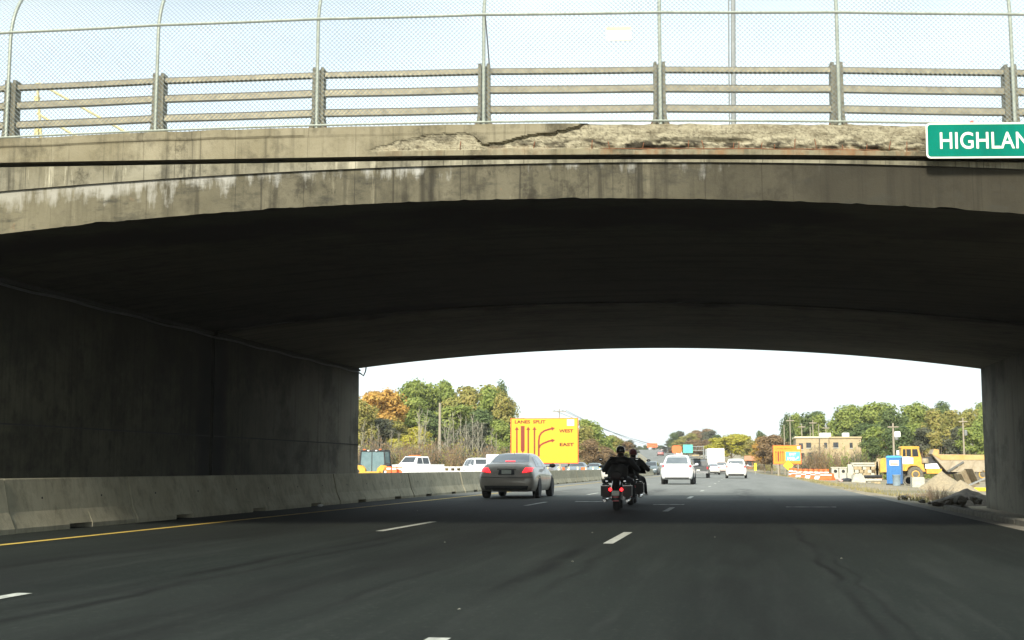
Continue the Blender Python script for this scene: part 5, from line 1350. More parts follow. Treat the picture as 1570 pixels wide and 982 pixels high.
def shrub(px, py, Y, wpx, col, label, group, k=0, name='shrub'):
    if (col, k) not in _shr: _shr[(col, k)] = shrub_mesh(k * 7 + 1, col)
    p = P(px, py, Y); g0 = gz(p.x, Y); h = max(.3, p.z - g0); wd = wpx / FPX * Y
    t = thing(name, label, 'shrub', (p.x, Y, g0), rnd.uniform(0, 6.28), group)
    for nm, me_ in zip(('foliage', 'stems'), _shr[(col, k)]):
        o = addmesh(nm, me_, t); o.scale = (wd / 1.05, wd / 1.05, h)
    return t
LG = 'trees of the wood beyond the barrier on the left'
# left wood: back row, then front rows
for i, a in enumerate([
  (560, 604, 172, 66, 'orange', 3, 'broad low orange tree half hidden by the bridge wall'),
  (590, 600, 174, 66, 'orange', 2, 'wide orange tree crown between the bridge wall and the first green tree'),
  (566, 598, 175, 60, 'orange', 0, 'bright orange tree at the left edge of the wood beside the bridge wall'),
  (598, 603, 178, 58, 'orange', 1, 'orange and gold tree right of the one beside the bridge wall'),
  (556, 615, 165, 44, 'olive', 2, 'olive tree below the orange crown at the bridge wall'),
  (622, 583, 200, 52, 'green', 0, 'tall green tree with a rounded top, leftmost green crown of the wood'),
  (645, 585, 203, 54, 'green', 2, 'second tall green tree from the left in the wood'),
  (672, 590, 205, 58, 'green', 3, 'broad green tree behind the utility pole'),
  (688, 584, 208, 44, 'green', 1, 'tall green tree just right of the utility pole'),
  (712, 590, 200, 62, 'olive', 0, 'wide olive-green tree in the middle of the wood'),
  (738, 592, 196, 60, 'olive', 3, 'olive tree with brownish crown right of the middle of the wood'),
  (757, 594, 190, 56, 'green', 1, 'green tree near the right end of the tall wood'),
  (768, 588, 198, 26, 'dark', 2, 'narrow dark pointed tree near the right end of the tall wood'),
  (774, 606, 185, 44, 'olive', 2, 'rightmost tall olive tree of the wood, left of the orange lane sign'),
  (633, 612, 185, 62, 'green', 3, 'green crown under the leftmost rounded top'),
  (700, 620, 186, 70, 'green', 0, 'green crown low behind the bare trees'),
  (745, 628, 180, 66, 'dark', 1, 'dark green crown low at the right of the bare trees'),
  (665, 628, 184, 60, 'dark', 0, 'dark green crown behind the utility pole foot'),
  (606, 640, 172, 58, 'olive', 1, 'olive crown under the orange trees'),
  (770, 645, 172, 50, 'green', 3, 'green crown just left of the orange lane sign'),
  (575, 640, 168, 54, 'greyb', 0, 'grey-green crown low beside the bridge wall'),
  (725, 650, 176, 64, 'greyb', 2, 'grey-green crown behind the bare trees'),
  (640, 655, 170, 46, 'yellow', 1, 'low yellow tree behind the white pickup truck'),
  (618, 668, 165, 40, 'yellow', 3, 'low yellow-green tree left of the white pickup truck'),
  (800, 640, 190, 46, 'olive', 0, 'olive tree hidden mostly behind the orange lane sign, left part'),
  (835, 655, 200, 60, 'green', 1, 'green tree behind the middle of the orange lane sign'),
  (872, 650, 205, 50, 'olive', 3, 'olive tree behind the right part of the orange lane sign'),
  (905, 642, 200, 46, 'green', 0, 'tall yellow-green tree just right of the orange lane sign'),
  (893, 655, 190, 44, 'olive', 2, 'olive tree at the right edge of the orange lane sign'),
  (922, 664, 215, 38, 'green', 3, 'green tree second to the right of the orange lane sign'),
  (938, 668, 235, 36, 'olive', 1, 'olive tree above the black-clad motorcyclist on the left'),
  (950, 671, 255, 34, 'brown', 0, 'brownish tree directly above the black-clad motorcyclist'),
  (962, 676, 285, 26, 'greyb', 2, 'small grey-green tree at the right end of the left wood'),
  (906, 675, 175, 40, 'brown', 2, 'low brown tree right of the orange lane sign'),
  (930, 685, 190, 44, 'brown', 1, 'low reddish-brown tree over the barrier left of the motorcycles'),
  (948, 690, 225, 36, 'olive', 3, 'low olive tree over the barrier behind the motorcyclist'),
  (968, 684, 330, 20, 'greyb', 0, 'tiny grey tree at the foot of the far slope'),
 ]): tree(a[0], a[1], a[2], a[3], a[4], a[5], a[6], LG)
for i, (px, py, Y, ln) in enumerate([(562, 640, 150, .18), (570, 648, 152, .1), (583, 650, 150, .05), (600, 655, 148, 0), (612, 660, 150, .03), (645, 618, 150, 0), (640, 628, 152, -.03), (652, 622, 151, .05), (663, 668, 146, 0), (672, 672, 146, 0),
   (688, 632, 152, .04), (697, 628, 150, 0), (707, 630, 153, -.02), (716, 636, 150, 0), (726, 630, 152, .03), (733, 640, 148, 0), (742, 645, 150, .06), (752, 652, 150, 0), (682, 640, 149, -.03), (760, 662, 150, 0), (604, 676, 140, 0)]):
    bare(px, py, Y, ['leaning bare pale tree beside the bridge wall', 'second leaning bare tree from the bridge wall', 'bare pale tree under the orange crowns', 'thin bare tree left of the white pickup truck', 'thin bare tree behind the yellow foliage', 'tallest bare white tree with a feathery top above the white pickup truck', 'bare tree twin left of the tallest bare one', 'bare tree twin right of the tallest bare one', 'short thin bare stem right of the white pickup truck', 'short bare stem beside the utility pole',
       'bare tree just right of the utility pole', 'bare tree, second right of the utility pole', 'bare tree, third right of the utility pole', 'bare tree above the left end of the white SUV', 'bare tree above the middle of the white SUV', 'bare tree above the right end of the white SUV', 'leaning bare tree right of the white SUV', 'bare tree left of the orange lane sign', 'slender bare tree left of the white SUV', 'short bare tree next to the orange lane sign', 'short stem behind the orange barrels'][i], ln, i)
for i in range(44):
    px = 548 + (i % 26) * 9.4 + rnd.uniform(-3, 3)
    shrub(px, (688 if i < 26 else 676) + rnd.uniform(-8, 8), (132 if i < 26 else 146) + rnd.uniform(-6, 6), 36, ['brown', 'greyb', 'brown', 'olive'][i % 4], 'low brownish shrub in the thicket at the foot of the wood behind the barrier', 'thicket shrubs at the foot of the left wood', i % 3)
for i in range(9):
    px = 886 + i * 9.5
    shrub(px, 703 + rnd.uniform(-3, 3), 150 + i * 12, 22, ['brown', 'olive', 'greyb'][i % 3], 'low shrub over the barrier between the lane sign and the motorcycles', 'shrubs over the barrier left of the motorcycles', i % 3)
for i, (px, py, Y, w_, c_, k) in enumerate([(532, 600, 180, 60, 'olive', 1), (505, 592, 185, 64, 'green', 2), (478, 598, 188, 62, 'orange', 0), (450, 594, 190, 66, 'green', 3), (420, 600, 192, 64, 'olive', 2), (390, 596, 195, 66, 'green', 0), (358, 602, 198, 64, 'brown', 1), (326, 598, 200, 66, 'green', 2)]):
    tree(px, py, Y, w_, c_, k, 'wood tree hidden from the road behind the left bridge wall', 'trees hidden behind the left bridge wall')
for i, (px, py, Y, w_, c_, k) in enumerate([(1545, 622, 205, 50, 'olive', 1), (1575, 618, 208, 54, 'green', 2), (1605, 622, 210, 54, 'green', 3), (1640, 620, 212, 56, 'olive', 0), (1675, 618, 214, 56, 'green', 1)]):
    tree(px, py, Y, w_, c_, k, 'wood tree hidden from the road behind the right bridge wall', 'trees hidden behind the right bridge wall')
for i, (px, py, w_) in enumerate([(1249, 681, 16), (1257, 684, 14), (1242, 688, 14), (1296, 690, 16), (1312, 686, 16), (1318, 690, 14)]):
    shrub(px, py, 158, w_, 'greyb' if i < 3 else 'green', ('%s tall grey-green bush before the middle of the beige building' % ('first', 'second', 'third')[i]) if i < 3 else ('%s green bush at the right end of the beige building' % ('first', 'second', 'third')[i - 3]), 'tall bushes before the beige building', i % 3)
# utility poles
def upole(px, py, Y, label, arms=1, tilt=0, r_=.13, stuff_=None, armw=1.3):
    p = P(px, py, Y); g0 = gz(p.x, Y); h = p.z - g0
    t = thing('utility_pole', label, 'utility pole', (p.x, Y, g0)); t.rotation_euler = (0, tilt, 0)
    MB().tube([(0, 0, -.2), (0, 0, h * .5), (0, 0, h)], [r_ * 1.2, r_, r_ * .75], 8).build('pole', M['polewood'], t, smooth=60)
    for i in range(arms):
        MB().box(-armw, armw, -.16, -.06, h - .5 - i * 1.1, h - .38 - i * 1.1).build('crossarm', M['polewood'], t)
        for sx in ((-1, 1) if armw > 1 else ()):
            MB().lathe([(.04, 0), (.06, .06), (.03, .16), (.001, .17)], 'Z', (sx * armw * .92, -.11, h - .38 - i * 1.1), 8).build('insulator', M['white'], t)
    return t, h
upole(674.5, 618, 142, 'straight pale utility pole standing before the left wood', 0, r_=.17)
pL, hL = upole(857.5, 627, 205, 'utility pole rising just above the orange lane sign', 1, r_=.10, armw=1.1)
pR0, hR0 = upole(1057, 688, 420, 'far utility pole on the right of the far slope', 1, armw=2)
PG = [(1211, 640, 165, 'tallest utility pole above the orange exit sign', 1), (1202, 652, 172, 'utility pole left of the tallest one above the exit sign', 0), (1229, 650, 178, 'utility pole left of the joined pair behind the beige building', 1), (1246, 644, 180, 'utility pole with cross-arm over the left end of the beige building', 1),
      (1242, 655, 186, 'thin utility pole beside the cross-arm pole over the beige building', 0), (1255, 650, 190, 'utility pole over the middle of the beige building', 0), (1266, 652, 192, 'small utility pole right of the middle of the beige building', 1)]
PP = [upole(a[0], a[1], a[2], a[3], a[4], r_=.07, armw=.5) for a in PG]
tA, hA = upole(1369, 649, 150, 'brown-footed utility pole with a transformer and bright lamp above the dump truck cab', 1, r_=.13, armw=.6)
MB().lathe([(.2, 0), (.22, .05), (.22, .7), (.16, .78)], 'Z', (.3, -.05, hA - 1.9), 12).build('transformer', M['steel'], tA, smooth=40)
MB().box(.1, .75, -.3, -.1, hA - 1.6, hA - .95, bev=.04).build('lamp_housing', M['white'], tA)
tB, hB = upole(1476, 641, 158, 'utility pole with short cross-arm above the dump bed, near the right wall', 1, r_=.11, armw=.5)
MB().lathe([(.17, 0), (.19, .05), (.19, .6), (.12, .66)], 'Z', (.26, -.05, hB - 2.1), 12).build('transformer', M['steel'], tB, smooth=40)
def cable(a, b, sag, label, r_=.035):
    pts = [a.lerp(b, i / 16) - Vector((0, 0, sag * 4 * (i / 16) * (1 - i / 16))) for i in range(17)]
    o = MB().tube(pts, r_, 5).build('power_cable', M['wire']); tag(o, label, 'cable', 'power cables over the highway'); return o
def ptop_(t, h, dx, dz=.2): l = t.location; return Vector((l.x + dx, l.y - .1, l.z + h - .38 + dz - .04))
for i, dx in enumerate((-1.0, .4, 1.0)):
    cable(ptop_(pL, hL, dx), ptop_(pR0, hR0, dx * 1.7), 1.2 + i * .6, ['upper of the thin power cables crossing the sky above the motorcycles', 'middle thin power cable crossing the sky above the motorcycles', 'lowest thin power cable crossing the sky above the motorcycles'][i])
cable(ptop_(PP[0][0], PP[0][1], .4, .02), ptop_(PP[2][0], PP[2][1], -.4, .02), .5, 'short power cable between the poles over the exit sign', .02)
cable(ptop_(PP[3][0], PP[3][1], .4, .02), ptop_(PP[5][0], PP[5][1], 0, .3), .5, 'short power cable between the poles over the beige building', .02)

# right-hand trees
RG = 'trees behind the construction yard on the right'
for a in [
  (1206, 637, 225, 22, 'dark', 2, 'slim dark tree at the left end of the right-hand wood'), (1216, 634, 228, 26, 'green', 1, 'green tree behind the tall utility pole'), (1243, 630, 235, 46, 'dark', 0, 'dark rounded tree above the left end of the beige building'),
  (1262, 637, 230, 34, 'green', 3, 'green tree above the middle of the beige building'), (1290, 627, 225, 44, 'green', 2, 'green tree above the right end of the beige building'), (1305, 619, 228, 46, 'green', 0, 'tall green tree, first of the high crowns right of the beige building'),
  (1330, 618, 226, 54, 'green', 1, 'tall green tree, second of the high crowns'), (1352, 619, 224, 50, 'green', 3, 'tall green tree behind the lamp pole'), (1368, 628, 215, 40, 'dark', 2, 'dark green tree right behind the lamp pole'),
  (1392, 620, 222, 48, 'green', 0, 'yellow-green rounded tree over the dump truck cab'), (1412, 620, 220, 44, 'green', 2, 'green tree above the front of the dump bed'), (1432, 628, 214, 46, 'olive', 1, 'olive-green tree above the tan roofed house'),
  (1446, 617, 240, 36, 'dark', 3, 'sparse darker tree standing taller behind the olive one'), (1466, 628, 222, 46, 'olive', 0, 'olive tree beside the short-armed pole'), (1484, 630, 216, 46, 'olive', 2, 'brownish olive tree right of the short-armed pole'),
  (1497, 619, 235, 36, 'green', 3, 'sparse tall tree touching the right bridge wall'), (1503, 634, 205, 40, 'green', 1, 'green tree cut by the right bridge wall'), (1520, 630, 205, 50, 'green', 0, 'green tree behind the right bridge wall'),
  (1320, 648, 200, 56, 'dark', 0, 'dark tree at the right corner of the beige building'), (1345, 655, 192, 50, 'green', 1, 'green tree in front of the brick building'), (1336, 672, 160, 34, 'dark', 3, 'dark low tree beside the beige building corner'), (1378, 655, 188, 44, 'dark', 2, 'dark tree behind the dump truck cab'), (1405, 652, 190, 50, 'green', 3, 'green tree behind the tan roofed house'),
  (1425, 655, 186, 46, 'greyb', 0, 'grey-green tree behind the house gable'), (1448, 655, 184, 46, 'olive', 3, 'olive low tree above the dump bed'), (1470, 655, 180, 42, 'greyb', 1, 'grey-green low tree near the short-armed pole'), (1490, 655, 176, 44, 'green', 0, 'green low tree near the right bridge wall'),
  (1182, 666, 195, 42, 'brown', 0, 'reddish brown tree left of the orange exit sign'), (1172, 672, 205, 36, 'orange', 2, 'orange-brown tree left of the reddish brown one'), (1194, 672, 188, 34, 'brown', 3, 'brown tree directly behind the orange exit sign'), (1166, 662, 250, 16, 'dark', 2, 'small dark tree above the orange-brown one'),
  (1120, 665, 265, 46, 'yellow', 0, 'bright yellow-green tree behind the white box truck, left'), (1142, 667, 262, 44, 'yellow', 1, 'bright yellow-green tree right of the white minivan'), (1104, 672, 268, 34, 'yellow', 3, 'yellow tree partly hidden by the white box truck'), (1152, 676, 240, 26, 'olive', 2, 'olive tree right of the bright yellow trees'),
  (1034, 664, 430, 20, 'dark', 2, 'blue-grey tree at the left of the far wooded rise'), (1044, 661, 440, 22, 'greyb', 1, 'grey tree on the far wooded rise, second from left'), (1056, 664, 420, 26, 'olive', 0, 'olive tree on the far wooded rise'), (1068, 660, 430, 28, 'brown', 1, 'brown topped tree on the far wooded rise'),
  (1078, 658, 425, 30, 'brown', 3, 'highest brown tree of the far wooded rise'), (1090, 660, 410, 26, 'greyb', 0, 'grey-green tree at the right of the far wooded rise'), (1098, 667, 400, 22, 'dark', 1, 'dark tree at the right end of the far wooded rise'), (1026, 676, 470, 16, 'greyb', 3, 'small grey tree left of the far wooded rise'),
  (1045, 675, 380, 30, 'olive', 2, 'olive tree below the far wooded rise behind the orange sign'), (1062, 674, 370, 30, 'brown', 0, 'brown tree behind the green gantry panel'), (1082, 675, 350, 32, 'brown', 2, 'brown tree right of the gantry column'), (1096, 680, 330, 26, 'olive', 1, 'olive tree left of the white box truck'), (1072, 686, 330, 26, 'brown', 1, 'low brown tree behind the gantry frame'), (1052, 688, 345, 24, 'olive', 0, 'low olive tree under the gantry panel'), (1036, 688, 370, 22, 'brown', 3, 'low brown tree under the orange sign'), (1022, 685, 440, 16, 'greyb', 0, 'low grey tree where the far slope ends'),
  (982, 684, 700, 10, 'dark', 0, 'tiny dark tree on the crest, left of the far road'), (990, 683, 690, 12, 'dark', 1, 'tiny dark tree on the crest above the far road'), (976, 686, 660, 9, 'greyb', 3, 'tiny grey tree on the crest near the left wood'), (1004, 685, 640, 10, 'greyb', 2, 'tiny grey tree on the crest right of the far road'), (1012, 683, 600, 12, 'dark', 0, 'tiny dark tree on the crest at the right verge'),
  ]: tree(a[0], a[1], a[2], a[3], a[4], a[5], a[6], RG if a[0] > 1160 else 'trees along the far right of the highway')
for i in range(30):      # scrub before the beige building and along the yard
    px = 1224 + i * 5.6 + rnd.uniform(-2, 2)
    shrub(px, (690 if 1238 < px < 1332 else 698) + rnd.uniform(-9, 7) + (4 if px > 1330 else 0), 156 + rnd.uniform(-4, 8), 22, ['brown', 'greyb', 'brown', 'green', 'greyb'][i % 5], 'shrub in the tangled scrub in front of the beige building', 'scrub shrubs in front of the beige building', i % 3)
for i in range(10):
    px = 1390 + i * 13 + rnd.uniform(-3, 3)
    shrub(px, 690 + rnd.uniform(-5, 5), 168 + rnd.uniform(-4, 4), 26, ['green', 'greyb', 'brown'][i % 3], 'green shrub along the yard behind the dump truck', 'shrubs behind the dump truck', i % 3)
for i in range(14):
    px = 1090 + i * 7; Y = 215 + (13 - i) * 4
    shrub(px, 705 + rnd.uniform(-3, 3), Y, 18, ['brown', 'olive', 'greyb'][i % 3], 'low shrub along the right verge beyond the white minivan', 'shrubs on the far right verge', i % 3)

# ================================================================== BUILDINGS
def local_mb(Y): return lambda px, py, dy=0: P(px, py, Y + dy)
Yb = 172; a = P(1221, 706, Yb); b = P(1322, 706, Yb); g0 = gz((a.x + b.x) / 2, Yb) - .2; zt = PZ(672, 1260, Yb); mid = P(1271, 700, Yb).x
bd = thing('beige_building', 'two-storey beige block building with flat roof and dark windows behind the scrub', 'building', (a.x, Yb, g0))
Wb = b.x - a.x; Hb = zt - g0; xm = mid - a.x
bd_rz = 0
MB().box(0, xm, 0, 9, 0, Hb).build('wall', M['beigeblock'], bd)
MB().box(xm + .003, Wb, .9, 9, 0, Hb - .02).build('wall', M['beigeblock'], bd)
MB().box(-.15, xm + .05, -.15, 9.2, Hb - .001 + .001, Hb + .22).build('roof_edge', pm('pale_coping', (.66, .58, .40), (.58, .50, .34), 2, .8), bd)
MB().box(xm + .053, Wb + .1, .75, 9.2, Hb - .018, Hb + .2).build('roof_edge', M['beigeblock'], bd)
for k in range(7): MB().box(.0, xm, -.03, -.002, .6 + k * (Hb - .6) / 7, .62 + k * (Hb - .6) / 7).build('course_line', pm('block_course', (.42, .33, .17), (.38, .3, .15), 3, .9), bd)  # thin strips along the block courses
for (p0, p1, q0, q1, yy) in ((1225, 1231, 680, 689, 0), (1236, 1243.5, 679, 687, 0), (1228, 1233, 695, 704, 0), (1238, 1246, 694, 703, 0), (1263.5, 1268, 679, 687, 0), (1278, 1286, 678.5, 686.5, .9), (1303.5, 1308, 679, 687, .9)):
    xa, xb_ = P(p0, q0, Yb).x - a.x, P(p1, q0, Yb).x - a.x; zb_, za_ = PZ(q1, p0, Yb) - g0, PZ(q0, p0, Yb) - g0
    w_ = MB().box(xa, xb_, yy - .05, yy - .003, zb_, za_).build('window', M['glass'], bd)
    fr = MB(); 
    MB().box(xa - .06, xb_ + .06, yy - .09, yy - .051, zb_ - .10, zb_ - .0).build('sill', M['precast'], w_)
    MB().box((xa + xb_) / 2 - .03, (xa + xb_) / 2 + .03, yy - .075, yy - .052, zb_, za_).build('mullion', M['trim'], w_)
xa = P(1256, 690, Yb).x - a.x; MB().box(xa, xa + .09, -.12, -.01, .3, Hb).build('drain_pipe', M['trim'], bd)
for (p0, p1, py) in ((1257, 1274, 666.5), (1292, 1302, 666)):
    xa, xb_ = P(p0, py, Yb + 3).x - a.x, P(p1, py, Yb + 3).x - a.x
    MB().box(xa, xb_, 3, 5, Hb + .2, Hb + .75, bev=.03).build('roof_unit', M['white'], bd)
def house(px0, px1, pye, pyr, Y, label, wallm, roofm, gable=True, name='house', d=8):
    a = P(px0, pye, Y); b = P(px1, pye, Y); g0 = gz((a.x + b.x) / 2, Y) - .2; ze = a.z - g0; zr = PZ(pyr, (px0 + px1) / 2, Y + d / 2) - g0; W_ = b.x - a.x
    t = thing(name, label, 'house', (a.x, Y, g0))
    MB().box(0, W_, 0, d, 0, ze).build('wall', wallm, t)
    m_ = MB(); m_.prism([(-.4, ze - .05), (d / 2, zr), (d + .4, ze - .05), (d + .4, ze - .2), (-.4, ze - .2)], 'X', -.4, W_ + .4) if gable else m_.prism([(-.4, ze - .05), (W_ / 2, zr), (W_ + .4, ze - .05)], 'Y', -.4, d + .4)
    rf = m_.build('roof', roofm, t)
    n_ = max(2, int(W_ / 2.2))
    for i in range(n_):
        x = W_ * (i + .5) / n_; w_ = MB().box(x - .4, x + .4, -.04, -.002, ze * .42, ze * .82).build('window', M['glass'], t); MB().box(x - .5, x + .5, -.08, -.041, ze * .42 - .09, ze * .42).build('sill', M['white'], w_)
    return t, rf, W_, ze, zr
h1, rf, W_, ze, zr = house(1392, 1438, 690, 678, 186, 'house with a broad tan shingled roof behind the dump truck cab', M['brick'], M['roof'])
MB().box(W_ * .32, W_ * .32 + .7, 3.5, 4.2, zr - .5, zr + .8).build('chimney', M['white'], rf)
g_ = MB(); g_.prism([(W_ * .30, ze - .1), (W_ * .42, zr - .4), (W_ * .54, ze - .1)], 'Y', -1.2, 3.0); g_.build('gable', M['darkroof'], h1)
house(1352, 1384, 681, 673, 192, 'red-brown brick building behind the lamp pole', M['brick'], M['brick'], name='brick_building')
house(1440, 1460, 690, 684, 190, 'dark-roofed brick house right of the tan shingled roof', M['brick'], M['darkroof'])
house(1462, 1492, 688, 680, 196, 'brick house with a pale roof near the right bridge wall', M['brick'], M['precast'])
house(1145, 1162, 705, 699, 230, 'small house with a terracotta roof behind the white minivan', M['brick'], pm('terracotta_roof', (.55, .24, .13), (.45, .19, .10), 3, .9))

# ================================================================== CONSTRUCTION YARD ON THE RIGHT
def at(px, Y): X = PX(px, Y); return X, gz(X, Y)
# articulated dump truck, side on, cab to the left
Yk = 142; X0 = PX(1350, Yk); zk = gz(X0 + 5, Yk) - .05; U = Yk / FPX           # U metres per picture pixel there
t = thing('dump_truck', 'big yellow articulated dump truck parked side-on in the yard, cab to the left', 'dump truck', (X0, Yk, zk))
HZ = (CAM_Z - zk)
def kx(px): return (px - 1350) * U * 1.03
def kz(py): return max(0, HZ + (717 - py) * U)
yp = M['yellowpaint']; alt_tone = pm('dusty_orange_body_paint', (.55, .26, .07), (.48, .33, .14), 1.2, .7)
dusty = pm('dust_grey_steel', (.38, .33, .24), (.30, .25, .17), 2, .85)
def poly(name, pts, y0, y1, mat, par=t, sm=False): m_ = MB(); m_.prism([(kx(a), kz(b)) for a, b in pts], 'Y', y0, y1); return m_.build(name, mat, par)
MB().box(kx(1356), kx(1500), .9, 1.7, kz(727), kz(719)).build('chassis', M['trim'], t)
poly('grille', [(1350, 724), (1350, 708), (1353, 704), (1359, 703), (1359, 724)], .35, 2.25, yp)
poly('hood', [(1358, 712), (1358, 704.5), (1366, 702.2), (1390, 701.2), (1396, 703), (1396, 712)], .4, 2.2, M['white'])
poly('side_panel', [(1358, 722), (1358, 711.9), (1398, 711.9), (1410, 712), (1410, 722)], .42, 2.18, yp)
cab = poly('cab', [(1379.5, 703), (1380.5, 688.5), (1404, 688.5), (1407.5, 704), (1407.5, 712), (1392, 712), (1380, 710)], .45, 2.15, yp)
poly('cab_roof', [(1378.5, 688.4), (1380, 686.2), (1404, 686.2), (1405.5, 688.4)], .4, 2.2, yp, cab)
for pts in ([(1381.8, 701), (1382.2, 690.3), (1386, 690.3), (1386, 701)], [(1387, 701), (1387, 690.3), (1393.3, 690.3), (1393.3, 701)], [(1395, 701), (1395, 690.3), (1402.2, 690.3), (1403.6, 701)]):
    poly('window', pts, .435, .448, M['glass'], cab)
poly('fender', [(1382, 722), (1385, 714), (1391, 711.5), (1402, 711.5), (1409, 716), (1412, 723), (1407, 723), (1404, 717), (1399, 714.5), (1392, 714.5), (1388, 717), (1386, 722)], .0, .42, yp)
MB().lathe([(.34, -.2), (.38, 0), (.34, .3)], 'Z', (kx(1412.5), .6, kz(708)), 16).build('air_filter', dusty, t, smooth=50)
poly('engine_deck', [(1408, 714), (1409, 703), (1424, 701), (1427, 712)], .6, 2.0, M['trim'])
poly('tank', [(1413, 726), (1413, 719), (1434, 719), (1434, 726)], .1, .8, yp)
poly('step_panel', [(1412, 718.8), (1412, 712), (1428, 711), (1432, 718.8)], .25, .9, M['white'])
bedp = [(1421, 697.5), (1424, 690.5), (1430, 692), (1429, 698), (1512, 699.2), (1540, 696), (1541, 707), (1500, 719), (1486, 723.5), (1441, 723.5), (1432, 712)]
poly('dump_bed', bedp, -.15, 2.75, dusty)
poly('bed_top_band', [(1421.5, 698), (1424, 690), (1430.5, 691.4), (1430, 698.6), (1512, 699.3), (1532, 697.8), (1532, 706.2), (1434, 706.2)], -.21, -.153, alt_tone)
for a_, b_ in ((1447, 1440), (1461, 1453), (1478, 1470), (1494, 1488)): poly('bed_rib', [(b_, 721), (a_, 706.5), (a_ + 2, 706.5), (b_ + 2, 721)], -.23, -.153, dusty)
poly('hydraulic_ram', [(1440, 722), (1462, 708), (1464, 709.5), (1442, 724)], -.33, -.24, M['chrome'])
dirtytyre = pm('dusty_tyre', (.16, .145, .11), (.10, .09, .07), 5, .95, bump=.6)
for px in (1398, 1464, 1489):
    r_ = .82; h_ = MB().lathe([(.2, .1), (.34, 0), (.42, .02), (.46, .2)], 'Y', (0, 0, 0), 20).build('wheel', yp, t, smooth=40); h_.location = (kx(px), -.04, r_)
    ty = MB(); ty.lathe([(.45, .02), (.52, -.04), (.74, -.04), (.82, .08), (.82, .5), (.74, .62), (.45, .6)], 'Y', (0, 0, 0), 28)
    for k in range(24): ty.box(-.03, .03, .02, .56, .80, .855, M=Matrix.Rotation(2 * pi * k / 24, 4, 'Y'))
    ty.build('tyre', dirtytyre, h_, smooth=40)
    MB().lathe([(.45, 1.9), (.74, 1.9), (.82, 2.0), (.82, 2.5), (.74, 2.6), (.45, 2.6)], 'Y', (0, 0, 0), 20).build('far_tyre', dirtytyre, h_, smooth=40)
MB().tube([(kx(1375), .3, kz(703)), (kx(1375), .2, kz(694))], .03, 6).build('mirror_arm', M['trim'], t); MB().box(kx(1373), kx(1376.5), .1, .16, kz(699), kz(692)).build('mirror', M['white'], t)

# blue portable toilet
Yq = 106; X0, zk = at(1355, Yq); s_ = Yq / FPX
t = thing('portable_toilet', 'blue portable toilet with a white sticker standing in front of the dump truck', 'portable toilet', (X0 + .9, Yq + .6, zk), radians(-14))
hb_ = 2.22; bp = M['blueplastic']; bl2 = pm('light_blue_plastic', (.05, .33, .62), (.045, .28, .54), 3, .45)
m_ = MB(); m_.prism([(-.56, .0), (-.56, hb_ * .97), (.56, hb_ * .97), (.56, 0)], 'Y', -.55, .55); m_.build('cabin', bp, t)
m_ = MB(); m_.add([(-.6, -.6, hb_ * .965), (.6, -.6, hb_ * .965), (.6, .6, hb_ * .965), (-.6, .6, hb_ * .965), (-.5, -.5, hb_ + .08), (.5, -.5, hb_ + .08), (.5, .5, hb_ + .08), (-.5, .5, hb_ + .08)], [(0, 1, 5, 4), (1, 2, 6, 5), (2, 3, 7, 6), (3, 0, 4, 7), (4, 5, 6, 7), (3, 2, 1, 0)]); m_.build('roof', bl2, t)
MB().box(-.57, -.562, -.42, .42, .12, hb_ * .9).build('door', bl2, t)
for x in (-.42, -.14, .14, .42): MB().box(x - .03, x + .03, -.575, -.552, .1, hb_ * .6).build('panel_rib', bp, t)
MB().box(-.30, .42, -.572, -.553, 1.52, 1.93).build('sticker', M['signwhite'], t); MB().box(-.22, .34, -.578, -.5725, 1.60, 1.68).build('red_stripe', M['reddim'], t)
for z in (.35, 1.8): MB().box(-.5, .5, -.0, .0 + .001, z, z + .001) 
MB().box(-.62, .62, -.62, .62, -.02, .09).build('skid_base', M['trim'], t)
X1, z1 = at(1374, Yq - 1.5)
o = MB().lathe([(.24, 0), (.29, .03), (.31, .8), (.33, .82), (.33, .88), (.29, .88)], 'Z', (0, 0, 0), 20).build('rubbish_barrel', pm('grey_blue_barrel', (.25, .32, .36), (.2, .26, .3), 5, .6), smooth=50); o.location = (X1, Yq - 1.5, z1); tag(o, 'grey-blue round barrel standing against the blue portable toilet', 'barrel')
# pale concrete block right of the toilet
def block(px0, px1, pyt, Y, label, name='precast_block', mat=None, d=1.2, rz=0, group=None, feet=0):
    X0, z_ = at(px0, Y); X1 = PX(px1, Y); zt = PZ(pyt, px0, Y); h = max(.15, zt - z_)
    o = MB().box(0, X1 - X0, 0, d, -.05, h, bev=.03).build(name, mat or M['precast'], smooth=40); o.location = (X0, Y, z_); o.rotation_euler = (0, 0, rz); tag(o, label, 'block', group); return o, h, z_
block(1398, 1417, 732, 102, 'pale squarish concrete block between the portable toilet and the sand heap')
X0, z0 = at(1393, 110); o = MB().lathe([(.28, 0), (.40, 0), (.42, .12), (.40, .24), (.28, .24), (.27, .12)][::1] + [(.28, 0)], 'Y', (0, 0, 0), 20).build('spare_wheel', dirtytyre, smooth=40); o.location = (X0, 110, z0 + .42); tag(o, 'dusty spare wheel standing upright right of the portable toilet', 'wheel')
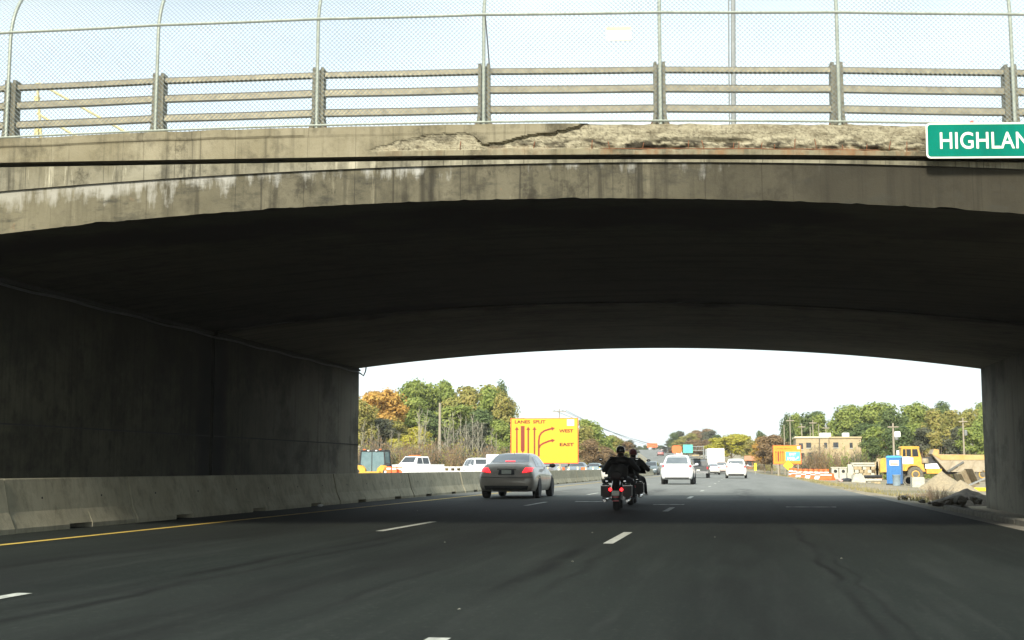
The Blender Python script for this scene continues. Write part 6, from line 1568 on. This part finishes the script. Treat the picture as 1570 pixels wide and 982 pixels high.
# sand heap
def heap(px, pyt, pyb_, Y, wpx, label, mat, seed, name, hm=1, kind=None, rr=.9):
    X0, z_ = at(px, Y); h = PZ(pyt, px, Y) - z_; R_ = wpx / FPX * Y / 2; mb = MB(); n = 40; nr = 18; v = []
    for j in range(nr + 1):
        f_ = j / nr
        for i in range(n):
            a = 2 * pi * i / n; rad = R_ * f_ * (1 + .22 * noise.noise(Vector((cos(a) * 1.4, sin(a) * 1.4, seed))))
            zz = h * (max(0, 1 - f_) ** rr) + .10 * h * noise.noise(Vector((cos(a) * rad * 1.6, sin(a) * rad * 1.6, seed + 3))) * (1 - f_ * .6) + .05 * h * noise.noise(Vector((cos(a) * rad * 5, sin(a) * rad * 5, seed)))
            v.append((rad * cos(a), rad * sin(a), zz - .06 * f_))
    mb.add(v, [(j * n + i, j * n + (i + 1) % n, (j + 1) * n + (i + 1) % n, (j + 1) * n + i) for j in range(nr) for i in range(n)])
    o = mb.build(name, mat, smooth=True, fix=False); o.location = (X0, Y, z_); tag(o, label, 'heap', kind=kind); return o
heap(1444, 722.5, 752, 86, 74, 'tan sand heap in the yard before the dump bed', M['sand'], 1, 'sand_heap')
heap(1472, 736, 752, 84, 50, 'low spread of sand at the right foot of the sand heap', M['sand'], 5, 'sand_heap')
heap(1482, 749, 778, 40.5, 112, 'dark rubble bank beside the right bridge wall', M['dirtdark'], 9, 'rubble_bank', rr=.8)
heap(1446, 763, 780, 38, 84, 'low dark earth spill before the rubble bank', M['dirtdark'], 13, 'earth_spill', rr=.8)
# tilted steel trench plate and box by the wall
Yv = 90; X0, z0 = at(1484, Yv)
t = thing('trench_box', 'open weathered steel box tilted beside the right bridge wall', 'steel box', (X0, Yv, z0), radians(20)); t.rotation_euler = (0, radians(-24), radians(15)); t.scale = (.8, .8, .85)
rst = pm('olive_rusty_plate', (.30, .26, .17), (.18, .13, .07), 3, .8, .2)
for nm, bx in (('side_plate', (0, .05, 0, 1.6, .1, 1.35)), ('side_plate', (1.05, 1.1, 0, 1.6, .1, 1.35)), ('back_plate', (.051, 1.049, 1.4, 1.45, .1, 1.3)), ('base_plate', (.0, 1.1, 0, 1.6, .0, .09))): MB().box(*bx).build(nm, rst, t)
Xs, zs = at(1489, 85); o = MB().box(0, 1.0, 0, .25, 0, .22, bev=.02).build('yellow_block', M['yellowsign']); o.location = (Xs, 85, zs); tag(o, 'small yellow block on the ground beside the tilted steel box', 'block')
t_ = MB(); t_.box(-1.1, 1.1, -.1, .1, -.05, .05); o = t_.build('steel_beam', M['steel']); o.location = (PX(1488, 87), 87, gz(PX(1488, 87), 87) + .42); o.rotation_euler = (0, radians(-24), 0); tag(o, 'grey steel beam leaning towards the right bridge wall', 'beam')
# catch-basin units and stacked concrete and timber
t = None
def basin(px0, px1, pyt, Y, label):
    X0, z_ = at(px0, Y); W_ = PX(px1, Y) - X0; h = PZ(pyt, px0, Y) - z_
    b = thing('catch_basin_unit', label, 'concrete unit', (X0, Y, z_))
    MB().box(0, W_, 0, 1.3, 0, h, bev=.03).build('body', M['precast'], b, smooth=40)
    o = MB().lathe([(.16, 0), (.16, .02)], 'Y', (W_ * .55, -.012, h * .72), 14).build('pipe_hole', M['groove'], b)
    MB().box(-.04, W_ + .04, -.04, 1.34, h + .001, h + .1).build('lid', M['precast'], b)
basin(1275, 1285.5, 718, 124, 'pale concrete catch basin unit with a dark hole, left of a pair')
basin(1286.5, 1298, 718, 124, 'pale concrete catch basin unit with a dark hole, right of a pair')
block(1299, 1316, 725, 121, 'low pale concrete slab right of the catch basin pair', d=1.6)
block(1300, 1309, 712, 128, 'upright pale concrete slab behind the right catch basin', d=.5)
Yw = 118; X0, z0 = at(1306, Yw); n_ = 0
stk = [(1306, 1344, 709.5, 'top pale concrete slab of the stack left of the portable toilet'), (1308, 1343, 713, 'second concrete slab of the stack left of the portable toilet')]
for px0, px1, py, lab in stk:
    Xa, Xb_ = PX(px0, Yw), PX(px1, Yw); zt = PZ(py, px0, Yw); o = MB().box(0, Xb_ - Xa, 0, 1.3, -.16, 0, bev=.02).build('concrete_slab', M['precast'], smooth=40); o.location = (Xa, Yw, zt); tag(o, lab, 'slab')
zb0 = gz(PX(1325, Yw), Yw); ztop_ = PZ(713, 1320, Yw) - .16
lv = 5; hh = (ztop_ - zb0) / lv
for j in range(lv):
    for i in range(5 - (j % 2)):
        X_ = PX(1312 + i * 6.6 + (j % 2) * 2 + rnd.uniform(-1, 1), Yw)
        o = MB().box(-.16, .16, 0, 1.2, 0.004, hh - .004, bev=.02).build('timber_block', M['timber'] if (i + j) % 3 else M['precast']); o.location = (X_, Yw + rnd.uniform(-.1, .1), zb0 + j * hh); o.rotation_euler = (0, 0, rnd.uniform(-.06, .06))
        tag(o, 'short timber bearer in the cross-stack under the concrete slabs', 'timber', 'timber bearers under the concrete slabs')
for px, py, lab, ht in ((1342, 703, 'leaning pale timber post right of the stacked slabs', .12), (1347, 708, 'second leaning timber post right of the stacked slabs', -.1)):
    X_ = PX(px, Yw - 1); z_ = gz(X_, Yw - 1); h = PZ(py, px, Yw - 1) - z_; o = MB().box(-.13, .13, -.1, .1, 0, h).build('timber_post', M['timber']); o.location = (X_, Yw - 1, z_); o.rotation_euler = (0, ht, 0); tag(o, lab, 'post')
for i, (px0, px1, Y, lab, mt, r_) in enumerate([(1324, 1352, 112, 'dark pipe lying left of the portable toilet, uppermost', 'black', .14), (1322, 1350, 110.5, 'dark pipe lying left of the portable toilet, lower', 'black', .12), (1326, 1353, 109, 'rust-red pipe on the ground left of the portable toilet', 'brick', .1), (1318, 1352, 107, 'long pale pipe on the ground in front of the dark pipes', 'precast', .12), (1408, 1432, 108, 'dark pipe lying right of the portable toilet', 'black', .1)]):
    Xa, Xb_ = PX(px0, Y), PX(px1, Y); z_ = gz(Xa, Y) + r_ + (.3 if i == 0 else .05); o = MB().tube([(0, 0, 0), (Xb_ - Xa, .5, .02 + (.12 if i == 2 else 0))], r_, 10).build('pipe', M[mt], smooth=50); o.location = (Xa, Y, z_); tag(o, lab, 'pipe')
Xc, zc = at(1317, 106); o = MB(); o.prism([(0, 0), (1.1, 0), (.95, .55), (.45, .72), (.2, .5)], 'Y', 0, 1.2); o = o.build('broken_slab', M['precast']); o.location = (Xc - .6, 106, zc); tag(o, 'broken pale concrete slab tilted up left of the dark pipes', 'slab')
for px, lab in ((1296, 'dark plastic sheet heap left of the broken slab'), (1288, 'small pinkish rag beside the dark sheet heap')):
    Xc, zc = at(px, 107); m_ = MB(); m_.blob((0, 0, .1), (.55 if px == 1296 else .25, .4, .2), 14, 8, .5, px % 7); o = m_.build('sheet_heap', M['black'] if px == 1296 else pm('pink_rag', (.5, .36, .34), (.4, .28, .26), 6, .9), smooth=60); o.location = (Xc, 107, zc); tag(o, lab, 'heap')
# orange and white striped barrels in a row leading to the sign
Y_ = 112; br = MB(); br.lathe([(.29, 0), (.29, .02), (.27, .06), (.27, .25)], 'Z', (0, 0, 0), 16)
def barrel(px, Y, label, group):
    X_, z_ = at(px, Y); t = thing('traffic_barrel', label, 'traffic barrel', (X_, Y, z_), 0, group)
    for i, (a_, b_, m1) in enumerate(((0, .22, 'orange'), (.22, .38, 'white'), (.38, .56, 'orange'), (.56, .72, 'white'), (.72, .98, 'orange'))):
        r0, r1 = .30 - .08 * a_, .30 - .08 * b_
        addmesh('stripe_band', BAND.setdefault(i, MB().lathe([(r0, a_), (r1, b_ - .008), (r1 - .012, b_)], 'Z', (0, 0, 0), 16).mesh('stripe_band', M[m1], smooth=40)), t)
    addmesh('base', BAND.setdefault('b', MB().lathe([(.38, -.01), (.38, .05), (.3, .06)], 'Z', (0, 0, 0), 16).mesh('base', M['trim'])), t)
BAND = {}
barrel(1213, 142, 'orange and white barrel nearest the exit sign post', 'traffic barrels beside the exit sign')
for i in range(7): barrel(1219 + i * 8, 140 - i * 2.6, 'orange and white barrel, %s from the exit sign along the row' % ('second', 'third', 'fourth', 'fifth', 'sixth', 'seventh', 'last')[i], 'traffic barrels beside the exit sign')
# low barriers in the same row
for i in range(7):
    Y = 136 - i * 2.7; X_, z_ = at(1222 + i * 7.6, Y)
    t = thing('plastic_barrier', 'low %s plastic barrier in the row right of the exit sign, %s from the left' % (('orange', 'white')[i % 2], ('first', 'second', 'third', 'fourth', 'fifth', 'sixth', 'last')[i]), 'barrier', (X_, Y, z_), radians(-50), 'low plastic barriers right of the exit sign')
    m_ = MB(); m_.prism([(-.25, 0), (-.25, .1), (-.12, .3), (-.08, .62), (.08, .62), (.12, .3), (.25, .1), (.25, 0)], 'X', -.8, .8); m_.build('body', M['orange'] if i % 2 == 0 else M['white'], t)
    MB().box(-.75, .75, -.135, -.115, .40, .52).build('reflective_strip', M['white'] if i % 2 == 0 else M['orange'], t)
# stones and dry weeds by the right wall
stone_m = []
for k in range(5):
    m_ = MB(); m_.blob((0, 0, 0), (1, .8, .6), 10, 7, .6, k * 3 + 1); stone_m.append(m_.mesh('stone', M['dirtdark'] if k % 2 else pm('grey_stone', (.15, .14, .11), (.09, .085, .07), 6, .95, bump=.6), smooth=35, fix=False))
place_w = ['beside the right bridge wall', 'at the foot of the rubble bank', 'on the dirt strip next to the kerb']
for i in range(46):
    if i < 26: px, Y = rnd.uniform(1440, 1504), rnd.uniform(36.5, 41)
    elif i < 38: px, Y = rnd.uniform(1405, 1470), rnd.uniform(34, 38)
    else: px, Y = rnd.uniform(1340, 1420), rnd.uniform(38, 52)
    X_, z_ = at(px, Y); s_ = rnd.uniform(.06, .2) * (1.3 if i < 12 else .85)
    if X_ < 4.7: continue
    o = bpy.data.objects.new('stone', stone_m[i % 5]); COL.objects.link(o); o.scale = (s_, s_, s_ * rnd.uniform(.7, 1.1)); o.rotation_euler = (rnd.uniform(-.4, .4), rnd.uniform(-.4, .4), rnd.uniform(0, 6))
    zz = z_ + (.25 * max(0, 1 - abs(px - 1484) / 45) if i < 26 else 0)
    o.location = (X_, Y, zz + s_ * .25); tag(o, 'dark rough stone lying %s' % place_w[0 if i < 26 else 1 if i < 38 else 2], 'stone', 'stones %s' % place_w[0 if i < 26 else 1 if i < 38 else 2])
def weed(px, Y, h, label, n_=60, name='dry_weed', sp=.35):
    X_, z_ = at(px, Y); r = random.Random(int(px * 7)); m_ = MB()
    for i in range(n_):
        a = r.uniform(0, 6.28); d = r.uniform(0, sp); hh = h * r.uniform(.4, 1.1); b = Vector((cos(a) * d * .6, sin(a) * d * .6, -.05)); e = b + Vector((cos(a) * d * 1.2 + r.uniform(-.1, .1), sin(a) * d + r.uniform(-.1, .1), hh))
        m_.tube([b, b.lerp(e, .5) + Vector((0, 0, .06 * h)), e], [.006, .004, .0015], 3, cap=False)
        for j in range(3):
            q = b.lerp(e, .5 + .15 * j); m_.tube([q, q + Vector((r.uniform(-.1, .1), r.uniform(-.1, .1), r.uniform(.03, .12)))], [.003, .001], 3, cap=False)
    o = m_.build(name, M['twig'], fix=False); o.location = (X_, Y, z_); tag(o, label, 'weed'); return o
for px, Y, h, lab in ((1436, 44, .62, 'tall dry weed clump left of the rubble bank'), (1426, 47, .55, 'thin dry weed clump farthest left of the rubble bank'), (1450, 42, .5, 'dry weed clump growing on the rubble bank'), (1468, 41, .42, 'short dry weed clump close to the right bridge wall'), (1410, 50, .25, 'small dry weed tuft at the edge of the pavement')): weed(px, Y, h, lab)
# dry grass along the verge (uncountable)
m_ = MB()
for i in range(5200):
    Y = 40 + 125 * rnd.random() ** 1.4; x = 4.4 + abs(rnd.gauss(0, 1.2)) + .1; X_ = x + cx(Y); z_ = gz(X_, Y)
    if noise.noise(Vector((X_ * .5, Y * .12, 3))) < -.05: continue
    h = rnd.uniform(.05, .22); a = rnd.uniform(0, 3.14); dx, dy = cos(a) * .02, sin(a) * .02; lx, ly = rnd.uniform(-.06, .06), rnd.uniform(-.06, .06)
    m_.add([(X_ - dx, Y - dy, z_ - .01), (X_ + dx, Y + dy, z_ - .01), (X_ + lx, Y + ly, z_ + h)], [(0, 1, 2)])
tag(m_.build('verge_grass', pm('dry_verge_grass', (.30, .25, .11), (.18, .17, .07), 1.5, .95), fix=False), 'patchy dry grass along the right verge', 'grass', kind='stuff')

# ================================================================== WORK ZONE BEYOND THE BARRIER ON THE LEFT
Yl = 96; X0 = PX(571, Yl); sU = Yl / FPX
t = thing('wheel_loader', 'yellow wheel loader with a glass cab just past the end of the left bridge wall', 'loader', (X0, Yl, 0))
zt = PZ(690, 570, Yl); cw = 43 * sU / 2
m_ = MB(); v = []
for z_, k in ((.55, 1.0), (zt - .12, .88)):
    v += [(-cw * k, 0, z_), (cw * k, 0, z_), (cw * k, 1.5, z_), (-cw * k, 1.5, z_)]
for i, (a_, b_) in enumerate(((0, 4), (1, 5), (2, 6), (3, 7))):
    MB().tube([v[a_], v[b_]], .055, 6).build('cab_pillar', M['trim'], t)
MB().box(-cw * .93, cw * .93, -.06, 1.56, zt - .13, zt, bev=.03).build('cab_roof', M['trim'], t)
pane = pm('tinted_cab_glass', (.16, .24, .26), (.12, .19, .21), 2, .08, spec=.8)
MB().add([(-cw * .97, .0, .62), (cw * .97, .0, .62), (cw * .87, .02, zt - .14), (-cw * .87, .02, zt - .14)], [(0, 1, 2, 3)]).build('rear_window', pane, t, fix=False)
for s_ in (-1, 1): MB().add([(s_ * cw, .05, .62), (s_ * cw, 1.45, .62), (s_ * cw * .88, 1.45, zt - .14), (s_ * cw * .88, .05, zt - .14)], [(0, 1, 2, 3)]).build('side_window', pane, t, fix=False)
MB().tube([(-.05, -.02, .6), (-.05, .0, zt - .13)], .03, 6).build('window_bar', M['trim'], t)
MB().box(-cw * .8, cw * .8, -.9, .0, .35, .66, bev=.08).build('engine_cover', yp, t, smooth=40)
for s_ in (-1, 1):
    m_ = MB(); m_.prism([(-.5, .55), (-.45, .95), (-.15, 1.2), (.25, 1.15), (.45, .9), (.45, .55)], 'Y', -.35, .15); o = m_.build('fender', yp, t); o.location = (s_ * (cw - .12), 0, -.05)
    h_ = MB().lathe([(.3, -.25), (.62, -.28), (.68, -.1), (.68, .1), (.62, .28), (.3, .25)], 'X', (0, 0, 0), 20).build('wheel', M['tyre'], t, smooth=40); h_.location = (s_ * (cw + .05), .3, .62)
    MB().box(s_ * cw * .6 - .09, s_ * cw * .6 + .09, -.14, -.06, zt - .02, zt + .06).build('roof_lamp', M['orange'], t)
    MB().box(s_ * cw * .3 - .07, s_ * cw * .3 + .07, -.12, -.061, zt - .11, zt - .02).build('roof_lamp', M['white'], t)
for i, (px, Y, lab) in enumerate([(594, 92, 'orange and white barrel right beside the wheel loader'), (599, 90, 'second orange barrel from the wheel loader'), (604, 91, 'third orange barrel from the wheel loader'), (609, 89, 'fourth orange barrel, left of the white pickup nose'), (614, 90, 'orange barrel in front of the white pickup nose'), (661, 118, 'orange barrel right of the white pickup truck'), (678, 120, 'orange barrel behind the lattice rail, below the utility pole'), (862, 112, 'orange barrel right of the sign post'), (895, 108, 'orange barrel over the barrier right of the orange lane sign')]):
    barrel(px, Y, lab, 'traffic barrels beyond the barrier')
    if i < 5: bpy.data.objects[-1]
for i, (px, Y, lab) in enumerate([(597, 84, 'left orange plastic barrier between the loader and the white pickup'), (605, 84, 'middle orange plastic barrier between the loader and the white pickup'), (613, 84.5, 'right orange plastic barrier between the loader and the white pickup')]):
    X_ = PX(px, Y); t = thing('plastic_barrier', lab, 'barrier', (X_, Y, 0), radians(8 * i - 6), 'orange plastic barriers beyond the concrete barrier')
    m_ = MB(); m_.prism([(-.3, 0), (-.3, .12), (-.15, .4), (-.1, 1.02), (.1, 1.02), (.15, .4), (.3, .12), (.3, 0)], 'X', -.17, .17); m_.build('body', M['orange'], t)
    MB().box(-.15, .15, -.14, -.121, .82, .94).build('reflective_strip', M['white'], t)
# white lattice rail
Yr = 80; t = None
xa, xb_ = PX(617, Yr), PX(745, Yr); n_ = 14
t = thing('lattice_rail', 'long white rail of small square openings seen over the barrier left of the grey sedan', 'rail', (xa, Yr, 0), 0)
z1, z2 = PZ(725.5, 680, Yr), PZ(715.8, 680, Yr); Wr = xb_ - xa
MB().box(0, Wr, -.05, .05, z2 - .09, z2).build('top_rail', M['white'], t); MB().box(0, Wr, -.05, .05, z1 - .06, z1 + .14).build('bottom_rail', M['white'], t)
for i in range(n_ + 1):
    x = Wr * i / n_; MB().box(x - .075, x + .075, -.045, .045, z1 + .142, z2 - .092).build('upright', M['white'], t)
for i in range(0, n_ + 1, 3): x = Wr * i / n_; MB().box(x - .05, x + .05, .052, .12, 0, z2 - .1).build('leg', M['steel'], t)
# delineator posts on the barrier beyond the sign
for i in range(10):
    k_ = i; Y = 62 + i * 4.4; t = thing('delineator', 'short white marker post on top of the sunlit concrete barrier between sedan and motorcycles', 'marker', (BX + cx(Y), Y, .80), 0, 'white marker posts on the barrier')
    MB().box(-.04, .04, -.02, .02, 0, .20).build('marker_post', M['white'], t); MB().box(-.045, .045, -.026, -.0205, .11, .17).build('reflector', M['yellowsign'], t)
# pale box trailer half hidden behind the grey sedan
Yx = 88; X_ = PX(757, Yx); t = thing('box_trailer', 'pale box trailer beyond the barrier half hidden by the grey sedan', 'trailer', (X_, Yx, 0), 0)
MB().box(-.55, 1.1, 0, 3.2, .5, PZ(697, 757, Yx), bev=.03).build('box', M['white'], t); 
for s_ in (-.3, .9): MB().lathe([(.2, -.1), (.3, -.1), (.32, 0), (.3, .1), (.2, .1)], 'X', (s_, 1.6, .32), 16).build('wheel', M['tyre'], t, smooth=40)

# road litter: small pale chips
for i, (px, py) in enumerate([(739, 770), (746, 784), (908, 818), (878, 863), (1096, 825), (704, 937), (1290, 858), (640, 784), (682, 833)]):
    d = _F + _R * ((px - 785) / FPX) + _U * ((491 - py) / FPX); q = d * (-CAM_Z / d.z)
    m_ = MB(); m_.blob((0, 0, 0), (.012, .010, .006), 7, 5, .6, i); o = m_.build('paper_chip', pm('grey_chip', (.16, .16, .14), (.12, .12, .10), 8, .9)); o.location = (q.x, q.y, .012); tag(o, 'tiny pale chip lying on the asphalt lane', 'litter', 'pale chips scattered on the road')
X_, z_ = -10.35, 0; o = MB().blob((0, 0, .03), (.07, .05, .035), 8, 6, .5, 2).build('white_litter', M['white']); o.location = (-10.38, 30.6, .0); tag(o, 'white scrap at the foot of the barrier under the bridge', 'litter')

# ================================================================== AIR
HAZE = 0.0002
if HAZE:
    m = bpy.data.materials.new('pale_air'); m.use_nodes = True; nt = m.node_tree; nt.nodes.clear()
    v_ = nt.nodes.new('ShaderNodeVolumePrincipled'); v_.inputs['Density'].default_value = HAZE; v_.inputs['Color'].default_value = (.94, .96, .97, 1); v_.inputs['Anisotropy'].default_value = .1
    oo = nt.nodes.new('ShaderNodeOutputMaterial'); nt.links.new(v_.outputs[0], oo.inputs['Volume'])
    o = MB().box(-2600, 2600, -500, 4400, -60, 70).build('haze', m); tag(o, kind='stuff')
